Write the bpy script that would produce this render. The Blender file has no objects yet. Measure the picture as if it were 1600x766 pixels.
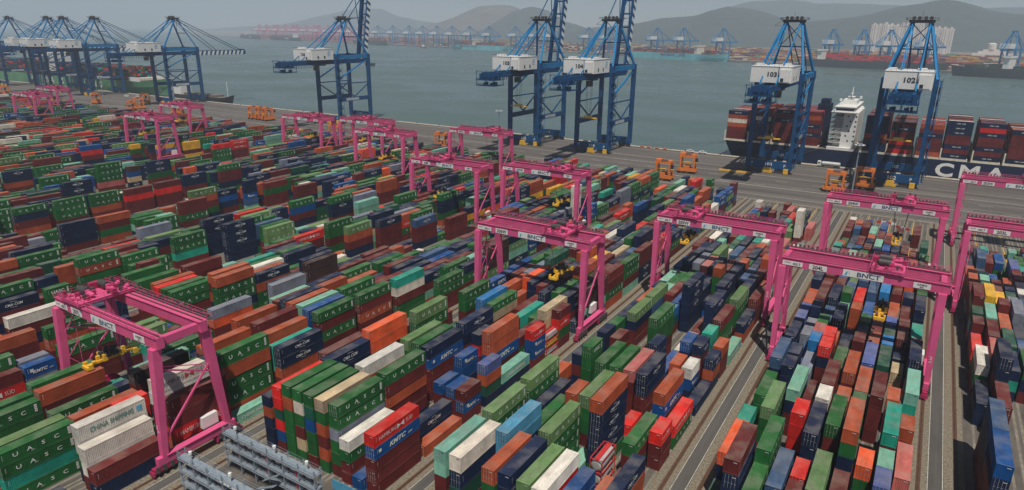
import bpy, math, random
import numpy as np
from mathutils import Vector, Matrix
R = math.radians
rng = random.Random(11)

# ------------------------------------------------------------------ scene, camera, world, sun
sc = bpy.context.scene
col = sc.collection
sc.view_settings.view_transform = 'Standard'
sc.view_settings.look = 'None'
sc.view_settings.exposure = -0.24
sc.view_settings.gamma = 1.0
CAM_Z = 80.0
cam_d = bpy.data.cameras.new('camera')
cam = bpy.data.objects.new('camera', cam_d)
col.objects.link(cam)
sc.camera = cam
cam_d.sensor_width = 36.0
cam_d.lens = 36.0 * 1039.7 / 1600.0
cam_d.clip_start = 1.0
cam_d.clip_end = 40000.0
pitch, yaw, roll = R(18.0285), R(31.6868), R(0.6567)
fw = Vector((-math.sin(yaw) * math.cos(pitch), math.cos(yaw) * math.cos(pitch), -math.sin(pitch)))
rt = Vector((math.cos(yaw), math.sin(yaw), 0))
up = rt.cross(fw)
rt2 = rt * math.cos(roll) + up * math.sin(roll)
up2 = rt2.cross(fw)
m = Matrix((rt2, up2, -fw)).transposed().to_4x4()
m.translation = Vector((0, 0, CAM_Z))
cam.matrix_world = m

SUN_EL, SUN_AZ = R(66), math.atan2(0.56, -0.83)      # azimuth measured from +Y towards +X
sun_dir = Vector((math.sin(SUN_AZ) * math.cos(SUN_EL), math.cos(SUN_AZ) * math.cos(SUN_EL), math.sin(SUN_EL)))
world = bpy.data.worlds.new('World')
sc.world = world
world.use_nodes = True
wn = world.node_tree
wn.nodes.clear()
sky = wn.nodes.new('ShaderNodeTexSky')
sky.sky_type = 'NISHITA'
sky.sun_disc = False
sky.sun_elevation = SUN_EL
sky.sun_rotation = SUN_AZ
sky.air_density = 0.9
sky.dust_density = 0.4
sky.altitude = 1500
bg = wn.nodes.new('ShaderNodeBackground')
bg.inputs[1].default_value = 0.05
wo = wn.nodes.new('ShaderNodeOutputWorld')
wn.links.new(sky.outputs[0], bg.inputs[0])
wn.links.new(bg.outputs[0], wo.inputs[0])
sl = bpy.data.lights.new('sun', 'SUN')
sl.energy = 5.0
sl.angle = R(0.6)
sl.color = (1.0, 0.945, 0.85)
so = bpy.data.objects.new('sun', sl)
so.rotation_euler = sun_dir.to_track_quat('Z', 'Y').to_euler()
col.objects.link(so)
sc.cycles.max_bounces = 5
sc.cycles.diffuse_bounces = 2
sc.cycles.glossy_bounces = 2
sc.cycles.volume_bounces = 1
sc.cycles.use_denoising = True

# ------------------------------------------------------------------ materials
def lin(c):
    return tuple(((v / 255) / 12.92 if v / 255 <= .04045 else ((v / 255 + .055) / 1.055) ** 2.4) for v in c) + (1.0,)

def nt(mat):
    mat.use_nodes = True
    t = mat.node_tree
    return t, t.nodes['Principled BSDF']

def mat(name, rgb, rough=.6, metal=0.0, var=.18, scale=.6, bump=0.0, dark=None, aniso=None):
    """plain procedural paint: the colour with two scales of noise in it"""
    ma = bpy.data.materials.new(name)
    t, b = nt(ma)
    N, Lk = t.nodes, t.links
    tc = N.new('ShaderNodeTexCoord')
    mp = N.new('ShaderNodeMapping')
    if aniso: mp.inputs['Scale'].default_value = aniso
    Lk.new(tc.outputs['Object'], mp.inputs[0])
    n1 = N.new('ShaderNodeTexNoise'); n1.inputs['Scale'].default_value = scale; n1.inputs['Detail'].default_value = 6
    n1.inputs['Roughness'].default_value = .65
    Lk.new(mp.outputs[0], n1.inputs['Vector'])
    rp = N.new('ShaderNodeValToRGB')
    c0 = dark or tuple(v * (1 - var) for v in rgb)
    c1 = tuple(min(1, v * (1 + var)) for v in rgb)
    rp.color_ramp.elements[0].position = .32; rp.color_ramp.elements[0].color = (*c0, 1)
    rp.color_ramp.elements[1].position = .68; rp.color_ramp.elements[1].color = (*c1, 1)
    Lk.new(n1.outputs[0], rp.inputs[0])
    Lk.new(rp.outputs[0], b.inputs['Base Color'])
    b.inputs['Roughness'].default_value = rough
    b.inputs['Metallic'].default_value = metal
    if bump:
        bp = N.new('ShaderNodeBump'); bp.inputs['Strength'].default_value = bump; bp.inputs['Distance'].default_value = .05
        Lk.new(n1.outputs[0], bp.inputs['Height']); Lk.new(bp.outputs[0], b.inputs['Normal'])
    return ma

def box_paint(name, attr):
    """container paint: own colour, dusty faded roof, streaks, rust spots"""
    ma = bpy.data.materials.new(name)
    t, b = nt(ma)
    N, Lk = t.nodes, t.links
    if attr:
        src = N.new('ShaderNodeAttribute'); src.attribute_name = 'Col'; colr = src.outputs['Color']
    else:
        src = N.new('ShaderNodeObjectInfo'); colr = src.outputs['Color']
    geo = N.new('ShaderNodeNewGeometry')
    sep = N.new('ShaderNodeSeparateXYZ'); Lk.new(geo.outputs['Normal'], sep.inputs[0])
    mp = N.new('ShaderNodeMapping'); mp.inputs['Scale'].default_value = (1.1, .45, .35)
    Lk.new(geo.outputs['Position'], mp.inputs[0])
    n1 = N.new('ShaderNodeTexNoise'); n1.inputs['Scale'].default_value = .55; n1.inputs['Detail'].default_value = 7; n1.inputs['Roughness'].default_value = .7
    Lk.new(mp.outputs[0], n1.inputs['Vector'])
    # value variation
    mr = N.new('ShaderNodeMapRange'); mr.inputs[1].default_value = .3; mr.inputs[2].default_value = .7; mr.inputs[3].default_value = .60; mr.inputs[4].default_value = 1.22
    Lk.new(n1.outputs[0], mr.inputs[0])
    mul = N.new('ShaderNodeVectorMath'); mul.operation = 'SCALE'
    Lk.new(colr, mul.inputs[0]); Lk.new(mr.outputs[0], mul.inputs['Scale'])
    # dust lying on upward faces
    cl = N.new('ShaderNodeMath'); cl.operation = 'MAXIMUM'; cl.inputs[1].default_value = 0; Lk.new(sep.outputs[2], cl.inputs[0])
    n2 = N.new('ShaderNodeTexNoise'); n2.inputs['Scale'].default_value = .30; n2.inputs['Detail'].default_value = 7
    Lk.new(geo.outputs['Position'], n2.inputs['Vector'])
    m2 = N.new('ShaderNodeMapRange'); m2.inputs[1].default_value = .42; m2.inputs[2].default_value = .62; m2.inputs[3].default_value = .05; m2.inputs[4].default_value = .30
    Lk.new(n2.outputs[0], m2.inputs[0])
    mm = N.new('ShaderNodeMath'); mm.operation = 'MULTIPLY'; Lk.new(cl.outputs[0], mm.inputs[0]); Lk.new(m2.outputs[0], mm.inputs[1])
    mx = N.new('ShaderNodeMix'); mx.data_type = 'RGBA'; mx.inputs[7].default_value = (.33, .29, .24, 1)
    Lk.new(mm.outputs[0], mx.inputs[0]); Lk.new(mul.outputs[0], mx.inputs[6])
    # rust spots
    n3 = N.new('ShaderNodeTexNoise'); n3.inputs['Scale'].default_value = 1.3; n3.inputs['Detail'].default_value = 8; n3.inputs['Roughness'].default_value = .75
    Lk.new(geo.outputs['Position'], n3.inputs['Vector'])
    m3 = N.new('ShaderNodeMapRange'); m3.inputs[1].default_value = .63; m3.inputs[2].default_value = .74; m3.inputs[4].default_value = .7
    Lk.new(n3.outputs[0], m3.inputs[0])
    mx2 = N.new('ShaderNodeMix'); mx2.data_type = 'RGBA'; mx2.inputs[7].default_value = (.14, .06, .03, 1)
    Lk.new(m3.outputs[0], mx2.inputs[0]); Lk.new(mx.outputs[2], mx2.inputs[6])
    Lk.new(mx2.outputs[2], b.inputs['Base Color'])
    b.inputs['Roughness'].default_value = .62
    b.inputs['Specular IOR Level'].default_value = .16
    return ma

M = {}
M['paint'] = box_paint('container_paint', False)
M['paint_mass'] = box_paint('container_paint_mass', True)
M['white_print'] = mat('white_print', (.74, .74, .71), .7, var=.2, scale=2.5)
M['black_print'] = mat('black_print', (.02, .02, .025), .6)
M['navy_print'] = mat('navy_print', (.03, .07, .17), .6)
M['green_print'] = mat('green_print', (.06, .20, .19), .6)
M['red_print'] = mat('red_print', (.55, .03, .03), .6)
M['sky_print'] = mat('sky_print', (.08, .35, .55), .6)
M['steel'] = mat('galvanised_steel', (.26, .31, .36), .6, .1, .2, 1.5)
M['grey_rod'] = mat('grey_rod', (.45, .45, .43), .5, .4)
M['pink'] = mat('pink_crane_paint', (.66, .095, .24), .45, var=.12, scale=.25)
M['pink_dark'] = mat('red_bogie_paint', (.38, .02, .09), .5)
M['blue'] = mat('blue_crane_paint', (.002, .062, .18), .5, var=.2, scale=.2)
M['blue_lit'] = mat('lit_blue_crane_paint', (.008, .18, .42), .45, var=.15, scale=.2)  # same crane blue with sunlit brightness put into the colour
M['white'] = mat('white_paint', (.78, .77, .74), .5, var=.06, scale=.4)
M['yellow'] = mat('yellow_paint', (.80, .45, .03), .5, var=.15)
M['orange'] = mat('orange_paint', (.74, .20, .03), .5, var=.15)
M['black'] = mat('black_rubber', (.015, .015, .016), .8)
M['dark'] = mat('dark_machinery', (.06, .055, .055), .6)
M['glass'] = mat('dark_glass', (.02, .03, .04), .1)
M['rail'] = mat('rusty_rail', (.10, .05, .03), .6)
M['cable'] = mat('steel_cable', (.12, .12, .12), .5)
M['tank'] = mat('tank_steel', (.62, .62, .60), .35, .3)
M['hull_navy'] = mat('navy_hull_paint', (.010, .018, .055), .5, scale=.08, var=.25)
M['hull_green'] = mat('green_hull_paint', (.10, .27, .13), .55, scale=.05)
M['hull_black'] = mat('black_hull_paint', (.022, .026, .028), .55, scale=.05)
M['hull_red'] = mat('red_antifouling', (.25, .05, .035), .6, scale=.05)
M['hull_cyan'] = mat('light_blue_hull_paint', (.16, .50, .55), .55, scale=.03)
M['deck'] = mat('ship_deck', (.16, .13, .11), .7)
M['cream'] = mat('cream_paint', (.72, .66, .52), .55)

def ground_mat(name, a, b_, scale, bumpv=.3, stretch=(1, 1, 1), rough=.85, wave=None):
    ma = bpy.data.materials.new(name)
    t, b = nt(ma)
    N, Lk = t.nodes, t.links
    geo = N.new('ShaderNodeNewGeometry')
    mp = N.new('ShaderNodeMapping'); mp.inputs['Scale'].default_value = stretch
    Lk.new(geo.outputs['Position'], mp.inputs[0])
    n1 = N.new('ShaderNodeTexNoise'); n1.inputs['Scale'].default_value = scale; n1.inputs['Detail'].default_value = 9; n1.inputs['Roughness'].default_value = .68
    Lk.new(mp.outputs[0], n1.inputs['Vector'])
    rp = N.new('ShaderNodeValToRGB')
    rp.color_ramp.elements[0].position = .36; rp.color_ramp.elements[0].color = (*a, 1)
    rp.color_ramp.elements[1].position = .66; rp.color_ramp.elements[1].color = (*b_, 1)
    Lk.new(n1.outputs[0], rp.inputs[0])
    out = rp.outputs[0]
    if wave:                                   # tyre wear running one way
        wmp = N.new('ShaderNodeMapping'); wmp.inputs['Scale'].default_value = wave[0]
        Lk.new(geo.outputs['Position'], wmp.inputs[0])
        n2 = N.new('ShaderNodeTexNoise'); n2.inputs['Scale'].default_value = 1; n2.inputs['Detail'].default_value = 4
        Lk.new(wmp.outputs[0], n2.inputs['Vector'])
        mr = N.new('ShaderNodeMapRange'); mr.inputs[1].default_value = .42; mr.inputs[2].default_value = .62; mr.inputs[4].default_value = wave[1]
        Lk.new(n2.outputs[0], mr.inputs[0])
        mx = N.new('ShaderNodeMix'); mx.data_type = 'RGBA'; mx.inputs[7].default_value = wave[2]
        Lk.new(mr.outputs[0], mx.inputs[0]); Lk.new(out, mx.inputs[6]); out = mx.outputs[2]
    Lk.new(out, b.inputs['Base Color'])
    b.inputs['Roughness'].default_value = rough
    bp = N.new('ShaderNodeBump'); bp.inputs['Strength'].default_value = bumpv; bp.inputs['Distance'].default_value = .06
    Lk.new(n1.outputs[0], bp.inputs['Height']); Lk.new(bp.outputs[0], b.inputs['Normal'])
    return ma
M['yard'] = ground_mat('yard_paving', (.075, .066, .056), (.15, .13, .11), .35, stretch=(1, .25, 1))
M['apron'] = ground_mat('quay_apron', (.105, .092, .082), (.16, .14, .125), .06, stretch=(.25, 1, 1), wave=((.004, .22, 1), .55, (.05, .045, .042, 1)))
M['road'] = ground_mat('road_asphalt', (.075, .070, .064), (.115, .106, .096), .3, stretch=(1, .15, 1), wave=((.9, .01, 1), .35, (.06, .055, .05, 1)))
M['gravel'] = ground_mat('gravel', (.11, .088, .062), (.29, .25, .185), 2.2, .8)
M['concrete'] = ground_mat('pale_concrete', (.15, .13, .10), (.28, .245, .195), .5)
M['line'] = ground_mat('worn_line_paint', (.32, .30, .25), (.62, .60, .52), 1.2)
M['quay'] = ground_mat('quay_coping', (.42, .36, .29), (.60, .53, .44), .4)
M['wall_dark'] = ground_mat('quay_wall', (.05, .05, .045), (.10, .10, .09), .5)
M['land'] = ground_mat('far_land', (.14, .12, .10), (.24, .21, .18), .02)
M['forest'] = ground_mat('hill_forest', (.022, .036, .030), (.048, .064, .050), .018, 1.0)
M['quarry'] = ground_mat('quarry_rock', (.07, .065, .058), (.165, .14, .12), .012, 1.0, stretch=(.4, .4, 6))
M['tower'] = ground_mat('tower_facade', (.66, .58, .52), (.78, .70, .63), .02)

for k_ in ('blue', 'blue_lit', 'pink', 'hull_navy'):
    M[k_].node_tree.nodes['Principled BSDF'].inputs['Specular IOR Level'].default_value = .18
    M[k_].node_tree.nodes['Principled BSDF'].inputs['Roughness'].default_value = .65
wm = bpy.data.materials.new('sea_water')
t, b = nt(wm)
geo = t.nodes.new('ShaderNodeNewGeometry')
mpw = t.nodes.new('ShaderNodeMapping'); mpw.inputs['Scale'].default_value = (1, 1.6, 1); mpw.inputs['Rotation'].default_value = (0, 0, .4)
t.links.new(geo.outputs['Position'], mpw.inputs[0])
n1 = t.nodes.new('ShaderNodeTexNoise'); n1.inputs['Scale'].default_value = .11; n1.inputs['Detail'].default_value = 8; n1.inputs['Roughness'].default_value = .62
t.links.new(mpw.outputs[0], n1.inputs['Vector'])
n2 = t.nodes.new('ShaderNodeTexNoise'); n2.inputs['Scale'].default_value = .006; n2.inputs['Detail'].default_value = 5
t.links.new(mpw.outputs[0], n2.inputs['Vector'])
rp = t.nodes.new('ShaderNodeValToRGB')
rp.color_ramp.elements[0].position = .38; rp.color_ramp.elements[0].color = (.066, .108, .100, 1)
rp.color_ramp.elements[1].position = .64; rp.color_ramp.elements[1].color = (.084, .130, .120, 1)
t.links.new(n2.outputs[0], rp.inputs[0]); t.links.new(rp.outputs[0], b.inputs['Base Color'])
b.inputs['Roughness'].default_value = .28
b.inputs['IOR'].default_value = 1.33
mrw = t.nodes.new('ShaderNodeMapRange'); mrw.inputs[1].default_value = .4; mrw.inputs[2].default_value = .62; mrw.inputs[3].default_value = .24; mrw.inputs[4].default_value = .42
t.links.new(n2.outputs[0], mrw.inputs[0]); t.links.new(mrw.outputs[0], b.inputs['Roughness'])
bp = t.nodes.new('ShaderNodeBump'); bp.inputs['Strength'].default_value = .3; bp.inputs['Distance'].default_value = .4
t.links.new(n1.outputs[0], bp.inputs['Height']); t.links.new(bp.outputs[0], b.inputs['Normal'])
M['water'] = wm

# ------------------------------------------------------------------ mesh helpers
BOXF = [(0, 3, 2, 1), (4, 5, 6, 7), (0, 1, 5, 4), (1, 2, 6, 5), (2, 3, 7, 6), (3, 0, 4, 7)]
class MB:
    def __init__(s): s.v = []; s.f = []; s.mi = []; s.cur = 0
    def quad8(s, pts):
        n = len(s.v); s.v += [tuple(p) for p in pts]
        for q in BOXF: s.f.append(tuple(n + i for i in q)); s.mi.append(s.cur)
        return s
    def box(s, x0, y0, z0, x1, y1, z1):
        return s.quad8([(x0, y0, z0), (x1, y0, z0), (x1, y1, z0), (x0, y1, z0), (x0, y0, z1), (x1, y0, z1), (x1, y1, z1), (x0, y1, z1)])
    def taper(s, p, a, q, c):
        """four sided post from centre p (half sizes a=(x,y)) to centre q (half sizes c)"""
        P = [(p[0] + i * a[0], p[1] + j * a[1], p[2]) for i, j in ((-1, -1), (1, -1), (1, 1), (-1, 1))]
        Q = [(q[0] + i * c[0], q[1] + j * c[1], q[2]) for i, j in ((-1, -1), (1, -1), (1, 1), (-1, 1))]
        return s.quad8(P + Q)
    def bar(s, p, q, w, h=None):
        p, q = Vector(p), Vector(q); d = (q - p).normalized(); h = h or w
        a = d.cross(Vector((0, 0, 1)))
        if a.length < .05: a = Vector((1, 0, 0))
        a.normalize(); b_ = a.cross(d).normalized()
        a *= w / 2; b_ *= h / 2
        return s.quad8([p - a - b_, p + a - b_, q + a - b_, q - a - b_, p - a + b_, p + a + b_, q + a + b_, q - a + b_])
    def tube(s, p, q, r0, r1=None, n=8, caps=True):
        p, q = Vector(p), Vector(q); r1 = r0 if r1 is None else r1; d = (q - p).normalized()
        a = d.orthogonal().normalized(); b_ = d.cross(a)
        k = len(s.v)
        for c, r_ in ((p, r0), (q, r1)):
            for i in range(n):
                an = 2 * math.pi * i / n; s.v.append(tuple(c + a * math.cos(an) * r_ + b_ * math.sin(an) * r_))
        for i in range(n):
            j = (i + 1) % n; s.f.append((k + i, k + j, k + n + j, k + n + i)); s.mi.append(s.cur)
        if caps:
            s.f.append(tuple(k + i for i in reversed(range(n)))); s.mi.append(s.cur)
            s.f.append(tuple(k + n + i for i in range(n))); s.mi.append(s.cur)
        return s
    def sheet(s, x0, y0, x1, y1, z):
        n = len(s.v); s.v += [(x0, y0, z), (x1, y0, z), (x1, y1, z), (x0, y1, z)]; s.f.append((n, n + 1, n + 2, n + 3)); s.mi.append(s.cur); return s
    def poly(s, pts):
        n = len(s.v); s.v += [tuple(p) for p in pts]; s.f.append(tuple(range(n, n + len(pts)))); s.mi.append(s.cur); return s
    def add(s, verts, faces):
        n = len(s.v); s.v += [tuple(v) for v in verts]
        for fc in faces: s.f.append(tuple(n + i for i in fc)); s.mi.append(s.cur)
        return s
    def mesh(s, name, *mats):
        me = bpy.data.meshes.new(name)
        me.from_pydata(s.v, [], s.f)
        for ma in mats: me.materials.append(M[ma] if isinstance(ma, str) else ma)
        if len(mats) > 1: me.polygons.foreach_set('material_index', s.mi)
        me.update()
        return me
    def build(s, name, mats, parent=None, loc=None):
        if isinstance(mats, str): mats = [mats]
        return link(name, s.mesh(name, *mats), parent, loc)

def link(name, me, parent=None, loc=None):
    o = bpy.data.objects.new(name, me); col.objects.link(o)
    if parent: o.parent = parent
    if loc: o.location = loc
    return o
def empty(name, loc=(0, 0, 0), rz=0):
    o = bpy.data.objects.new(name, None); col.objects.link(o); o.location = loc; o.rotation_euler = (0, 0, rz); o.empty_display_size = 2
    return o
def tag(o, label, cat, group=None):
    o['label'] = label; o['category'] = cat
    if group: o['group'] = group
    return o
def struct(o, kind='structure'): o['kind'] = kind; return o
def copy_tree(o, parent=None):
    c = o.copy(); col.objects.link(c)
    if parent: c.parent = parent
    for ch in list(o.children): copy_tree(ch, c)
    return c

_tx = {}
def glyphs(s, size=1.0, res=2, bold=0.0, shear=0.0, spacing=1.0):
    """flat outline of lettering, centred on x, standing on y = 0: (verts, faces, width)"""
    k = (s, res, bold, shear, spacing)
    if k not in _tx:
        cu = bpy.data.curves.new('lettering', 'FONT'); cu.body = s; cu.size = 1; cu.resolution_u = res; cu.offset = bold
        cu.shear = shear; cu.space_character = spacing; cu.align_x = 'CENTER'
        ob = bpy.data.objects.new('lettering', cu); col.objects.link(ob)
        bpy.context.view_layer.update()
        me = bpy.data.meshes.new_from_object(ob.evaluated_get(bpy.context.evaluated_depsgraph_get()))
        v = [tuple(x.co) for x in me.vertices]; fcs = [tuple(p.vertices) for p in me.polygons]
        bpy.data.objects.remove(ob); bpy.data.curves.remove(cu); bpy.data.meshes.remove(me)
        _tx[k] = (v, fcs)
    v, fcs = _tx[k]
    cap = .70
    sc_ = size / cap
    return [(x * sc_, y * sc_) for x, y, _ in v], fcs
def put_text(mb, s, c, size, face='-Y', wide=1.0, **kw):
    """lettering with its cap height = size, centred at c (baseline at c.z) on a face looking -Y or +X"""
    v, fcs = glyphs(s, size, **kw)
    if face == '-Y': P = [(c[0] + x * wide, c[1], c[2] + y) for x, y in v]
    else: P = [(c[0], c[1] + x * wide, c[2] + y) for x, y in v]
    mb.add(P, fcs)

# ------------------------------------------------------------------ ground, quay, water
def rail_x(b_): return 9.95 - 40.1 * (b_ - 204)
QY = 457.0
g = MB(); g.box(-2600, -250, -9, 420, QY, 0)
struct(g.build('ground', 'yard'))
a = MB(); a.sheet(-2600, 341.5, 420, QY - 3.0, .004)
struct(a.build('quay_apron', 'apron'))
a = MB(); a.sheet(-2600, QY - 3.0, 420, QY, .006); a.box(-2600, QY + .003, -6, 420, QY + .6, -.2); a.box(-2600, QY - 1.1, .01, 420, QY - .5, .28)
struct(a.build('quay_edge', 'quay'))
a = MB(); a.sheet(-14000, -3000, 9000, 9000, -3.6)
struct(a.build('water', 'water'))
ln = MB()
for y, w in ((402, .5), (372.5, .55), (350.5, .35), (343.0, .25), (418.5, .35), (446.5, .35)):
    ln.sheet(-1500, y, 300, y + w, .010)
for i in range(-60, 12):
    x = i * 19.0
    ln.sheet(x, 376, x + 6, 376.35, .010); ln.sheet(x + 9, 390, x + 15, 390.35, .010)
struct(ln.build('apron_lines', 'line'))
for y in (414.0, 450.5):
    rl = MB(); rl.sheet(-1500, y - .35, 300, y + .35, .013); rl.box(-1500, y - .05, .015, 300, y + .05, .05)
    struct(rl.build('crane_rail', 'rail'))
gr = MB(); rd = MB(); wl = MB(); tr = MB(); rr = MB(); st = MB(); st2 = MB()
for b_ in range(202, 224):
    X = rail_x(b_)
    y0, y1 = (-200, 341)
    for xr in (X, X - 34.0):
        gr.sheet(xr - 2.0, y0, xr + 1.35, y1, .004)
        tr.sheet(xr - .45, y0, xr + .35, y1, .008)
        rr.box(xr - .09, y0, .010, xr + .05, y1, .14)
    rd.sheet(X + 1.36, y0, X + 4.05, y1, .0045)
    wl.sheet(X + 1.42, y0, X + 1.56, y1, .009); wl.sheet(X + 3.85, y0, X + 3.99, y1, .009)
    ymin = 34 if b_ >= 207 else (70 if b_ >= 205 else 60)
    for k in range(10):
        xe = X - 2.05 - 2.95 * (9 - k)
        st.sheet(xe - .55, ymin, xe - .05, 338 - (k * 7 % 5), .005)
        st.sheet(xe - 2.35, ymin, xe - 1.85, 338 - (k * 5 % 7), .005)
        if k % 3 == 1: st2.sheet(xe + .1, 250, xe + .32, 338, .006)
for mb, nm, ma in ((gr, 'rail_ballast', 'gravel'), (rd, 'service_road', 'road'), (wl, 'road_edge_lines', 'line'), (tr, 'rail_trench', 'rail'), (rr, 'gantry_rails', 'rail'), (st, 'concrete_bearing_strips', 'concrete'), (st2, 'slot_lines', 'yellow')):
    struct(mb.build(nm, ma))
a = MB(); a.sheet(-2600, 338.6, 420, 341.4, .011)
struct(a.build('transfer_road', 'concrete'))

# ------------------------------------------------------------------ containers
PAL = {k: lin(v) for k, v in dict(g=(36, 100, 48), l=(104, 138, 86), G=(28, 84, 66), n=(22, 38, 70), b=(14, 78, 142), B=(36, 122, 184), s=(62, 92, 130),
       r=(218, 40, 34), m=(106, 39, 38), o=(176, 82, 50), O=(236, 96, 50), t=(34, 156, 134), c=(126, 184, 162), w=(230, 220, 206), y=(224, 168, 44),
       Y=(224, 150, 30), e=(206, 182, 144), a=(126, 132, 148), v=(84, 100, 158), p=(190, 104, 98), L=(84, 156, 194), T=(222, 218, 208), M=(72, 48, 46), d=(172, 148, 122)).items()}
SAY = dict(g='green', l='faded light green', G='dark teal green', n='navy blue', b='bright blue', B='sky blue', s='steel blue', r='bright red', m='maroon', o='rusty orange brown',
           O='vivid orange', t='turquoise', c='pale mint green', w='white', y='yellow', Y='yellow', e='beige', a='grey', v='lavender blue', p='dusty pink', L='weathered light blue',
           T='white', M='dark brown', d='green with a beige roof')
def jitter(c, r_=None):
    r_ = r_ or rng
    k = r_.uniform(.82, 1.14); j = r_.uniform(-.05, .05)
    return (min(1, c[0] * k * (1 + j)), min(1, c[1] * k), min(1, c[2] * k * (1 - j)), 1.0)

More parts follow.
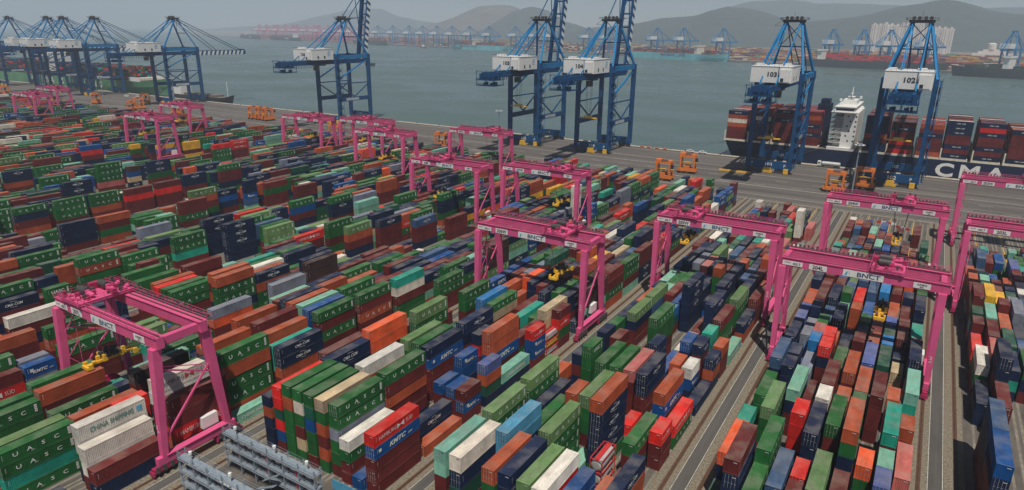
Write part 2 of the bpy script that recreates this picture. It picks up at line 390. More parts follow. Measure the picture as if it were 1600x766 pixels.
TABLE = """@203 0|120.2 4 13.6 5 b*,n*,m,m,m|132.5 4 13.6 5 s*,n,n,m,m|158.2 4 5.4 2 n*,n|172.4 4 8.2 3 w*,g,m|187.1 4 5.4 2 r,m|199.6 2 8.1 3 m,b,n|206.0 2 8.6 3 G,c,o|212.4 4 11.4 4 m*,l,m,n|225.5 4 7.8 3 m,m,c|238.1 4 8.1 3 o,g,o|250.6 4 5.4 2 o,o|263.2 4 5.4 2 n,n
@203 1|153.3 4 8.2 3 m*,m|165.7 4 13.6 5 n*,n*,m,m|178.2 4 8.6 3 p|191.3 4 8.6 3 m*,m|204.4 4 8.6 3 c,c|216.9 4 10.4 4 y,o|230.0 2 8.6 3 gU|236.4 4 8.1 3 c|249.0 4 5.2 2 n|262.0 4 8.6 3 s,s|275.1 4 5.2 2 n|287.7 4 2.9 1 m
@203 2|174.0 4 7.8 3 n,t,n|186.6 4 8.6 3 G|199.1 4 8.1 3 o|211.7 2 10.4 4 m,m|218.1 4 8.1 3 y|230.6 4 7.8 3 m|243.2 4 5.7 2 b|268.8 4 5.4 2 m,m|281.9 4 2.7 1 b|294.4 2 2.9 1 t
@203 3|174.6 4 8.6 3 g,n,m|187.7 2 8.1 3 s|194.1 4 7.8 3 n|206.6 4 10.4 4 a*,a|219.7 2 8.6 3 a|226.7 2 7.8 3 G|233.1 2 8.1 3 n|239.5 2 8.1 3 o|271.5 4 5.2 2 b,g|290.5 2 2.7 1 m
@203 4|174.0 4 8.6 3 |186.6 4 7.8 3 |199.1 4 8.1 3 |211.7 4 8.6 3 s|224.8 2 8.1 3 n|231.2 4 8.1 3 w|243.7 2 8.6 3 m|250.1 2 8.1 3 m|257.1 4 8.1 3 v,n,g|269.6 2 2.7 1 g
@203 5|168.2 4 8.1 3 |180.7 2 8.6 3 |187.1 4 11.4 4 |199.7 2 10.8 4 |206.6 2 10.4 4 |213.0 4 8.1 3 |225.6 2 8.1 3 |232.0 4 7.8 3 |244.5 4 7.8 3 n|257.6 2 5.7 2 n|264.0 2 5.7 2 t|270.4 4 5.7 2 gU|296.6 2 2.9 1 c
@203 6|173.5 4 7.8 3 |186.6 4 8.1 3 |199.7 4 8.1 3 |212.2 4 8.6 3 |225.3 4 8.6 3 |238.4 2 7.8 3 |251.2 2 8.1 3 |257.6 4 5.7 2 |270.2 2 5.4 2 |276.6 4 5.2 2 s|289.7 2 5.7 2 m|296.1 2 2.7 1 g
@203 7|168.2 4 7.8 3 |181.3 4 10.8 4 |194.4 4 7.8 3 |206.9 4 8.1 3 |219.4 2 7.8 3 |225.9 4 10.4 4 |251.5 4 5.7 2 |264.6 2 5.2 2 |271.5 4 5.2 2 |284.1 4 5.4 2 
@203 8|173.5 4 8.1 3 |186.0 4 8.1 3 |198.6 2 8.6 3 |205.5 4 8.1 3 |218.6 2 11.4 4 |225.0 4 10.8 4 |237.6 4 8.6 3 |250.1 2 5.2 2 |256.5 4 5.4 2 |269.1 2 5.4 2 |275.5 2 5.4 2 |281.9 4 5.4 2 
@203 9|173.5 4 7.8 3 |186.6 2 7.8 3 |193.0 4 8.6 3 |205.5 4 7.8 3 |218.6 2 10.4 4 |225.0 4 8.6 3 |237.6 4 8.6 3 |250.7 4 5.7 2 |263.2 4 5.4 2 |288.8 4 2.9 1 
@204 0|102.9 4 10.9 4 O*,n,n|115.2 2 10.9 4 t*,n|121.6 2 2.7 1 |131.2 4 8.2 3 g*,gU,g|144.7 4 10.9 4 s*,n|157.2 2 5.7 2 |163.7 4 8.6 3 n*,n|176.2 4 8.6 3 v|188.7 4 8.6 3 o|201.3 4 11.4 4 n,n|214.4 4 8.6 3 b|226.9 4 7.8 3 m|239.4 2 7.8 3 s|245.9 4 7.8 3 t|258.4 4 5.2 2 o|271.5 4 2.7 1 gU|284.0 2 5.4 2 m,m|290.4 4 5.7 2 m,n|303.0 2 5.4 2 w|96.7 2 5.4 2 G
@204 1|106.3 4 2.7 1 b|122.1 4 10.9 4 lU*,gU,g,m|142.0 2 10.9 4 n*,n,n,n|149.2 2 10.9 4 n,n|155.6 4 5.4 2 b|168.2 4 7.8 3 a*|180.7 2 10.8 4 n,n|187.7 4 10.8 4 m,n|200.2 2 10.8 4 m|207.2 4 11.4 4 m,m|219.7 4 8.1 3 m|232.8 2 8.1 3 G|239.2 4 8.1 3 m|264.8 4 2.7 1 s|277.9 4 2.6 1 n|290.5 2 5.2 2 s,s|297.4 2 5.7 2 o,m|93.7 4 16.3 6 m*,n*,n
@204 2|103.4 4 13.6 5 gU*,gU,gU|131.9 4 10.9 4 c*,n,m,m|146.1 4 8.2 3 a*,n,n|158.4 2 10.9 4 B,n|164.6 2 10.9 4 p|171.0 2 10.8 4 g|177.4 4 8.6 3 s|190.5 4 10.8 4 n*,n|203.6 4 8.6 3 m|216.1 4 8.6 3 b,gU|229.2 4 10.4 4 c,c,o|241.8 4 8.1 3 G,G|254.3 4 5.4 2 b|266.8 4 5.7 2 m,m|292.5 4 5.7 2 m,m|312.0 2 2.9 1 b|91.1 4 10.9 4 gU*,g
@204 3|110.7 2 2.9 1 |118.3 2 13.6 5 r*,r,r,n,n|124.7 2 5.4 2 |131.8 4 8.2 3 m*|144.3 2 2.6 1 |150.6 2 13.6 5 r*,n,m,m|156.9 2 13.6 5 r,m,m|163.3 4 8.1 3 o,o|175.9 4 10.8 4 n*,n,n|188.4 2 8.6 3 c,c,G|194.8 2 11.4 4 gU,s,v,s|201.2 4 8.6 3 s,s,s|214.3 4 7.8 3 l,l|226.9 4 7.8 3 v|239.4 4 8.6 3 g|251.9 4 5.4 2 o|265.0 2 5.4 2 m,c|271.4 2 5.7 2 n,n|278.4 2 5.4 2 o,o|284.8 4 5.7 2 c,n|91.5 2 8.6 3 |98.1 4 10.9 4 s*,n
@204 4|102.7 2 10.9 4 r*|112.7 4 13.6 5 n*,n*,n,m|126.4 2 13.6 5 w*,m,m,g|133.0 4 13.6 5 m*,m,m|145.6 2 2.9 1 |153.0 4 8.2 3 g,g,g|165.5 4 7.8 3 n,n|191.2 2 8.6 3 o,o,m|197.6 4 8.6 3 r,w,s|210.7 4 10.4 4 s,o,l,o|223.2 4 10.4 4 m,m|236.3 2 7.8 3 m|242.7 4 5.2 2 b|255.2 4 5.7 2 n|267.8 4 5.2 2 c,t|280.9 4 5.2 2 m,G|305.9 4 2.7 1 b|95.7 2 10.9 4 m
@204 5|117.6 4 13.6 5 g*,m,g,n,n|133.2 2 10.9 4 o,m|139.6 2 5.4 2 m|146.1 4 10.9 4 o*,m,m,m|163.9 2 10.9 4 m,m,m,g|170.3 4 8.1 3 n,n,m|182.9 2 8.6 3 g,g,m|189.3 4 7.8 3 b,b,m|201.8 4 10.4 4 s,s,n,o|214.9 4 10.8 4 b,n,l,n|227.4 4 8.1 3 m,g,m|240.5 2 8.6 3 b,o,gU|246.9 4 5.2 2 o,m|259.5 4 5.7 2 b,b|272.6 4 5.7 2 m,m|285.1 2 5.4 2 o,o|96.5 4 13.6 5 l*,gU,g
@204 6|112.8 4 16.3 6 o*,g,n,gU,g,m|126.4 4 10.9 4 g,g,g,n|139.0 4 10.9 4 o*,g,m,m|153.1 4 10.9 4 v*,n,n,n|165.6 4 8.6 3 o,o,n|178.1 4 8.1 3 m,m,n|190.7 4 8.1 3 m,c,n|203.8 4 10.4 4 B,t,y,m|216.9 4 10.4 4 gU,o,n,w|229.4 4 8.1 3 n,n,p|242.5 2 8.1 3 s|249.4 4 5.7 2 o,n|262.0 4 5.4 2 n|274.5 4 5.2 2 s|287.1 4 2.9 1 g|299.6 4 2.7 1 m|96.6 4 10.9 4 m*
@204 7|104.6 2 5.2 2 |111.7 2 10.9 4 O*,g|118.1 4 2.7 1 |138.5 4 10.9 4 m*,m,m,m|151.1 2 5.7 2 |159.5 2 8.2 3 G|165.7 2 8.2 3 G|172.2 2 8.2 3 B|178.6 2 8.1 3 G|185.0 2 8.6 3 v|191.4 4 8.1 3 o|204.0 2 10.4 4 m|210.4 4 11.4 4 o|223.5 4 7.8 3 o|236.0 4 7.8 3 c|249.1 4 5.4 2 m|261.7 2 5.7 2 m|268.1 4 5.2 2 m|280.6 4 2.6 1 n|98.1 2 10.8 4 
@204 8|107.3 2 10.9 4 v*,m|113.5 2 10.9 4 c*,n,m|120.3 4 13.6 5 t*,m,m,n,n|132.9 2 2.7 1 t|144.0 2 8.2 3 o,m,m|163.5 2 5.4 2 e*,e|171.2 2 5.4 2 n,n|177.6 4 8.1 3 m*,gU,m|190.2 4 8.1 3 m,m,m|202.7 2 10.4 4 n,n,n,c|222.2 2 7.8 3 O,O,o|228.6 4 8.6 3 n,n,a|241.2 2 8.6 3 o,o,gU|247.6 4 8.1 3 m,m,t|260.7 2 5.2 2 m|267.1 2 2.9 1 m|273.5 2 2.9 1 o|293.0 4 5.4 2 m,m|305.5 2 5.2 2 m|90.9 4 7.8 3 
@204 9|105.1 2 7.8 3 |115.9 4 8.2 3 p*,m|133.3 2 8.2 3 o*,m,m|143.4 4 10.9 4 c*,t,n|160.5 4 10.9 4 n*,n,m,m|173.0 2 8.6 3 m,m,n|179.4 4 7.8 3 t,t,b|192.0 4 11.4 4 n*,n,b,o|204.5 4 11.4 4 g,g,r,n|217.1 4 8.6 3 g,g,n|230.2 4 7.8 3 B,m,n|242.7 4 8.6 3 g,g,m|255.8 4 5.4 2 G,m|268.3 2 2.6 1 b|274.7 4 5.7 2 G,G|98.2 2 8.6 3 
@205 0|102.9 4 13.0 5 lU*,gU*,n|115.4 2 8.6 3 o,m|126.3 2 8.3 3 n,m,n|132.7 2 2.9 1 |140.0 2 8.5 3 n,n|146.4 2 8.1 3 g|152.8 4 8.1 3 n,n|165.4 4 7.8 3 o|177.9 2 8.1 3 n|184.9 4 7.8 3 c|197.4 4 8.6 3 b|209.9 2 8.6 3 m|216.3 4 10.4 4 m|228.9 2 8.1 3 m|235.3 4 7.8 3 w|247.8 4 5.4 2 s|260.4 2 5.7 2 b|266.8 2 5.7 2 e|273.2 4 5.4 2 l|285.7 4 2.9 1 n|298.8 4 2.6 1 b|311.9 2 5.4 2 w,r|66.4 2 5.2 2 |74.8 4 12.9 5 c*,c,m,m|89.2 4 12.7 5 lU*,gU
@205 1|103.3 4 8.1 3 n*|115.9 2 2.9 1 |125.2 2 11.6 4 gU*,g,g,g|131.6 4 2.7 1 |152.1 4 10.0 4 lU*,n,m,m|164.6 4 10.4 4 l*,s|177.2 2 8.1 3 c|183.6 4 8.1 3 g|196.7 4 11.4 4 n,n|209.2 4 10.8 4 n|221.8 4 7.8 3 |234.3 4 8.1 3 n,b|246.8 4 5.2 2 v|259.4 4 5.7 2 a|271.9 2 5.2 2 a|278.9 4 5.2 2 m|292.0 4 2.9 1 g|75.1 4 12.7 4 w*,n*,G,m|87.6 4 8.6 3 
@205 2|109.8 4 2.7 1 |122.3 2 2.7 1 |134.2 2 10.8 4 m,m|140.6 2 2.9 1 |172.7 4 8.6 3 m|185.2 4 8.6 3 g|197.7 4 10.8 4 a|210.3 4 11.4 4 n|222.8 2 10.8 4 c|229.2 4 5.4 2 m|242.3 2 7.8 3 m|249.3 2 5.7 2 r|256.2 4 7.8 3 o|268.8 4 5.4 2 n|294.4 4 5.7 2 n,n|66.9 2 8.1 3 |73.3 2 2.7 1 |84.8 4 12.9 5 L*,L,n|97.2 4 8.0 3 g*
@205 3|105.7 2 11.2 4 o*|112.1 2 5.4 2 |119.3 4 11.9 4 g*,g|131.9 4 5.2 2 |144.4 4 2.6 1 m|157.0 4 7.8 3 B,G,m|170.1 4 7.8 3 b,b,m|182.6 4 8.6 3 n|195.7 4 10.8 4 p,p|208.2 4 11.4 4 l,l|220.8 2 8.1 3 w|227.2 4 8.1 3 G|239.7 2 8.1 3 t|246.1 4 7.8 3 m|258.7 4 5.4 2 w|271.2 4 2.9 1 w|296.8 2 5.2 2 m,b|65.8 2 8.1 3 |76.1 4 11.9 4 o*,g|88.6 4 5.4 2 
@205 4|105.8 4 11.5 4 l*,g,g,m|120.3 4 11.3 4 g*|132.8 2 7.8 3 m|143.6 4 13.8 5 gU*,g,g,m,m|169.2 4 14.1 5 nC*,nC,nC,n,n|181.7 4 8.6 3 n,n,n|194.8 4 11.4 4 n,n|219.9 4 8.1 3 s|232.5 4 8.6 3 n|245.0 2 8.6 3 n|251.4 4 5.7 2 r|263.9 4 5.7 2 c|276.5 4 2.6 1 B|289.6 2 2.9 1 m|308.5 2 2.7 1 m|314.9 2 5.4 2 m|76.4 4 11.9 4 n*,n|89.7 4 12.3 5 lU*,gU*,gU,gU,g
@205 5|121.2 4 10.9 4 p*,m,m,m|136.1 2 10.9 4 n*,n|180.7 2 5.7 2 n,b|188.6 2 13.6 5 o,g,g,m|195.0 4 10.8 4 m|207.5 4 8.1 3 n|220.0 2 8.1 3 m|227.0 4 7.8 3 m|239.5 4 8.1 3 t|252.1 2 5.4 2 |258.5 4 5.7 2 g|271.0 4 5.7 2 n|283.6 4 5.2 2 n|296.7 2 5.7 2 m|303.1 4 5.2 2 p|315.6 2 2.6 1 n|77.3 4 10.9 4 l*|89.9 4 2.6 1 c
@205 6|113.8 2 2.7 1 r*|121.2 4 10.9 4 nC*,n*,m*,m|133.8 4 5.7 2 b|146.9 4 5.4 2 w|159.4 4 5.2 2 m|172.5 2 8.1 3 |181.4 4 10.9 4 nC,n,g|194.0 4 10.8 4 n,n,n|206.5 2 10.4 4 o,n|213.5 2 7.8 3 gU|219.9 4 8.6 3 n|232.4 2 8.6 3 o|239.4 2 8.6 3 w|245.8 4 8.6 3 g,g|258.3 4 2.7 1 s|270.9 4 5.4 2 n,e|283.4 2 5.7 2 t|290.4 4 5.4 2 r,o|302.9 4 2.7 1 |77.1 4 10.9 4 w*,r|89.7 2 2.6 1 |98.0 4 16.3 6 o*,nC*,nC*,nC*,nC,g
@205 7|134.3 2 8.2 3 o|141.2 2 10.9 4 b*,n|147.6 4 5.2 2 |160.0 4 13.6 5 nC*,n,n|172.6 4 2.6 1 |185.1 4 2.6 1 |197.6 4 8.6 3 s|210.7 4 8.1 3 n|223.8 4 8.6 3 m|236.4 2 8.1 3 n|243.3 4 5.7 2 n|269.0 4 5.7 2 l,l|294.0 4 5.4 2 gU,gU|307.1 4 2.9 1 n|77.8 4 8.2 3 b*,b|92.6 2 8.2 3 T*,T,T
@205 8|100.1 4 8.2 3 gU*,m,g|115.7 4 10.9 4 o*,bK*,m|134.0 2 8.2 3 w*,bK,nC|141.1 2 10.9 4 nC*,m,m,n|148.4 2 10.9 4 t,t|157.7 4 10.9 4 m*,g,gU,m|173.8 4 10.9 4 lU*,gU,gU,m|186.3 4 10.4 4 n,n,a|198.9 4 8.6 3 m|211.4 2 11.4 4 o,o|217.8 2 10.4 4 v,v|224.8 4 7.8 3 m|237.3 4 8.6 3 p|250.4 4 2.6 1 G|272.2 2 13.6 5 w,w,w,w,m|278.6 4 5.2 2 n,o|66.4 4 11.4 4 |79.5 2 5.2 2 |87.3 2 5.4 2 o|93.7 2 2.9 1 m
@205 9|106.2 2 8.2 3 rH*,m*,m*|114.3 4 5.4 2 rH*,gU|128.7 4 2.7 1 n*|141.0 2 8.2 3 nC*,o,n|148.4 2 8.2 3 o,m,m|156.4 4 2.7 1 cS|171.1 4 5.4 2 nC*,o|183.7 4 8.1 3 m*,m,m|196.2 2 7.8 3 o,m,B|203.2 4 8.1 3 r,c,g|215.7 4 10.8 4 o,o,p,o|228.2 4 8.6 3 n,n,s|240.8 4 5.7 2 w,w|253.3 4 2.9 1 t|279.8 4 5.2 2 p,p|65.8 4 10.4 4 |78.4 2 7.8 3 |86.0 4 8.2 3 nC*,o,o
@206 0|105.7 4 11.1 4 m|118.2 4 8.6 3 m,m|136.3 4 11.5 4 gU*,gU,m|148.8 4 10.4 4 bK|161.9 4 10.8 4 bK|174.4 4 10.4 4 nC|187.0 4 11.4 4 nC|200.1 4 13.5 5 nC,nC|212.6 4 10.4 4 gU|225.1 4 11.4 4 M|237.7 4 10.8 4 m|250.2 2 11.4 4 o,o,e|262.0 4 8.7 3 b,n,n|274.6 4 8.1 3 nC,nC,gU|287.1 4 10.8 4 O|312.7 4 8.1 3 |71.7 4 11.6 5 n,o,n,n,n|86.3 4 14.6 5 m*|98.9 2 11.4 4 
@206 1|112.3 4 15.2 5 lU*,gU*,m|124.8 2 5.4 2 G|131.8 4 2.7 1 |144.9 4 7.8 3 |157.4 4 10.4 4 m|170.5 4 11.4 4 gU|183.6 4 13.5 5 o|196.1 4 10.8 4 nC|208.7 4 10.8 4 t|221.7 4 10.4 4 m|234.3 4 11.4 4 rH,gU|246.8 2 2.9 1 |278.9 4 10.4 4 G|292.0 4 10.4 4 gU|304.5 4 10.8 4 c|317.0 2 11.4 4 n,n|72.0 4 14.4 6 r*,r,G,r,b,m|84.3 4 14.7 5 nC*,n|96.6 4 16.5 6 O*,O*,m
@206 2|109.6 2 8.6 3 |116.5 2 8.6 3 |122.9 4 5.7 2 |136.1 4 10.8 4 B*,B|148.6 4 10.4 4 o,m|161.2 4 10.8 4 a|173.7 4 13.0 5 gU|186.3 4 13.0 5 nC|198.8 2 10.8 4 nC|217.8 4 10.8 4 lU|230.3 4 7.8 3 M|242.8 4 2.9 1 |255.4 4 2.9 1 |267.9 4 10.8 4 G,G|280.5 4 10.4 4 gU|318.6 2 10.4 4 o,o|71.9 4 15.7 6 g*,o,g,g,g,g|84.5 4 7.8 3 |97.0 4 7.8 3 
@206 3|102.4 4 13.5 5 l*,g|114.9 4 8.1 3 |127.4 2 8.6 3 |136.7 4 9.9 4 gU*,e,m|149.3 2 7.8 3 o|155.7 4 11.4 4 O,O|168.8 4 13.5 5 G*,o|181.3 4 14.2 5 b|193.9 2 11.4 4 a|200.3 4 11.4 4 o|212.8 4 11.4 4 nC|225.3 4 7.8 3 |237.9 4 5.2 2 |250.4 4 5.7 2 |263.0 4 7.8 3 |275.5 4 10.8 4 m|288.0 4 11.4 4 w|300.6 4 8.6 3 bK|313.1 4 10.8 4 r,o|71.9 4 15.7 6 g*,w,g,m,e,g|84.4 4 10.4 4 
@206 4|102.7 4 13.2 5 g*|115.2 4 10.4 4 |128.3 4 2.7 1 |140.8 4 2.9 1 |153.4 4 11.4 4 n*,n|165.9 4 10.8 4 n|179.0 4 14.2 5 m,lU|191.6 4 11.4 4 o|204.6 4 11.4 4 w|217.2 2 11.4 4 c|224.1 4 8.6 3 |236.7 4 7.8 3 |249.2 4 11.4 4 n,n|261.8 4 10.8 4 lU,o|274.3 4 11.4 4 nC|286.8 4 11.4 4 n|299.4 4 8.6 3 M|71.9 4 15.6 6 g*,G,b,g,g,m|85.4 4 15.5 6 w*,o
@206 5|102.5 4 13.1 5 n*,bK*,m*,m,m|115.5 4 14.0 5 nC*,nC,m|128.0 4 5.2 2 |141.1 4 8.1 3 m|153.6 4 10.8 4 m|166.2 4 10.8 4 nC|178.7 4 13.5 5 o*,o|191.3 4 11.4 4 m|203.8 2 10.8 4 n|210.2 4 13.5 5 n,n|223.3 4 10.4 4 rH|236.4 4 10.8 4 gU|248.9 4 8.1 3 G|262.0 4 10.4 4 m,o|274.6 4 11.4 4 m|287.1 4 10.4 4 gU|299.6 4 8.1 3 |319.1 2 11.4 4 gU,gU,s,n|72.0 4 15.5 6 d*,g,o,m,o,g|84.5 4 10.8 4 
@206 6|110.9 2 2.9 1 |117.4 2 11.1 4 n,r,m|123.8 4 8.6 3 m,m|136.4 4 8.6 3 t*,t|149.5 4 10.8 4 nC*,nC|162.0 4 11.4 4 m|174.5 2 10.4 4 |181.0 4 10.8 4 y|193.5 4 10.8 4 nC|206.6 4 10.8 4 a|219.1 4 10.4 4 nC|232.2 4 10.8 4 m|244.8 2 10.4 4 G|251.2 4 7.8 3 o,o|271.3 4 12.1 4 b,b,o,m|283.8 4 8.6 3 o,o,o|296.4 4 10.4 4 o,o,nC|72.4 4 15.2 6 gU*,gU*,a*,g,g,m|85.3 4 15.6 6 gU*,m*,o*,m*,m,n
@206 7|106.5 2 10.7 4 bK*,b,n|112.9 4 2.6 1 |139.1 4 7.8 3 gU|151.6 4 10.8 4 gU|164.7 4 13.5 5 o*,gU|177.8 4 11.4 4 m|190.3 4 10.8 4 e|202.9 4 13.0 5 gU,gU|215.4 4 11.4 4 m|228.5 4 10.4 4 m|241.1 4 11.4 4 r,r,nC|71.8 4 9.3 4 w*,gU*,m*,m|99.1 2 7.8 3 b*,m
@206 8|105.9 2 2.9 1 |113.3 4 14.9 5 o*,o*,bK,m|125.8 4 8.6 3 m,gU|138.9 4 10.8 4 e*,e|151.5 4 10.4 4 nC,nC,m|164.0 4 10.8 4 M|177.1 2 10.4 4 m|184.1 4 10.4 4 nC|196.6 2 10.4 4 s|203.6 4 14.2 5 n,n|216.7 4 11.4 4 nC|229.2 4 10.4 4 bK|241.7 4 5.2 2 lU|254.3 4 2.6 1 |266.8 4 2.6 1 |279.9 4 8.1 3 gU|305.0 2 10.4 4 nC|71.5 2 2.7 1 b*|77.9 2 8.1 3 |86.3 4 5.2 2 nC*,n|99.5 2 7.4 3 b*,m,m
@206 9|107.0 2 10.4 4 v*,o,G,n|113.7 4 5.2 2 cS*,n|127.6 2 10.2 4 rH*,bK,bK,m|134.5 2 6.4 3 T,Y,T|141.1 2 10.7 4 m*,rH,g,m|151.7 2 3.5 1 n*|158.1 4 10.8 4 M*,M,c,s|171.2 4 11.4 4 m*,m,gU,o|184.3 4 10.8 4 gU,gU,m,c|196.8 4 11.4 4 m,m,nC,nC|209.3 4 10.4 4 o,o,n,n|221.9 2 10.4 4 r,r,gU,gU|228.3 4 8.6 3 nC,gU,m|240.8 4 5.4 2 nC,nC|253.4 4 5.7 2 s,s|265.9 4 10.4 4 o,o,gU,gU|278.5 4 7.8 3 w,w,nC|291.0 4 10.4 4 bK,bK,m,nC|303.5 4 10.4 4 bK,lU,nC,lU|316.6 2 11.4 4 m,m,s,m|72.2 4 12.3 5 rH*,bK*,m*,m*,m*|85.7 4 2.4 1 o*|98.9 2 7.9 3 m*,bK*,m
@207 0|105.8 4 10.8 4 c|118.3 4 10.8 4 n|130.8 4 10.4 4 gU*|143.4 4 10.4 4 nC|155.9 4 7.8 3 w|168.5 4 5.2 2 |181.0 4 5.7 2 |193.5 4 5.7 2 |206.1 4 10.8 4 m|219.2 4 10.8 4 bK|232.3 4 10.8 4 lU|244.8 4 8.1 3 o|257.9 4 11.4 4 y,o|270.4 2 10.8 4 o|276.8 4 10.8 4 o|289.4 4 10.4 4 m|301.9 4 11.4 4 m|314.5 4 11.4 4 gU|35.8 4 11.4 4 g*|48.1 4 12.9 5 g*|60.6 4 5.7 2 |73.7 2 10.8 4 m,m|80.1 4 5.2 2 |93.2 4 5.2 2 
@207 1|104.4 4 11.4 4 m|116.9 4 10.8 4 o*|129.4 4 8.6 3 o|142.0 4 10.8 4 gU,gU|154.5 4 7.8 3 nC|167.1 4 8.1 3 gU|179.6 4 5.2 2 |192.1 4 10.4 4 M|205.2 4 10.8 4 c|217.8 4 10.8 4 bK|230.3 4 10.4 4 n|243.4 4 7.8 3 |255.9 4 10.4 4 gU|269.0 4 10.4 4 rH|281.6 4 10.8 4 M|307.2 2 10.4 4 e|314.2 4 11.4 4 cS|35.8 4 11.0 4 gU*,g*|48.1 4 12.4 4 o*,m*|60.7 4 7.8 3 t|73.2 4 10.8 4 gU*,b|85.7 2 5.2 2 |91.8 4 10.8 4 o*,o
@207 2|102.5 4 8.1 3 |115.1 2 7.8 3 |121.5 4 8.6 3 m|134.0 4 8.1 3 nC|147.1 4 10.8 4 gU|160.2 2 7.8 3 |179.1 4 8.6 3 |191.7 4 10.8 4 m|204.2 4 13.0 5 m|216.8 4 10.4 4 gU|229.3 4 7.8 3 |241.8 4 10.8 4 m|254.4 4 10.4 4 gU|266.9 4 7.8 3 |279.5 4 11.4 4 s|292.5 2 11.4 4 o|299.0 2 10.4 4 gU|305.4 2 10.8 4 b|34.4 4 5.4 2 |46.9 2 5.2 2 |58.5 2 8.4 3 n|64.9 4 10.4 4 c|77.4 4 7.8 3 nC
@207 3|102.3 4 13.9 5 n*|114.9 4 7.8 3 |128.0 4 8.6 3 m|140.5 4 11.4 4 m,m|153.0 4 10.4 4 nC|166.1 4 10.4 4 gU|178.7 4 10.4 4 m|191.2 4 11.4 4 |203.8 4 13.5 5 m|216.8 4 10.8 4 nC|229.4 4 11.4 4 n|241.9 4 11.4 4 gU,gU|255.0 4 10.8 4 gU|268.1 4 7.8 3 |280.6 4 10.8 4 lU,lU,m|293.7 2 10.8 4 m,m,nC|300.1 4 11.4 4 o,o,n|312.7 2 10.8 4 c|34.4 4 7.8 3 |47.2 4 10.1 4 gU*|62.9 4 11.5 4 M*,m,m,n|75.5 4 8.1 3 gU|88.0 4 8.1 3 
@207 4|101.9 4 13.8 5 o*|114.5 4 8.6 3 |127.6 4 7.8 3 |140.7 4 11.4 4 n|153.7 4 11.4 4 s|166.3 4 10.8 4 nC|178.8 2 10.4 4 nC|185.2 4 13.0 5 rH,s|197.8 4 13.0 5 nC|210.3 4 10.8 4 m|223.4 4 10.8 4 o|235.9 4 7.8 3 |248.5 2 11.4 4 n,c|259.2 2 13.9 5 w,w,w,w,w|265.6 2 11.4 4 lU,lU|272.0 4 10.8 4 c,m,cS|289.1 4 5.0 2 t,n|301.6 4 10.8 4 nC,gU,gU|314.2 4 11.4 4 nC|36.1 4 10.2 4 l*,n,n,o|48.7 4 7.8 3 |73.7 4 8.1 3 |86.3 4 11.4 4 
@207 5|102.4 4 13.7 5 c*|116.0 4 13.6 5 gU*,g|128.6 4 10.8 4 m|141.1 4 10.8 4 nC|153.6 4 10.4 4 b|166.2 4 11.4 4 n|178.7 4 10.8 4 m|191.3 4 13.0 5 m|203.8 4 10.8 4 gU|216.3 4 10.4 4 nC|228.9 4 10.4 4 gU|266.5 4 5.2 2 m|304.7 2 10.4 4 m|36.0 4 10.2 4 gU*,gU*,t*,gU*|48.3 4 10.6 4 o*|74.9 4 13.9 5 o*,m|88.7 4 14.0 5 m*,m
@207 6|101.8 4 13.5 5 b*,b|114.3 4 8.6 3 |126.9 2 10.8 4 nC|133.8 2 10.4 4 |140.2 2 10.8 4 |146.6 4 10.4 4 m|159.2 4 10.4 4 nC|171.7 4 11.4 4 gU|184.8 4 13.5 5 n|197.4 4 10.4 4 |209.9 4 10.8 4 gU|223.0 4 10.8 4 gU|236.1 2 11.4 4 n|242.5 4 2.7 1 nC|255.0 4 2.7 1 |267.6 4 2.7 1 |293.2 4 11.4 4 m,s,n|305.7 4 11.4 4 c|47.4 2 8.1 3 |54.5 2 11.0 4 r,r|60.9 4 2.6 1 |73.5 4 7.8 3 gU|86.0 4 10.4 4 
@207 7|102.1 4 13.3 5 gU*,m*,gU*,m|116.1 4 13.1 5 gU*,m*,oU*,m|130.5 4 12.9 5 t*,w*,m*,g*,g|143.0 4 10.4 4 nC,m,c,o|155.6 4 10.8 4 m|181.2 4 13.5 5 nC|193.8 4 13.5 5 m,m|206.8 4 11.4 4 n|219.9 2 10.4 4 M|226.3 4 10.4 4 a,nC|238.9 4 2.6 1 |251.4 4 11.4 4 nC,nC|264.0 4 2.6 1 |276.5 4 2.7 1 |289.0 4 10.8 4 m,m|302.1 4 11.4 4 y|314.7 4 11.4 4 n|46.2 4 12.0 4 wS*,w,g,n|58.7 4 5.2 2 gU|71.8 4 8.1 3 |86.4 4 13.7 5 o*
@207 8|111.1 4 2.7 1 |149.3 4 11.4 4 gU*,gU|161.8 4 10.8 4 cS|174.3 4 13.0 5 m|187.4 4 10.8 4 nC|200.5 4 10.8 4 n|213.1 4 11.4 4 nC|225.6 4 5.4 2 |238.7 4 5.7 2 |251.2 4 7.8 3 cS|264.3 4 5.4 2 |276.9 4 7.8 3 nC|289.4 4 11.4 4 n|301.9 4 11.4 4 o|314.5 4 11.4 4 o|34.4 2 2.7 1 |45.4 4 9.1 3 w*,w,m|59.1 4 15.8 6 wH*,w*,m,m,m,m|72.9 4 15.5 5 gU*,o*,gU*,gU*,o|86.0 4 11.5 4 t,t,m,m|98.6 4 2.7 1 
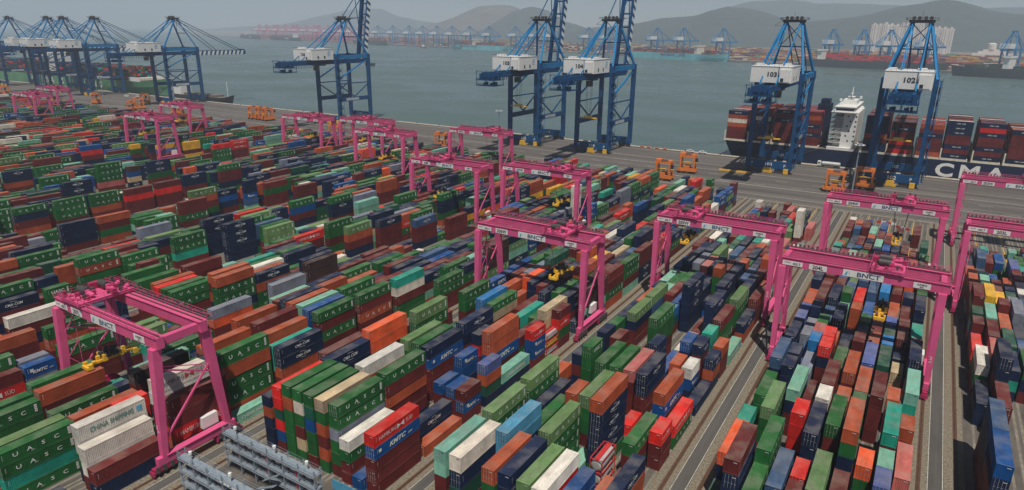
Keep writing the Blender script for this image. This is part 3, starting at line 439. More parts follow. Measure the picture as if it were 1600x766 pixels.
@207 9|111.1 4 5.2 2 |142.4 4 9.9 4 gU*,gU,m,m|154.9 4 10.8 4 n*,gU,m|168.0 4 13.5 5 M*,M,M,lU,r|180.5 4 13.5 5 n,lU,c,nC|193.1 2 10.4 4 bK,bK,gU|199.5 4 10.8 4 n,n,m|212.0 4 10.4 4 nC,gU,m|225.1 4 7.8 3 o|237.7 4 10.8 4 bK,bK,gU|250.2 4 8.1 3 gU,gU|262.7 4 8.1 3 nC,o|275.3 4 10.4 4 a,a,a|287.8 4 10.8 4 gU,gU,nC,gU|300.9 4 11.4 4 o,gU,nC,gU|313.5 4 11.4 4 gU,gU,gU,nC|34.4 2 5.4 2 nC|44.9 4 5.9 2 m*,n*|59.7 4 12.5 4 m*,m*,rH*,o*|72.2 4 2.3 1 cS*|85.5 4 12.4 5 nC*,nC*,o*,m|98.0 4 5.2 2 
@208 0|106.3 4 11.9 4 m*,m|118.9 4 5.2 2 |132.0 2 7.8 3 gU|138.4 4 10.8 4 gU|150.9 2 11.4 4 nC|162.6 4 11.7 4 gU*,g,m,g|175.1 4 10.8 4 a|188.2 4 10.8 4 nC|200.7 4 14.2 5 gU,gU|213.8 4 11.4 4 m|226.4 4 10.4 4 s|238.9 4 10.4 4 m|251.4 4 10.8 4 gU|264.0 2 10.4 4 m|270.9 4 8.6 3 t|283.5 4 10.8 4 m|296.6 4 11.4 4 m|309.1 2 11.4 4 lU|46.9 4 8.6 3 o|59.4 4 5.7 2 |72.0 4 5.2 2 |85.1 2 2.6 1 m|92.2 4 11.7 4 g*,g,m,m
@208 1|107.7 4 5.7 2 |120.2 4 8.1 3 |132.8 4 10.8 4 m|145.3 4 11.4 4 rH*,m,n|170.4 4 7.8 3 |183.5 4 11.4 4 m|196.0 4 10.4 4 nC|208.6 4 10.8 4 m|221.1 4 8.6 3 |233.7 4 10.4 4 nC|246.2 4 10.8 4 bK|258.7 4 8.1 3 M|271.3 4 8.6 3 gU|283.8 2 10.8 4 b|290.2 2 10.4 4 nC|296.6 4 11.4 4 w|309.7 4 8.6 3 |322.3 2 11.4 4 n|46.9 4 7.8 3 |59.4 4 13.6 5 w*,m*,n,o|71.9 4 8.6 3 m|95.2 4 10.6 4 o,m,g,g
@208 2|106.7 4 8.6 3 gU|119.3 4 8.6 3 |131.8 4 10.4 4 nC|144.4 4 5.4 2 nC|170.0 4 11.4 4 gU|182.5 4 13.0 5 G|195.1 4 10.8 4 nC|208.2 2 10.4 4 gU|215.1 4 11.4 4 gU|227.7 4 11.4 4 rH|240.2 4 10.4 4 gU|253.3 4 8.1 3 nC|265.8 4 8.1 3 o|278.4 4 10.8 4 nC|290.9 4 11.4 4 m|303.5 4 10.8 4 a|47.4 4 8.6 3 |60.5 4 2.6 1 |73.1 4 10.8 4 n*,nC|94.2 4 10.5 4 r,r,m,o
@208 3|107.1 4 8.1 3 |119.6 4 10.8 4 t|132.1 4 10.8 4 nC|144.7 4 2.6 1 |163.7 4 11.4 4 lU*,o,m,n|176.2 4 13.0 5 n,n,e,c,lU|188.8 4 10.8 4 a|201.3 4 10.8 4 G,m|213.9 4 10.8 4 m,gU,O|226.9 2 10.8 4 |233.9 4 10.4 4 nC|246.4 4 7.8 3 s|259.5 4 8.1 3 o|272.1 4 10.4 4 rH|284.6 2 10.4 4 cS|291.6 4 10.8 4 o|304.1 4 11.4 4 m|316.7 4 11.4 4 bK|46.9 4 10.4 4 |60.0 2 2.6 1 |66.4 4 8.6 3 |78.9 4 2.7 1 |94.5 4 10.5 4 g,g,o,g
@208 4|107.1 4 8.1 3 |119.6 4 10.4 4 gU|132.1 4 11.4 4 gU|144.7 4 2.9 1 |176.8 4 11.1 4 nC*,m,m,m|189.3 4 10.4 4 o,rH,gU,m|202.4 2 10.8 4 gU|214.3 4 13.6 5 gU,n,n,g,o|226.9 4 11.4 4 nC,gU,m|239.4 4 8.1 3 |252.5 4 8.1 3 |265.0 4 10.8 4 o|278.1 4 10.8 4 G|291.2 4 11.4 4 gU|304.3 4 10.4 4 M|316.9 4 11.4 4 m|46.9 4 10.4 4 |59.4 4 5.4 2 |72.0 2 11.4 4 M|78.4 4 2.9 1 |94.5 4 10.4 4 gU*,gU*,m*,g*
@208 5|104.6 4 2.6 1 |117.7 4 10.8 4 w|130.8 4 11.4 4 n*,n|143.3 4 5.7 2 o|193.5 4 10.4 4 gU,gU,rH,gU|218.6 4 2.9 1 |231.7 4 10.4 4 n|244.8 2 7.8 3 |251.2 4 8.6 3 |263.7 2 11.4 4 G|270.7 4 11.4 4 gU|283.2 4 11.4 4 n|295.8 4 10.4 4 gU|308.3 4 10.8 4 gU|320.8 2 11.4 4 gU|48.1 4 13.8 5 o*,m*|60.6 4 5.7 2 |73.1 4 5.4 2 |85.7 2 2.7 1 b
@208 6|103.3 4 14.1 5 o,m,o,n|115.8 4 10.4 4 o|128.9 4 7.8 3 gU|141.4 4 5.7 2 w|154.0 4 2.6 1 |192.1 4 2.9 1 c|217.2 4 2.7 1 |229.8 4 8.1 3 |242.9 4 11.4 4 m,m|255.4 2 10.4 4 nC|261.8 4 10.8 4 m|274.3 4 11.4 4 n|287.4 4 11.4 4 t|300.0 4 10.8 4 n|313.1 2 11.4 4 |46.9 4 7.8 3 |61.2 4 14.2 5 gU*,o*,m,m|73.7 2 10.4 4 nC*|80.1 4 2.7 1 m
@208 7|102.3 4 13.8 5 o*,gU*,gU*,n,g|114.9 4 10.8 4 nC*,o,gU,gU|127.4 4 7.8 3 m|140.5 4 5.2 2 lU|153.6 4 2.7 1 |166.1 4 2.6 1 |178.7 4 2.9 1 nC|191.2 4 2.7 1 bK|203.7 4 2.9 1 m|216.3 2 5.2 2 |222.7 4 11.4 4 c,c|235.8 4 8.1 3 nC|248.3 4 8.6 3 G|260.9 4 10.4 4 o|274.0 4 11.4 4 nC|287.0 4 10.8 4 nC|299.6 4 11.4 4 m|312.1 4 13.0 5 r|47.4 4 7.8 3 |60.5 4 2.9 1 |73.1 4 8.6 3 lU*|86.2 4 2.7 1 G
@208 8|117.8 4 7.8 3 nC,gU,n|130.3 4 11.4 4 nC,nC|143.4 4 5.4 2 n|156.5 4 5.7 2 m|169.1 4 2.6 1 m|183.9 4 11.6 4 sC,m,m,n|196.4 4 2.6 1 gU|209.5 4 5.7 2 |222.1 4 11.4 4 gU|235.2 4 8.1 3 gU|247.7 4 10.8 4 o,o|260.8 4 10.8 4 gU|273.3 4 8.6 3 cS|285.9 4 10.4 4 nC|298.4 4 14.2 5 lU,n|310.9 4 10.8 4 gU|323.5 2 7.8 3 |39.9 4 13.4 5 gU,m|52.4 2 11.1 4 a|60.7 4 11.4 4 gU*,m*,m*,m|73.2 4 8.1 3 lU*,lU*,m|85.8 4 2.9 1 m|98.3 2 5.4 2 
@208 9|108.8 2 2.6 1 |115.8 4 8.6 3 a*,a|128.9 4 11.4 4 M*,M*,m|141.4 4 5.7 2 m|154.5 4 5.2 2 m|167.1 2 5.4 2 o,o|200.1 4 8.9 3 m,m,m|212.7 4 10.4 4 nC,y,gU|225.2 4 10.4 4 nC,O|237.8 4 8.1 3 nC,c|250.3 4 10.8 4 nC,nC,gU|262.8 4 11.4 4 o,o,y,m|275.4 4 8.6 3 o,G,M|288.5 4 11.4 4 r,r,gU|301.6 4 10.8 4 a,a,G|314.7 4 10.4 4 t,m,nC|39.6 4 10.9 4 m*,rH*|52.3 2 10.9 4 bK*,a|58.7 2 5.4 2 |77.7 4 5.4 2 t*,a|96.3 4 8.0 3 a*,O*,m
@209 0|104.6 4 10.4 4 rH|117.1 4 10.4 4 n|129.6 4 8.6 3 |142.7 4 11.4 4 b|155.8 4 10.8 4 nC|168.9 4 8.6 3 O,bK|182.0 4 5.4 2 |194.5 4 5.2 2 |207.1 4 10.4 4 |219.6 4 11.4 4 gU|232.2 4 10.4 4 y|244.7 4 8.1 3 |257.8 4 11.4 4 m|270.3 4 10.8 4 cS|282.9 4 10.8 4 gU|296.0 4 11.4 4 s|308.5 4 10.4 4 e|321.0 2 10.4 4 gU|59.4 4 11.4 4 |72.5 4 10.4 4 gU|85.1 2 10.8 4 G,G|91.5 4 10.4 4 gU
@209 1|104.6 4 10.8 4 G|117.1 4 11.4 4 lU|129.6 4 10.8 4 gU|142.2 4 10.4 4 |155.3 4 10.4 4 bK|167.8 2 10.4 4 lU|177.9 4 11.2 4 gU,b,m,n|190.5 4 8.6 3 nC,G,gU|203.6 4 11.4 4 o|216.7 4 10.8 4 gU,gU|229.7 4 10.8 4 gU|242.8 4 7.8 3 |255.4 4 10.4 4 m|267.9 4 11.4 4 n|280.5 4 10.4 4 m|293.5 4 10.8 4 o|306.1 2 10.8 4 m|312.5 4 10.4 4 |60.0 4 10.4 4 |72.5 4 10.8 4 m*|85.1 4 7.8 3 gU|98.2 2 10.4 4 
@209 2|112.1 4 10.8 4 n,m,gU,lU|125.2 2 10.8 4 gU|135.8 4 13.7 5 nC*,nC,n,n,n|148.3 4 11.4 4 e|160.9 4 10.8 4 nC,nC|199.0 2 10.8 4 o|205.4 2 10.8 4 gU|211.8 4 10.4 4 nC|226.8 4 10.9 4 o,o,m,m|239.3 2 11.4 4 m|245.7 4 10.8 4 gU|258.8 4 10.8 4 gU|277.8 4 10.8 4 o|290.9 4 11.4 4 m|303.4 4 11.4 4 o|316.0 4 10.4 4 |60.0 4 10.4 4 |73.1 2 7.8 3 |80.0 4 8.6 3 nC|92.6 2 7.8 3 |99.5 4 11.4 4 m
@209 3|111.0 2 10.8 4 n,n|122.3 4 11.2 4 gU*,gU*,t*,m|147.9 4 13.5 5 rH|160.5 4 2.9 1 |198.1 4 10.8 4 gU|242.1 4 7.8 3 |254.7 2 10.4 4 nC|261.6 4 10.8 4 M|274.7 4 10.8 4 o|287.2 4 11.4 4 lU|299.8 4 10.8 4 m|312.3 4 11.4 4 nC|66.4 2 10.4 4 nC|72.8 4 8.1 3 |85.9 4 11.4 4 o,o,gU,M|98.4 4 10.4 4 m
@209 4|102.9 4 10.4 4 gU*,gU|141.6 2 10.4 4 |148.6 4 13.0 5 lU|161.1 4 2.7 1 o|191.1 4 11.4 4 gU,nC,n,m|203.6 4 10.8 4 o|241.8 4 10.4 4 nC|254.3 4 10.4 4 lU|266.9 4 11.4 4 gU|280.0 4 8.1 3 |292.5 4 10.8 4 gU|305.6 4 13.0 5 gU|318.1 2 10.4 4 |66.0 4 11.1 4 gU*,n|78.5 2 10.4 4 n*,m|90.3 4 13.3 5 gU*,oU*,g*,m*,o*
@209 5|104.0 4 7.8 3 gU,gU|142.2 4 13.0 5 gU|154.7 2 11.4 4 gU|161.1 4 2.9 1 |173.7 4 2.7 1 |206.3 4 2.6 1 |231.9 4 10.8 4 m,m|245.0 4 11.4 4 rH|257.5 4 10.8 4 m|270.1 4 11.4 4 nC|282.6 2 13.5 5 nC,nC|289.6 4 10.4 4 |302.1 4 10.8 4 rH|315.2 2 11.4 4 n|322.1 2 10.4 4 m|59.4 4 5.4 2 |72.0 4 5.4 2 
@209 6|111.2 2 2.6 1 |118.2 4 2.6 1 m|136.1 4 13.9 5 nC*,nC*,nC*,n*,n*|148.7 4 10.8 4 s,s,n,gU|161.2 4 2.9 1 |173.7 4 2.9 1 |199.9 4 11.4 4 a,a,rH|213.0 4 2.7 1 |225.5 4 2.7 1 |238.1 2 11.4 4 gU|244.5 4 11.4 4 m|257.0 4 10.8 4 n|270.1 4 10.8 4 o|282.7 4 10.8 4 w|295.8 4 11.4 4 c|308.8 4 10.8 4 G|60.5 4 8.6 3 |73.1 4 7.8 3 M,M,m
@209 7|104.6 4 2.9 1 |117.1 4 2.6 1 |155.3 4 5.7 2 |167.8 4 5.2 2 lU|180.3 4 2.7 1 |192.9 4 2.7 1 |205.4 4 2.7 1 |218.0 4 2.9 1 |231.1 4 10.8 4 nC|243.6 4 8.1 3 |256.1 4 8.1 3 |268.7 4 10.4 4 gU|281.2 2 13.5 5 n,gU|287.6 4 14.2 5 gU,rH|312.7 2 10.8 4 m|319.1 2 11.4 4 m|65.8 4 8.1 3 m|78.4 4 2.6 1 n
@209 8|102.1 2 10.8 4 m|108.5 4 2.6 1 |147.2 4 11.4 4 gU,gU,m|159.8 4 5.4 2 gU|172.9 4 5.2 2 w|185.9 4 2.9 1 |198.5 4 5.4 2 rH|211.0 4 5.2 2 nC|223.6 4 11.4 4 n|236.1 4 10.8 4 m,m|248.6 4 10.4 4 nC|261.2 2 11.4 4 M|267.6 4 10.4 4 m|280.1 2 10.8 4 nC|287.1 2 10.4 4 o|294.1 4 11.4 4 gU|307.1 4 10.4 4 b|62.1 4 11.1 4 nC*,m,n,m|76.2 2 11.1 4 gU*,g,g,g|82.6 4 2.9 1 nC|95.1 2 2.9 1 w
@209 9|108.3 4 5.4 2 o|120.9 4 2.9 1 c|146.5 4 11.4 4 lU*,lU,cS|159.6 2 7.8 3 c|166.6 4 5.4 2 o,c|179.1 4 5.2 2 |191.6 4 11.4 4 c,c|204.2 4 5.2 2 |216.7 4 8.1 3 |229.8 4 10.4 4 n,o|242.3 4 8.1 3 nC|254.9 2 11.4 4 n,n|261.3 4 10.4 4 gU,gU|274.4 4 10.8 4 o,o|286.9 4 11.4 4 m,m,gU|299.5 4 10.8 4 gU,gU,bK|312.6 4 11.4 4 gU,nC|60.0 4 2.7 1 nC|85.6 2 2.7 1 |95.8 4 9.7 4 g*,g,m,o
@210 0|109.6 4 10.8 4 n*,n*,n*,m*|123.0 4 10.6 4 o*,m,g,o|135.5 4 8.1 3 gU|148.6 4 8.1 3 nC|161.7 2 10.8 4 |171.3 4 10.7 4 nC,b,n,m|183.9 4 8.1 3 m,m,gU|196.4 2 10.4 4 m|202.8 4 10.8 4 m|215.4 4 7.8 3 |227.9 4 10.4 4 gU|240.4 4 11.4 4 m|253.0 4 10.4 4 |265.5 4 10.4 4 m|278.1 4 10.4 4 m|291.2 4 10.8 4 |303.7 4 13.5 5 nC|316.2 4 10.8 4 nC|73.1 4 10.8 4 |85.6 2 10.8 4 c|92.0 4 7.8 3 a
@210 1|142.7 4 8.1 3 c,m,nC|159.5 4 13.7 5 lU,o,m,g,n|184.6 4 10.8 4 o,o,nC,m|197.2 4 11.4 4 m|209.7 4 10.4 4 |222.8 4 8.1 3 |235.9 4 11.4 4 n|248.4 4 11.4 4 m|261.0 4 10.8 4 n|273.5 4 10.4 4 m|286.0 4 13.0 5 e|298.6 4 13.5 5 nC,m|311.1 4 10.8 4 gU|323.7 2 10.8 4 nC|73.1 4 11.4 4 |85.6 2 10.8 4 m
@210 2|134.7 4 8.6 3 |152.3 4 10.9 4 m,m,gU,m|183.7 2 14.2 5 n,n,bK,s,cS|194.6 4 11.1 4 m,g,m,m|207.1 4 11.4 4 gU,gU,nC,G|219.7 4 8.1 3 |232.2 4 10.4 4 m|245.3 4 10.8 4 m|257.8 4 7.8 3 |270.4 4 10.8 4 m|282.9 4 13.0 5 gU|295.5 4 10.8 4 m|308.5 4 10.4 4 gU|321.1 2 7.8 3 |84.5 4 11.4 4 m,m
@210 3|130.2 4 2.7 1 |142.7 2 10.8 4 o,o|213.5 4 11.4 4 lU|226.0 2 11.4 4 m|232.4 4 10.8 4 cS|245.0 4 11.4 4 gU,gU|257.5 4 10.4 4 gU|270.1 4 11.4 4 m|282.6 4 10.4 4 m|295.1 4 10.4 4 rH|307.7 4 11.4 4 m|320.2 2 7.8 3 |72.5 2 10.4 4 |79.5 4 10.8 4 m|92.0 4 7.8 3 nC
@210 4|104.6 4 2.6 1 n|117.1 4 2.6 1 |129.6 4 10.8 4 gU,cS,n|168.4 4 2.6 1 |206.0 2 11.4 4 M,o,nC,m|212.9 4 11.4 4 gU|226.0 4 10.8 4 gU|239.1 4 7.8 3 G|251.7 4 10.4 4 gU|264.2 2 10.8 4 n|270.6 2 11.4 4 gU|277.0 4 11.4 4 lU|289.6 2 10.4 4 c|296.0 4 10.4 4 m|308.5 4 11.4 4 M|321.1 2 10.8 4 n|78.9 4 10.4 4 o|92.0 4 7.8 3 gU
@210 5|104.6 4 2.6 1 |117.1 4 2.6 1 |129.6 4 10.4 4 gU,o|155.3 4 2.6 1 |167.8 4 2.6 1 |205.4 4 10.4 4 gU|218.0 4 11.4 4 cS|231.1 4 10.4 4 gU|244.1 2 7.8 3 |250.6 4 11.4 4 o|263.1 4 11.4 4 o|276.2 4 10.4 4 gU|288.7 4 10.8 4 o|301.8 4 10.8 4 o|314.4 4 10.8 4 o|73.1 2 11.4 4 |79.5 4 10.4 4 m,m|92.0 4 5.4 2 m
@210 6|111.0 4 2.7 1 |123.5 4 5.4 2 G|136.0 2 10.8 4 c|142.5 4 2.7 1 |155.0 4 2.6 1 |167.5 4 2.6 1 |180.1 4 2.6 1 |192.6 4 2.9 1 m|205.2 2 10.4 4 w|211.6 4 11.4 4 nC|224.1 4 10.8 4 bK,bK|236.6 4 7.8 3 a|249.2 4 8.6 3 |262.3 4 11.4 4 gU|274.8 4 10.4 4 o|287.4 4 10.8 4 cS|299.9 4 10.4 4 G|312.4 2 10.4 4 |72.2 4 7.8 3 |84.8 4 8.1 3 bK|97.9 4 2.6 1 
@210 7|110.7 2 5.4 2 m|117.1 4 5.7 2 m|129.6 4 10.8 4 gU,gU,m|142.7 4 2.7 1 |155.3 4 5.4 2 |167.8 4 5.7 2 lU|180.3 4 2.7 1 |199.4 4 10.6 4 m,m,n,g|212.0 4 11.4 4 n,e,c,rH|225.1 2 8.1 3 rH|232.0 4 8.1 3 o|245.1 4 8.1 3 |257.6 4 10.8 4 nC|270.7 4 10.4 4 |283.8 2 10.8 4 w|290.2 4 10.4 4 |302.8 4 10.8 4 |315.9 4 10.8 4 |72.5 4 8.6 3 |85.6 4 10.8 4 n*|98.2 4 5.2 2 m
@210 8|105.1 4 5.7 2 m|118.2 4 5.2 2 |130.7 4 5.4 2 n|143.8 4 2.6 1 |156.4 4 5.2 2 |168.9 4 5.2 2 |181.4 2 2.6 1 |188.4 4 2.9 1 |214.0 4 10.4 4 nC,nC,n,s|227.1 4 8.1 3 M|240.2 4 11.4 4 n|252.8 4 10.8 4 m|265.3 4 11.4 4 nC,nC|277.8 4 11.4 4 gU,gU|290.4 2 11.4 4 gU|296.8 4 13.5 5 c|309.9 4 10.4 4 |322.4 2 10.8 4 m|79.5 4 7.8 3 |92.0 4 5.2 2 
@210 9|110.1 4 5.2 2 |123.2 4 10.4 4 a*,a|135.8 4 5.2 2 |148.3 4 5.2 2 |161.4 2 5.4 2 |167.8 4 5.7 2 o|180.3 4 5.4 2 m|192.9 4 2.6 1 |218.5 4 8.6 3 bK,bK|231.1 2 11.4 4 m,m|237.5 4 11.4 4 nC,gU|250.0 2 10.8 4 O,O|256.4 4 11.4 4 a,nC,gU|269.5 4 8.6 3 nC,m|282.0 4 10.8 4 gU,nC|294.6 4 11.4 4 m,n|307.1 4 13.5 5 n,gU,m|319.7 2 10.8 4 gU,o|72.5 4 10.4 4 o,m|85.1 4 10.4 4 gU*,gU|97.6 4 5.7 2 
@211 0|111.2 2 10.8 4 nC|117.7 4 11.4 4 nC,gU,m,r|130.7 4 10.4 4 n,n,m,nC|143.8 4 8.1 3 gU|156.4 4 8.6 3 lU|169.5 4 7.8 3 |183.5 4 11.1 4 nC,n,m,m|196.0 4 10.4 4 gU,gU,nC|209.1 4 10.8 4 n|222.2 4 11.4 4 gU|235.3 4 10.8 4 nC,nC|247.9 4 7.8 3 |260.4 4 11.4 4 nC|273.5 4 10.4 4 |286.0 4 11.4 4 nC|299.1 4 10.4 4 gU|311.7 4 10.8 4 m|85.1 4 8.1 3 |98.2 4 10.8 4 gU,gU,gU,gU
@211 1|110.1 4 11.0 4 gU*,n*,m*,o|125.1 4 11.1 4 gU*,gU,gU,m|139.4 4 10.9 4 gU,gU,o,m|152.0 4 8.6 3 G,m,m|164.5 2 8.1 3 c,m,m|184.0 4 2.6 1 gU|197.1 4 10.4 4 nC,nC,gU,cS|209.6 4 10.4 4 m|222.2 4 11.4 4 m,m|234.7 4 8.1 3 gU|247.3 4 8.1 3 |260.4 4 11.4 4 M|272.9 4 11.4 4 |285.4 4 11.4 4 m|298.0 4 10.8 4 |310.5 4 11.4 4 n|323.1 2 10.4 4 m|85.6 4 8.6 3 |98.7 2 11.4 4 n,cS,gU,O
@211 2|152.4 4 10.8 4 m,r,m,m|166.3 4 11.2 4 m,r,m,m|192.0 2 2.7 1 bK|199.6 4 13.8 5 gU,m,m,n,g|212.1 4 10.8 4 nC,nC|224.7 4 7.8 3 gU|237.2 4 10.8 4 a,a|249.8 4 11.4 4 n|262.3 4 13.5 5 o,t|274.8 4 13.0 5 m|287.4 2 11.4 4 m|293.8 4 11.4 4 |306.9 2 10.8 4 |92.6 2 8.1 3 
@211 3|182.0 4 2.9 1 |215.1 2 10.8 4 nC,m|221.6 4 8.1 3 e|234.1 4 7.8 3 |246.6 2 10.8 4 o|253.6 4 10.4 4 M|266.7 4 10.8 4 cS|279.2 4 11.4 4 a|292.3 4 11.4 4 |304.9 2 11.4 4 gU|85.1 4 10.8 4 
@211 4|122.7 4 2.7 1 |135.2 4 2.9 1 |187.6 4 2.9 1 |212.7 4 8.1 3 a|238.3 4 11.4 4 nC|250.8 4 10.8 4 nC|263.4 4 11.4 4 nC|275.9 4 10.8 4 gU|288.4 4 10.8 4 |301.0 4 11.4 4 m|314.1 2 10.4 4 nC|84.5 4 10.8 4 
@211 5|124.1 4 2.7 1 |136.6 4 2.9 1 |175.3 4 2.9 1 w|187.9 4 2.6 1 |214.0 2 7.8 3 |220.4 4 7.8 3 |233.0 4 8.1 3 |245.5 2 10.8 4 nC|251.9 4 11.4 4 gU|264.5 4 11.4 4 o|277.6 4 10.8 4 b|290.7 4 13.0 5 b|303.2 4 10.8 4 M|315.7 2 11.4 4 gU|85.9 4 10.4 4 |98.4 4 2.7 1 gU
@211 6|105.1 4 2.7 1 |117.6 2 2.9 1 |124.6 4 2.6 1 |137.1 4 2.6 1 nC|175.3 4 5.7 2 |187.9 4 2.7 1 |200.4 4 2.6 1 m|212.9 4 8.1 3 |225.5 2 10.4 4 nC|231.9 4 10.4 4 |245.0 4 11.4 4 n,n|257.5 4 10.4 4 gU|270.1 4 10.8 4 nC|282.6 4 14.2 5 w,w|295.1 4 11.4 4 a|307.7 4 10.8 4 gU|320.2 2 10.8 4 M|92.6 4 5.4 2 n
@211 7|112.3 2 2.6 1 |118.8 4 5.2 2 |131.3 4 5.4 2 m|143.8 4 2.6 1 |156.9 2 2.6 1 |163.9 4 2.7 1 |177.0 4 5.4 2 |189.5 4 2.6 1 |202.6 4 8.6 3 gU|215.1 4 10.4 4 m|227.7 4 11.4 4 s|240.8 4 8.6 3 nC|253.9 4 8.6 3 s|266.9 4 10.4 4 e|279.5 4 11.4 4 c|292.0 4 10.4 4 nC|304.6 2 10.8 4 c|86.2 4 7.8 3 |99.2 4 2.7 1 
@211 8|110.1 4 2.9 1 |135.2 4 2.9 1 |147.8 4 2.7 1 |160.3 4 2.6 1 |172.8 4 8.6 3 m|185.4 2 5.7 2 |191.8 4 2.9 1 |204.3 4 8.1 3 |217.4 4 11.4 4 n|230.0 4 11.4 4 nC|242.5 4 8.1 3 t|255.0 4 10.8 4 n,m|267.6 4 10.4 4 |280.1 4 14.2 5 cS,cS|292.7 4 10.8 4 lU|305.7 4 11.4 4 bK|85.1 4 11.4 4 |97.6 4 2.6 1 
@211 9|109.6 4 5.7 2 gU,gU|122.7 4 5.7 2 gU,bK|135.8 4 2.7 1 |148.9 4 2.9 1 |161.9 4 2.7 1 |175.0 4 5.7 2 |188.1 4 2.7 1 |200.7 4 10.8 4 nC,nC|213.2 4 10.8 4 m,c|225.7 4 10.4 4 G,n|238.3 4 8.6 3 nC|250.8 4 7.8 3 |263.4 4 11.4 4 gU,gU|275.9 4 13.0 5 O,O,gU|289.0 4 10.8 4 nC,m|301.5 4 10.8 4 m|314.1 4 10.8 4 m|84.5 4 8.1 3 gU|97.0 4 5.4 2 m
@212 0|110.1 4 11.4 4 |122.7 2 5.7 2 |129.1 4 5.4 2 |142.2 4 13.5 5 o,o|155.3 2 10.4 4 cS|164.8 4 14.8 5 gU,gU,gU,p,m|190.0 4 12.2 4 nC,nC,g,m|202.6 2 10.8 4 lU,o,gU,gU|209.0 4 10.8 4 gU|221.5 2 11.4 4 m,gU|228.5 4 2.9 1 |241.6 4 5.2 2 nC|254.7 4 10.8 4 gU|267.2 4 10.4 4 |279.7 4 11.4 4 m|292.3 4 14.2 5 gU|304.8 4 10.4 4 |317.4 4 11.4 4 bK
@212 1|104.8 4 10.8 4 |117.4 2 10.8 4 n|123.8 4 8.6 3 gU|136.3 4 13.5 5 n,n|148.9 4 10.4 4 bK,bK,a,n|212.1 4 8.6 3 |224.7 4 5.4 2 nC|237.7 4 5.4 2 |250.8 4 10.8 4 o,gU|263.4 4 11.4 4 gU|275.9 4 10.8 4 O|288.5 4 14.2 5 gU|301.0 4 13.5 5 bK|313.5 4 7.8 3 
@212 2|110.4 4 10.4 4 o|123.5 4 7.8 3 |136.0 4 10.8 4 lU|148.6 2 10.8 4 cS|205.2 4 8.6 3 |217.7 4 5.2 2 |230.2 4 5.7 2 |242.8 4 5.7 2 |255.9 2 10.8 4 gU|262.3 4 11.4 4 lU|275.4 2 10.8 4 |281.8 2 14.2 5 a|288.2 2 13.5 5 rH|294.6 4 11.4 4 s|307.7 2 10.8 4 gU|97.9 4 10.4 4 
@212 3|104.0 4 10.8 4 |116.5 4 8.6 3 |129.6 2 8.6 3 |136.0 4 14.2 5 gU,gU|149.1 4 2.7 1 |174.8 2 13.0 5 M,b,e,nC|200.7 4 11.4 4 m,n|213.2 4 5.4 2 |226.3 4 5.2 2 |238.8 4 5.7 2 |251.4 4 10.4 4 e|263.9 4 11.4 4 nC|277.0 4 10.8 4 |289.6 4 13.0 5 o|302.6 2 10.4 4 |309.1 4 10.4 4 nC|321.6 2 8.1 3 
@212 4|110.1 4 11.4 4 o|122.7 4 8.6 3 |135.2 4 10.4 4 gU|147.8 4 2.7 1 |160.8 4 2.9 1 |173.4 4 2.9 1 |186.5 4 2.9 1 |199.0 4 8.6 3 n|211.6 4 8.6 3 bK|224.1 4 5.2 2 |236.6 4 8.1 3 m|249.2 4 10.4 4 |261.7 4 10.8 4 m|274.3 4 14.2 5 o|287.3 4 13.0 5 a|299.9 2 11.4 4 o|306.8 2 11.4 4 m
@212 5|110.1 4 10.4 4 nC|122.7 4 7.8 3 |135.2 2 11.4 4 b|141.6 4 10.8 4 |154.2 4 2.9 1 |166.7 4 2.9 1 |179.2 4 2.6 1 |192.3 4 2.6 1 |204.9 4 11.4 4 gU|217.4 4 7.8 3 rH|230.5 4 8.1 3 nC|243.0 4 11.4 4 cS|255.6 2 11.4 4 m|262.0 4 10.4 4 nC|274.5 4 14.2 5 s|287.6 4 10.4 4 m|300.7 4 11.4 4 m
@212 6|105.1 4 10.4 4 n|117.6 4 10.8 4 gU|130.2 2 10.4 4 |136.6 4 10.4 4 G|149.7 4 2.9 1 |162.2 4 2.6 1 |175.3 2 2.6 1 |182.3 4 2.9 1 |195.4 4 8.1 3 n,n|207.9 4 7.8 3 |221.0 4 7.8 3 |234.1 4 8.6 3 gU|247.2 4 10.8 4 gU|259.7 2 10.8 4 nC|266.7 4 11.4 4 m|279.8 4 14.2 5 nC,nC|292.3 4 10.8 4 |305.4 4 11.4 4 m
@212 7|111.2 4 10.4 4 lU|123.8 4 11.4 4 nC|149.4 4 5.2 2 |161.9 4 2.7 1 |175.0 2 2.7 1 |181.4 4 2.6 1 |194.0 4 10.4 4 nC,gU|206.5 4 8.6 3 e|219.6 4 8.6 3 m|232.7 2 7.8 3 |239.1 4 11.4 4 gU|251.7 4 10.8 4 |264.7 4 14.2 5 b,gU|277.8 4 10.4 4 nC|290.4 4 11.4 4 m|303.5 4 11.4 4 gU|316.6 4 10.8 4 n|98.7 4 10.4 4 
@212 8|111.8 4 10.8 4 m|124.3 4 11.4 4 G|136.9 4 10.8 4 m|149.4 4 5.7 2 |161.9 4 5.7 2 gU|174.5 4 5.4 2 nC|187.0 4 5.7 2 |199.6 4 11.4 4 gU|212.7 4 8.1 3 |225.2 4 8.6 3 n|237.7 4 11.4 4 o,o|250.3 4 11.4 4 nC|262.8 4 11.4 4 n|275.4 4 10.8 4 r|288.4 4 10.4 4 O|314.1 2 10.8 4 rH|99.2 4 10.8 4 
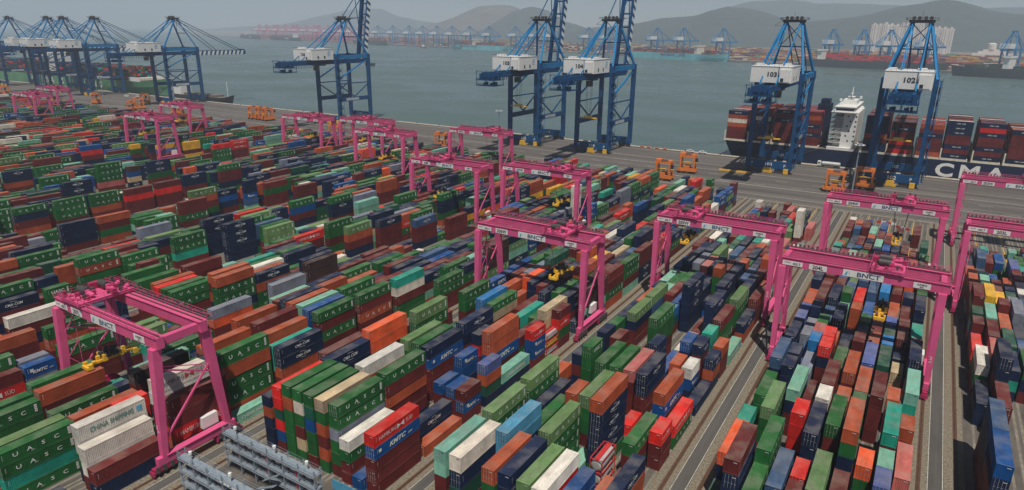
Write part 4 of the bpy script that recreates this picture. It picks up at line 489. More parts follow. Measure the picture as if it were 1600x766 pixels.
@212 9|104.0 4 11.4 4 gU,gU|117.1 2 10.4 4 m|123.5 4 10.4 4 m|136.6 4 14.2 5 nC*,nC,M|149.1 2 5.4 2 |155.5 4 5.4 2 w|168.6 4 5.4 2 |181.2 4 5.2 2 |193.7 2 11.4 4 O,O|200.7 4 11.4 4 nC,s|213.2 4 8.6 3 |225.8 4 7.8 3 gU|238.8 4 10.8 4 nC|251.4 4 10.8 4 gU,m|264.5 4 10.8 4 M,gU|277.0 4 11.4 4 nC|289.6 4 10.8 4 n|302.1 4 10.4 4 o|314.6 4 11.4 4 m,m
@213 0|122.7 2 10.8 4 |129.6 4 10.4 4 cS,cS,m,m|142.2 4 11.4 4 gU|155.3 4 14.2 5 m,m|167.8 4 7.8 3 |180.3 4 5.7 2 |193.4 2 7.8 3 |199.8 4 2.9 1 |212.4 4 2.7 1 |256.4 2 10.4 4 |262.8 4 10.4 4 |275.4 4 14.2 5 gU,gU|287.9 4 10.4 4 |301.0 4 10.8 4 
@213 1|123.2 4 13.5 5 |139.8 4 10.9 4 nC,n,o,m|152.3 4 10.8 4 gU,gU|164.8 4 10.4 4 gU|177.4 4 5.2 2 |189.9 4 11.4 4 gU|203.0 4 2.9 1 |215.6 4 2.7 1 |228.1 4 2.6 1 |240.6 4 2.7 1 |253.7 4 11.4 4 b|266.3 4 10.4 4 n|278.8 4 13.0 5 gU|291.9 4 11.4 4 n|304.4 2 10.8 4 
@213 2|123.8 4 10.8 4 |161.9 4 10.8 4 c|174.5 4 8.1 3 |187.6 4 10.8 4 gU|200.1 4 5.2 2 |213.2 4 2.6 1 |225.7 4 2.9 1 |238.3 4 2.9 1 |251.4 4 10.4 4 |264.5 2 13.0 5 G|270.9 4 10.8 4 |284.0 4 10.4 4 |296.5 4 10.8 4 |309.1 2 11.4 4 
@213 3|123.2 4 10.4 4 |161.4 4 10.8 4 G|173.9 4 8.6 3 |187.0 4 10.4 4 b|199.6 4 5.7 2 |212.1 4 2.9 1 |224.6 4 2.6 1 |237.2 2 2.6 1 |244.1 4 10.8 4 t,m|257.2 4 11.4 4 n|269.8 4 11.4 4 a|282.9 4 10.8 4 |296.0 4 14.2 5 n|308.5 4 11.4 4 y|321.6 2 10.8 4 m
@213 4|122.7 4 10.8 4 m,gU,gU|160.3 4 10.4 4 m|172.8 4 7.8 3 |185.9 4 7.8 3 |199.0 4 5.4 2 |212.1 4 2.9 1 |224.6 4 2.6 1 |237.2 4 2.7 1 |249.7 2 13.0 5 nC|260.7 4 11.1 4 rH,rH,m,m|273.3 2 10.4 4 |280.2 4 10.4 4 |292.8 2 10.8 4 |305.6 2 14.2 5 o,s
@213 5|149.4 4 13.0 5 gU,gU|162.5 4 10.4 4 o|175.0 4 8.1 3 |187.6 4 8.1 3 |200.1 4 5.2 2 |212.7 4 5.4 2 |225.2 4 5.4 2 |237.7 2 5.4 2 |245.6 4 10.9 4 r,gU,gU,g|283.2 4 11.4 4 |295.8 4 13.5 5 gU,gU|308.9 4 10.8 4 rH|322.0 2 8.1 3 
@213 6|123.2 2 10.8 4 |129.6 4 2.6 1 |142.2 4 2.7 1 |154.7 4 10.8 4 M|167.3 4 10.8 4 n|179.8 4 10.8 4 nC|192.9 4 8.6 3 gU|205.4 2 5.2 2 |211.8 4 5.4 2 |224.4 2 5.4 2 |270.1 4 11.4 4 gU,gU|283.1 4 13.5 5 b|295.7 4 10.4 4 m|308.8 4 11.4 4 m|321.9 2 8.1 3 
@213 7|117.1 4 11.4 4 |129.6 4 2.9 1 |142.2 4 2.7 1 |154.7 4 10.8 4 n|167.8 4 10.4 4 |180.3 4 10.4 4 m|192.9 4 8.1 3 gU|205.4 4 5.2 2 |268.1 4 10.4 4 a,a|281.2 4 13.0 5 m|294.3 4 10.8 4 lU|306.8 4 11.4 4 nC|319.4 2 7.8 3 
@213 8|117.1 4 10.4 4 |129.6 4 2.7 1 |142.2 4 2.6 1 |167.3 4 11.4 4 n|180.3 4 10.8 4 m|193.4 4 7.8 3 nC|206.0 4 5.7 2 |218.5 4 5.2 2 |269.2 4 14.2 5 m,m,gU|281.8 4 13.0 5 lU|294.9 4 10.4 4 t|307.4 4 11.4 4 m|319.9 2 8.6 3 
@213 9|122.1 4 2.7 1 |134.7 2 2.6 1 |141.1 4 5.7 2 G|153.6 4 11.4 4 nC,nC|166.2 4 10.4 4 gU,gU,nC,m|178.7 4 10.8 4 c,n,m,m|191.2 4 8.1 3 nC,nC,nC|204.3 4 5.4 2 |216.9 4 5.4 2 |255.6 4 2.7 1 s|268.1 2 11.4 4 bK|275.1 4 13.5 5 c,c|287.6 2 10.4 4 gU|294.6 4 11.4 4 w|307.7 4 8.1 3 |320.8 2 8.6 3 
@214 0|129.1 4 10.8 4 |141.6 4 14.2 5 |154.2 4 11.4 4 gU|167.3 4 11.4 4 O|179.8 4 10.8 4 lU|196.6 4 11.3 4 b,r,m,n|209.1 4 10.8 4 nC,nC,m,b|221.7 4 8.6 3 |234.2 4 10.4 4 n|247.3 4 11.4 4 lU|259.9 4 10.4 4 |272.4 4 10.8 4 |285.5 4 11.4 4 |298.6 4 13.5 5 m
@214 1|129.6 4 10.8 4 |142.2 4 13.0 5 |167.3 4 10.4 4 gU|180.3 2 10.4 4 |212.4 4 7.8 3 |225.5 4 10.4 4 b|238.6 4 10.4 4 r|251.7 4 11.4 4 gU|264.7 4 11.4 4 m|277.3 4 11.4 4 |289.8 4 10.4 4 |302.4 4 10.8 4 b
@214 2|136.9 2 13.0 5 |143.3 4 14.2 5 m|155.8 4 10.8 4 o|168.4 4 10.4 4 |180.9 4 11.4 4 rH|218.5 4 10.4 4 |231.6 2 10.4 4 |238.0 4 10.8 4 a|250.6 4 10.4 4 nC|263.6 4 11.4 4 m|276.2 4 13.5 5 gU|289.3 4 13.0 5 |302.4 4 10.8 4 gU
@214 3|129.1 4 13.0 5 |142.2 4 10.4 4 |154.7 4 10.4 4 |167.3 4 10.4 4 |211.3 4 11.4 4 lU|223.8 4 10.8 4 |236.9 4 10.8 4 |249.5 4 10.4 4 n|262.0 4 10.8 4 gU|275.1 4 14.2 5 m|287.6 4 14.2 5 n|300.2 4 10.4 4 |312.7 4 8.1 3 
@214 4|136.3 4 13.0 5 |148.9 2 10.8 4 |155.8 4 10.4 4 |168.9 4 13.0 5 nC|207.1 4 8.6 3 lU|219.6 4 11.4 4 gU|232.2 2 11.4 4 gU|238.6 4 11.4 4 a|251.1 4 10.4 4 |264.2 4 10.8 4 |277.3 4 13.5 5 nC|289.8 4 11.4 4 c|302.4 4 10.4 4 |314.9 2 8.6 3 |321.3 2 8.1 3 
@214 5|136.3 4 10.4 4 |149.4 2 10.4 4 |155.8 2 13.5 5 gU|162.2 4 11.4 4 m|174.8 4 11.4 4 bK|200.4 4 2.7 1 |218.0 2 10.8 4 y,g,m,n|224.4 4 10.8 4 G,G,gU,nC|237.0 2 11.4 4 G|243.4 4 8.1 3 |255.9 4 10.4 4 |269.0 4 13.5 5 n|282.1 4 11.4 4 gU|294.6 4 10.8 4 a|307.2 4 11.4 4 o|319.7 2 10.4 4 
@214 6|136.6 4 10.8 4 |149.1 4 11.4 4 c|161.7 4 10.8 4 |174.8 4 10.4 4 |187.3 4 2.9 1 |199.8 4 2.7 1 |225.5 4 8.6 3 m,m,n|238.6 2 8.6 3 |245.0 4 11.4 4 nC|257.5 4 13.5 5 gU,gU|270.6 4 10.4 4 |283.1 4 11.4 4 m|295.7 4 10.4 4 |308.2 2 10.4 4 
@214 7|136.3 4 10.8 4 |148.9 4 11.4 4 m|161.9 4 13.0 5 gU,gU|174.5 4 11.4 4 nC,nC|187.6 4 2.6 1 |200.1 4 10.8 4 bK,e|226.3 4 10.8 4 nC,nC,m,m|238.8 4 11.4 4 M|251.9 4 10.8 4 m|264.5 4 14.2 5 n,nC|277.6 4 10.8 4 gU|290.1 4 10.8 4 |302.6 2 10.4 4 |309.1 4 11.4 4 gU|321.6 2 10.4 4 
@214 8|131.8 4 11.4 4 |144.4 4 14.2 5 lU,G|156.9 4 10.4 4 n|169.5 4 11.4 4 M,M|182.0 4 2.9 1 |194.5 4 2.6 1 |232.2 4 10.4 4 bK,bK,gU,gU|244.7 2 14.2 5 nC,gU|251.1 4 10.8 4 m|263.6 2 13.0 5 r|270.1 4 10.8 4 c|282.6 4 11.4 4 gU|295.7 4 13.5 5 o,o|308.2 4 10.4 4 lU|320.8 2 11.4 4 n
@214 9|128.5 4 13.0 5 |141.6 4 10.8 4 o|154.2 4 10.4 4 m|166.7 4 10.8 4 gU,gU|179.8 2 2.7 1 |186.2 4 2.9 1 |198.7 4 10.8 4 m|227.5 4 10.4 4 y,v,o,g|243.6 4 9.9 4 y,y,m,y|256.1 4 11.4 4 gU,gU,m,O|268.7 4 10.8 4 o|293.7 4 10.4 4 M|306.3 2 10.8 4 m
@215 0|149.7 4 10.4 4 |162.2 4 11.4 4 o|174.8 4 10.4 4 r|187.9 4 7.8 3 |200.4 4 10.8 4 gU|212.9 4 10.8 4 lU|225.5 4 10.8 4 o|238.6 2 11.4 4 lU|245.0 4 11.4 4 |257.5 4 11.4 4 |270.1 2 14.2 5 M|276.5 4 13.5 5 m|289.0 4 11.4 4 lU|301.6 4 11.4 4 m|314.6 4 8.6 3 
@215 1|153.6 4 10.4 4 |178.7 4 10.8 4 w|191.2 4 8.1 3 |203.8 4 11.4 4 gU|229.4 4 10.4 4 nC|242.5 4 11.4 4 |255.0 4 10.8 4 |267.6 4 13.5 5 m|280.7 2 11.4 4 gU|287.6 4 10.8 4 gU|300.2 4 11.4 4 rH|313.3 4 10.4 4 
@215 2|142.2 4 11.4 4 |154.7 4 10.4 4 |167.3 4 10.8 4 G|179.8 4 11.4 4 gU|192.9 4 7.8 3 |205.4 4 10.8 4 m|218.0 4 11.4 4 n|230.5 4 7.8 3 |243.0 4 11.4 4 |255.6 4 13.0 5 gU|268.1 4 10.4 4 |280.7 4 10.4 4 |293.2 4 10.8 4 |305.8 4 11.4 4 bK|318.3 2 11.4 4 o
@215 3|148.6 4 11.4 4 |161.1 4 11.4 4 o|174.2 4 10.8 4 gU|186.8 4 10.8 4 nC|199.3 4 11.4 4 gU|211.8 4 10.4 4 r|224.4 4 8.1 3 |236.9 4 10.4 4 |249.5 4 10.8 4 |262.5 4 13.0 5 bK|275.1 4 10.4 4 |287.6 4 11.4 4 |300.2 4 11.4 4 gU
@215 4|148.9 4 13.0 5 |161.9 4 10.4 4 nC|174.5 4 7.8 3 |187.0 4 10.4 4 |200.1 4 10.4 4 nC|213.2 4 8.1 3 bK|225.7 4 11.4 4 gU|238.3 4 13.5 5 gU|250.8 4 13.5 5 gU,gU|263.9 4 11.4 4 o|276.5 4 10.8 4 |289.5 4 10.4 4 |302.1 4 10.8 4 |314.6 2 10.4 4 o
@215 5|143.6 4 13.0 5 |156.6 4 10.4 4 m|169.7 4 10.4 4 m|182.3 4 11.4 4 o|194.8 4 10.8 4 m|207.9 2 10.8 4 e|214.3 4 8.1 3 nC|239.4 4 11.4 4 |252.5 4 10.4 4 |265.0 4 10.8 4 nC|277.6 4 10.8 4 |290.1 4 10.4 4 |303.2 2 11.4 4 gU|309.6 2 10.4 4 |316.0 4 7.8 3 
@215 6|141.6 4 11.4 4 |154.2 4 10.4 4 |167.3 4 8.1 3 |179.8 4 11.4 4 m|192.3 4 10.4 4 o|204.9 2 10.8 4 b|211.8 4 8.1 3 n|224.9 2 10.4 4 m|231.3 4 11.4 4 m|243.9 4 14.2 5 s|257.0 4 10.8 4 gU|269.5 4 10.4 4 |282.6 4 13.5 5 nC|295.1 4 11.4 4 n|307.7 2 11.4 4 r
@215 7|148.3 4 10.4 4 |161.4 2 7.8 3 |180.3 4 11.4 4 m|193.4 4 10.4 4 o|206.5 4 7.8 3 |231.6 4 14.2 5 n,n|244.1 4 14.2 5 gU,gU|257.2 4 10.8 4 gU|270.3 4 10.4 4 |283.4 4 14.2 5 b|296.0 4 11.4 4 gU|308.5 4 8.6 3 |321.0 2 8.1 3 o
@215 8|144.9 4 10.8 4 |158.0 2 11.4 4 gU|165.0 4 10.4 4 m|178.1 4 10.8 4 n|190.6 4 10.8 4 lU|216.8 4 10.4 4 |229.9 4 11.4 4 n|243.0 4 10.8 4 m|255.5 4 10.8 4 nC|268.1 4 13.5 5 m|280.6 2 13.5 5 |287.0 4 13.0 5 cS|300.1 4 11.4 4 nC|312.6 2 10.8 4 
@215 9|147.5 4 10.8 4 |160.0 4 10.8 4 gU|172.6 4 10.4 4 gU|185.7 4 8.6 3 |198.2 4 7.8 3 |211.3 4 11.4 4 nC|223.8 4 11.4 4 nC,nC|236.9 2 11.4 4 gU,gU|243.3 4 10.8 4 n|256.4 2 11.4 4 m|263.4 4 13.0 5 cS,m|275.9 4 14.2 5 m,o|288.5 4 10.4 4 |301.5 4 11.4 4 m|314.6 2 10.4 4 
@216 0|162.8 4 11.4 4 |175.3 2 11.4 4 |181.7 2 11.4 4 |188.7 4 10.8 4 G|201.2 4 11.4 4 lU|213.8 4 10.4 4 nC|226.3 4 11.4 4 c|239.4 4 13.0 5 nC|251.9 4 13.5 5 m,m|264.5 4 14.2 5 gU,o|277.0 4 11.4 4 a|289.6 4 10.4 4 |302.1 4 11.4 4 m|314.6 4 8.6 3 
@216 1|168.4 4 10.4 4 |180.9 4 8.6 3 |193.4 4 10.4 4 nC|206.0 4 10.8 4 M|218.5 4 8.6 3 |231.6 4 11.4 4 gU|244.7 4 13.0 5 gU|257.2 4 10.4 4 |269.8 4 10.8 4 |282.9 2 10.4 4 |289.8 4 10.4 4 |302.4 4 10.8 4 gU|314.9 2 8.1 3 |321.3 2 8.1 3 
@216 2|161.4 4 11.4 4 |173.9 4 7.8 3 |186.5 4 10.4 4 m|199.6 4 8.6 3 |212.1 4 8.6 3 |224.6 4 10.8 4 nC|237.7 4 14.2 5 gU,m|250.8 4 10.8 4 nC|263.9 4 10.8 4 |276.5 4 10.4 4 |289.0 4 11.4 4 nC|301.5 4 10.4 4 |314.6 2 8.1 3 
@216 3|162.5 4 10.4 4 |175.6 4 10.4 4 |188.7 4 11.4 4 w|201.2 4 10.8 4 O|213.8 4 11.4 4 O|226.9 4 10.4 4 |239.4 4 10.8 4 |251.9 4 10.4 4 m|265.0 4 11.4 4 |277.6 4 11.4 4 o|290.1 2 10.8 4 gU|297.1 4 11.4 4 gU|309.6 4 7.8 3 |322.2 2 8.1 3 
@216 4|160.8 4 10.4 4 |173.4 4 10.8 4 m|185.9 4 11.4 4 nC|199.0 4 8.6 3 nC|211.6 4 10.8 4 gU|224.6 4 11.4 4 nC|237.2 4 11.4 4 gU|250.3 4 10.4 4 m|262.8 4 10.4 4 |275.9 4 10.8 4 gU|288.4 4 10.4 4 rH|301.0 4 11.4 4 o
@216 5|168.9 4 10.4 4 |182.0 2 10.8 4 |188.4 4 8.6 3 |201.5 2 11.4 4 cS|208.5 4 8.6 3 |221.0 4 10.4 4 gU|233.5 4 10.8 4 O|246.1 4 10.4 4 |258.6 4 11.4 4 |271.2 4 13.5 5 G|284.2 4 10.8 4 o|297.3 4 8.1 3 |310.4 2 10.8 4 |316.8 4 10.8 4 gU
@216 6|161.9 2 11.4 4 |168.4 4 10.4 4 |180.9 4 11.4 4 w,n|193.4 4 8.6 3 |206.0 4 11.4 4 m|219.1 2 10.4 4 |225.5 4 10.8 4 gU|238.0 4 11.4 4 m|251.1 4 10.4 4 |263.6 4 10.4 4 |276.7 4 10.4 4 |289.3 4 10.4 4 |301.8 4 11.4 4 o|314.9 4 10.8 4 n
@216 7|166.7 4 10.4 4 |179.2 4 8.1 3 lU|191.8 2 8.6 3 |198.2 4 10.4 4 gU|210.7 4 10.8 4 nC|223.3 4 10.8 4 gU|235.8 4 11.4 4 gU|248.4 4 11.4 4 o|260.9 4 13.0 5 M|273.4 4 10.4 4 |286.0 2 10.8 4 |292.4 4 11.4 4 w|304.9 4 10.4 4 gU|318.0 2 11.4 4 o
@216 8|161.1 4 10.8 4 |174.2 4 8.1 3 cS|187.3 2 7.8 3 |193.7 4 8.1 3 |206.3 4 10.4 4 n|219.3 4 10.8 4 m|232.4 4 10.4 4 o|245.0 2 11.4 4 o|251.4 4 10.4 4 |263.9 4 13.0 5 |277.0 4 10.8 4 |290.1 4 10.4 4 |302.6 4 10.4 4 |315.2 2 8.6 3 
@216 9|162.5 4 10.8 4 |175.0 4 7.8 3 |187.6 4 10.4 4 c|200.1 2 11.4 4 m,m|207.1 4 10.4 4 o|219.6 4 11.4 4 r|232.2 2 10.4 4 nC|238.6 4 10.8 4 gU|251.1 4 14.2 5 m,m|264.2 4 13.5 5 nC,nC|277.3 4 10.8 4 |289.8 4 11.4 4 o|302.4 4 10.8 4 o|314.9 2 8.6 3 |321.3 2 8.1 3 
@217 0|178.7 4 11.4 4 |191.2 4 11.4 4 |203.8 4 8.1 3 |216.3 4 11.4 4 rH|228.9 4 10.4 4 |241.4 2 10.8 4 |248.4 4 10.8 4 |260.9 4 11.4 4 |273.4 4 10.8 4 |286.0 4 10.4 4 |298.5 2 8.1 3 |304.9 4 8.1 3 |317.5 4 8.6 3 n
@217 1|180.3 4 10.8 4 |192.9 4 10.4 4 M|205.4 4 10.8 4 gU|218.0 4 13.0 5 o|230.5 4 11.4 4 m|243.6 4 10.4 4 |256.7 4 14.2 5 nC|269.2 4 13.0 5 o|281.8 4 10.4 4 |294.3 4 11.4 4 |306.9 4 7.8 3 |319.4 2 8.1 3 n
@217 2|173.4 4 7.8 3 |185.9 4 8.1 3 |199.0 2 10.4 4 nC|205.4 4 10.8 4 m|218.0 4 10.8 4 m|231.1 4 10.4 4 |244.1 4 10.4 4 |256.7 4 13.5 5 gU|269.2 4 11.4 4 |281.8 4 11.4 4 r|294.3 4 11.4 4 |306.9 2 7.8 3 
@217 3|174.5 4 10.4 4 |187.0 4 8.6 3 |199.6 4 10.4 4 a|212.7 4 11.4 4 M|225.2 4 10.8 4 nC|237.7 4 11.4 4 |250.3 4 11.4 4 |262.8 4 13.0 5 gU|275.9 4 11.4 4 o|289.0 4 10.8 4 |302.1 4 11.4 4 o
@217 4|181.4 2 8.6 3 |187.9 4 10.4 4 |200.4 4 10.4 4 b|212.9 4 10.4 4 gU|225.5 4 11.4 4 gU|238.0 4 14.2 5 M,n|250.6 4 13.0 5 nC|263.6 4 13.5 5 cS|276.7 4 10.4 4 |289.8 4 10.8 4 |302.4 4 10.4 4 O|314.9 4 7.8 3 
@217 5|173.9 4 8.1 3 |186.5 4 11.4 4 |199.6 2 10.4 4 m|206.5 2 11.4 4 m|212.9 4 8.1 3 |225.5 4 11.4 4 m|238.0 4 10.4 4 |250.6 4 13.0 5 y|263.1 4 14.2 5 w,y|275.6 4 11.4 4 nC|288.7 4 10.8 4 |301.3 4 10.4 4 gU|313.8 2 8.6 3 gU
@217 6|180.9 4 11.4 4 |193.4 4 10.4 4 o|206.0 4 10.8 4 m|218.5 4 10.8 4 nC|231.1 2 13.5 5 M|238.0 4 11.4 4 n|250.6 2 14.2 5 gU,bK|257.5 2 10.8 4 |263.9 4 11.4 4 o|276.5 4 10.4 4 |289.0 4 10.4 4 |302.1 4 10.4 4 m|315.2 4 8.6 3 m
@217 7|174.8 4 10.4 4 |187.9 4 10.4 4 |200.4 4 10.8 4 gU|213.5 4 10.4 4 n|226.0 4 11.4 4 m|239.1 4 10.4 4 |252.2 4 11.4 4 o|265.3 4 10.8 4 |277.8 4 10.8 4 |290.4 4 11.4 4 m|303.5 4 8.6 3 gU
@217 8|180.3 4 10.4 4 |192.9 4 10.8 4 |205.4 4 8.1 3 |218.0 4 11.4 4 m|231.1 4 13.0 5 gU|244.1 4 10.8 4 |257.2 4 11.4 4 t|269.8 4 11.4 4 |282.3 4 14.2 5 m,gU|295.4 4 10.4 4 m|307.9 2 8.1 3 |314.4 4 7.8 3 
@217 9|180.3 4 11.4 4 |192.9 4 11.4 4 M|206.0 4 10.8 4 rH|219.1 4 10.8 4 rH|231.6 2 10.8 4 rH|238.6 4 11.4 4 O|251.7 4 10.8 4 |264.7 4 11.4 4 |277.3 4 11.4 4 M|289.8 4 10.8 4 o|302.9 4 8.1 3 |316.0 4 11.4 4 o,o
@218 0|193.4 4 10.8 4 |206.0 4 10.8 4 |219.1 4 10.8 4 m|231.6 4 10.4 4 |244.1 4 13.0 5 |256.7 4 13.0 5 n|269.2 4 10.4 4 |282.3 4 11.4 4 |294.9 4 10.8 4 m|307.4 4 11.4 4 o|319.9 2 8.6 3 cS
@218 1|193.4 4 10.8 4 |206.0 4 11.4 4 |218.5 4 10.8 4 gU|231.1 4 10.8 4 o|243.6 4 13.5 5 o|256.1 4 11.4 4 |268.7 4 10.8 4 |281.2 2 11.4 4 |287.6 4 10.4 4 |300.2 4 10.8 4 n|312.7 2 7.8 3 
@218 2|194.0 2 10.4 4 |201.0 4 10.8 4 |213.5 4 11.4 4 m|226.0 4 10.8 4 o|239.1 4 13.0 5 m|251.7 4 13.0 5 gU|264.8 4 10.4 4 |277.3 4 10.4 4 |289.8 4 10.8 4 m|302.9 4 11.4 4 nC|315.5 2 8.1 3 |321.9 2 8.6 3 nC
@218 3|192.9 4 10.4 4 |206.0 4 10.4 4 |218.5 4 10.4 4 lU|231.1 4 13.5 5 s|243.6 4 11.4 4 nC|256.7 4 10.4 4 |269.2 4 10.4 4 |282.3 4 13.5 5 gU,nC|294.9 4 8.6 3 |307.9 4 7.8 3 |321.0 2 8.1 3 
@218 4|195.1 4 10.8 4 |208.2 2 8.6 3 |214.6 4 10.4 4 nC|227.7 4 10.8 4 o|240.2 2 11.4 4 |246.6 4 10.8 4 |259.7 4 10.8 4 |272.3 4 14.2 5 a|284.8 4 10.4 4 |297.3 2 8.6 3 |303.8 4 8.6 3 |316.3 4 8.6 3 
@218 5|194.0 4 8.6 3 |206.5 4 10.4 4 |219.6 4 10.8 4 O|232.2 4 14.2 5 nC,nC|244.7 4 11.4 4 |257.8 4 10.8 4 |270.9 4 10.4 4 |283.4 4 10.8 4 gU|296.0 4 8.6 3 |309.0 4 7.8 3 |321.6 2 8.6 3 r
@218 6|187.6 4 8.1 3 |200.1 4 11.4 4 |212.7 4 10.8 4 G|225.2 2 10.8 4 gU|231.6 4 10.4 4 |244.1 2 11.4 4 |250.6 4 11.4 4 |263.1 4 10.4 4 |275.6 4 10.8 4 nC|288.2 4 10.4 4 lU|300.7 4 7.8 3 
@218 7|195.1 4 11.4 4 |207.6 4 10.8 4 gU|220.2 4 10.8 4 |232.7 4 10.4 4 |245.8 2 10.4 4 |252.8 4 10.8 4 |265.8 2 11.4 4 |272.3 4 11.4 4 n|284.8 4 8.6 3 |297.3 4 11.4 4 m|309.9 2 10.4 4 gU
@218 8|193.4 4 10.4 4 |206.0 4 10.8 4 |218.5 4 11.4 4 o|231.1 4 11.4 4 nC|243.6 4 10.8 4 |256.7 4 14.2 5 G|269.8 4 10.8 4 |282.3 4 8.1 3 |294.9 4 10.4 4 |307.9 4 10.4 4 gU|320.5 2 8.1 3 
@218 9|194.5 4 11.4 4 |207.1 4 11.4 4 w|232.2 2 11.4 4 nC|238.6 4 13.0 5 o,o|251.1 4 13.5 5 m,m|264.2 4 14.2 5 G|276.7 4 11.4 4 n|289.3 4 11.4 4 nC|301.8 4 10.8 4 gU|314.4 2 8.1 3 
@219 0|201.2 4 10.8 4 |214.3 4 11.4 4 |227.4 4 13.0 5 e|239.9 4 10.4 4 |252.5 4 11.4 4 |265.6 4 10.8 4 |278.1 4 10.8 4 gU|290.7 4 10.4 4 c|303.2 4 7.8 3 |315.7 4 8.6 3 n
@219 1|211.0 2 10.8 4 |218.0 4 10.8 4 |231.1 4 13.0 5 nC|243.6 4 11.4 4 |256.1 4 10.4 4 |268.7 4 14.2 5 gU,m|281.2 4 10.8 4 |293.8 4 8.6 3 |306.3 2 8.6 3 
@219 2|207.1 4 10.8 4 |220.2 4 10.8 4 |233.3 2 10.8 4 |239.7 4 10.8 4 |252.8 4 13.5 5 M|265.3 4 10.4 4 |277.8 4 10.8 4 |290.4 4 10.8 4 |303.5 4 7.8 3 |316.6 2 8.6 3 gU
@219 3|211.8 4 10.8 4 |224.4 4 11.4 4 |236.9 4 10.4 4 |249.5 4 10.8 4 |262.0 4 14.2 5 gU,nC|274.5 4 11.4 4 n|287.6 4 8.6 3 |300.2 4 8.6 3 |312.7 4 8.1 3 o
@219 4|211.6 2 10.4 4 |218.0 2 10.8 4 |224.9 4 10.4 4 |237.5 4 10.4 4 |250.6 4 10.8 4 |263.1 4 10.4 4 |276.2 4 10.8 4 |289.3 4 11.4 4 n|302.4 4 7.8 3 
@219 5|211.6 4 10.4 4 |224.1 4 10.8 4 |237.2 4 11.4 4 |249.7 4 14.2 5 nC,nC|262.3 4 11.4 4 bK|274.8 4 8.6 3 |287.3 4 11.4 4 n|300.4 4 10.8 4 nC|313.0 4 7.8 3 
@219 6|205.4 4 11.4 4 |218.0 4 11.4 4 |230.5 4 13.5 5 nC|243.6 4 13.5 5 lU|256.1 4 10.8 4 m|268.7 4 10.8 4 gU|281.8 4 10.4 4 |294.3 2 11.4 4 gU|300.7 2 10.4 4 |307.1 4 8.1 3 |319.7 2 8.6 3 
@219 7|200.4 4 11.4 4 |212.9 4 10.8 4 |225.5 2 13.5 5 gU,b|231.9 4 13.5 5 bK,bK|244.4 4 13.0 5 nC|257.0 4 10.4 4 |269.5 4 10.4 4 |282.1 4 10.8 4 |294.6 4 10.8 4 |307.1 4 8.6 3 |319.7 2 8.1 3 
@219 8|206.0 4 10.4 4 |218.5 4 10.4 4 cS|244.1 4 10.8 4 |256.7 4 10.8 4 |269.8 4 10.8 4 |282.3 4 11.4 4 G|295.4 4 11.4 4 m|307.9 2 8.1 3 
@219 9|212.9 2 10.8 4 |219.3 4 10.4 4 n|232.4 4 11.4 4 nC|245.0 4 10.4 4 |257.5 4 10.4 4 |270.6 4 13.5 5 gU,gU|283.1 4 11.4 4 nC|295.7 4 7.8 3 |308.2 4 7.8 3 |321.3 2 8.1 3 
@220 0|224.4 2 11.4 4 |230.8 4 11.4 4 |243.3 4 10.4 4 |255.9 4 13.0 5 s|269.0 4 8.1 3 |281.5 4 10.8 4 m|294.0 4 11.4 4 o|307.1 2 10.4 4 
@220 1|219.6 4 11.4 4 |232.2 4 11.4 4 |245.2 4 13.0 5 o|257.8 4 10.8 4 |270.3 4 11.4 4 gU|282.9 4 10.4 4 |295.4 2 10.4 4 |302.4 2 10.8 4 |308.8 4 7.8 3 |321.3 2 8.1 3 
@220 2|226.3 4 11.4 4 |239.4 4 10.4 4 |252.5 4 10.8 4 |265.0 4 10.4 4 |277.6 4 10.4 4 |290.1 4 11.4 4 gU|302.7 4 7.8 3 |315.7 4 8.6 3 
@220 3|225.5 4 13.5 5 |238.0 4 10.8 4 |250.6 4 10.8 4 |263.1 4 11.4 4 |275.6 4 11.4 4 nC|288.2 4 10.8 4 gU|301.3 4 11.4 4 M|313.8 4 8.6 3 
@220 4|225.5 4 14.2 5 |238.0 4 10.4 4 |250.6 4 10.8 4 |263.1 4 10.8 4 |275.6 4 11.4 4 n|288.2 4 10.8 4 cS|300.7 4 8.6 3 |313.3 4 8.1 3 
@220 5|224.9 4 13.5 5 |237.5 4 10.4 4 |250.6 4 10.8 4 |263.1 2 10.4 4 |270.1 4 10.8 4 gU|282.6 4 10.8 4 |295.1 4 7.8 3 |307.7 4 7.8 3 |320.2 2 8.1 3 
@220 6|226.9 4 10.8 4 |239.4 4 10.8 4 |251.9 4 10.4 4 |265.0 4 10.8 4 |277.6 2 11.4 4 gU|284.5 4 7.8 3 |297.1 4 7.8 3 |309.6 2 10.8 4 n
@220 7|219.9 4 10.8 4 |232.4 4 10.4 4 |245.5 4 11.4 4 |258.1 4 13.0 5 gU|270.6 4 10.8 4 |283.2 4 8.6 3 |296.2 2 11.4 4 w|303.2 4 8.6 3 |315.7 4 8.1 3 m
@220 8|223.5 2 10.8 4 |230.0 2 10.8 4 |236.4 4 11.4 4 |248.9 4 14.2 5 r|261.4 2 10.4 4 |267.9 4 10.8 4 |280.4 4 7.8 3 |292.9 4 10.4 4 |305.5 4 7.8 3 
@220 9|218.0 4 10.8 4 |230.5 4 10.8 4 |243.0 4 14.2 5 gU,gU|256.1 4 13.5 5 t,t|269.2 4 10.8 4 |281.8 4 11.4 4 nC|294.3 4 11.4 4 b|306.8 4 10.8 4 lU,lU|319.9 2 8.1 3 a
@221 0|232.2 4 10.4 4 |244.7 4 11.4 4 |257.2 4 10.8 4 |270.3 4 10.8 4 |283.4 4 10.8 4 o|296.5 4 8.6 3 |309.0 4 8.6 3 
@221 1|239.1 4 10.8 4 |251.7 2 8.6 3 |258.1 4 10.8 4 |270.6 4 11.4 4 a|283.7 4 7.8 3 |296.2 4 7.8 3 |309.3 2 10.4 4 |315.7 2 8.1 3 
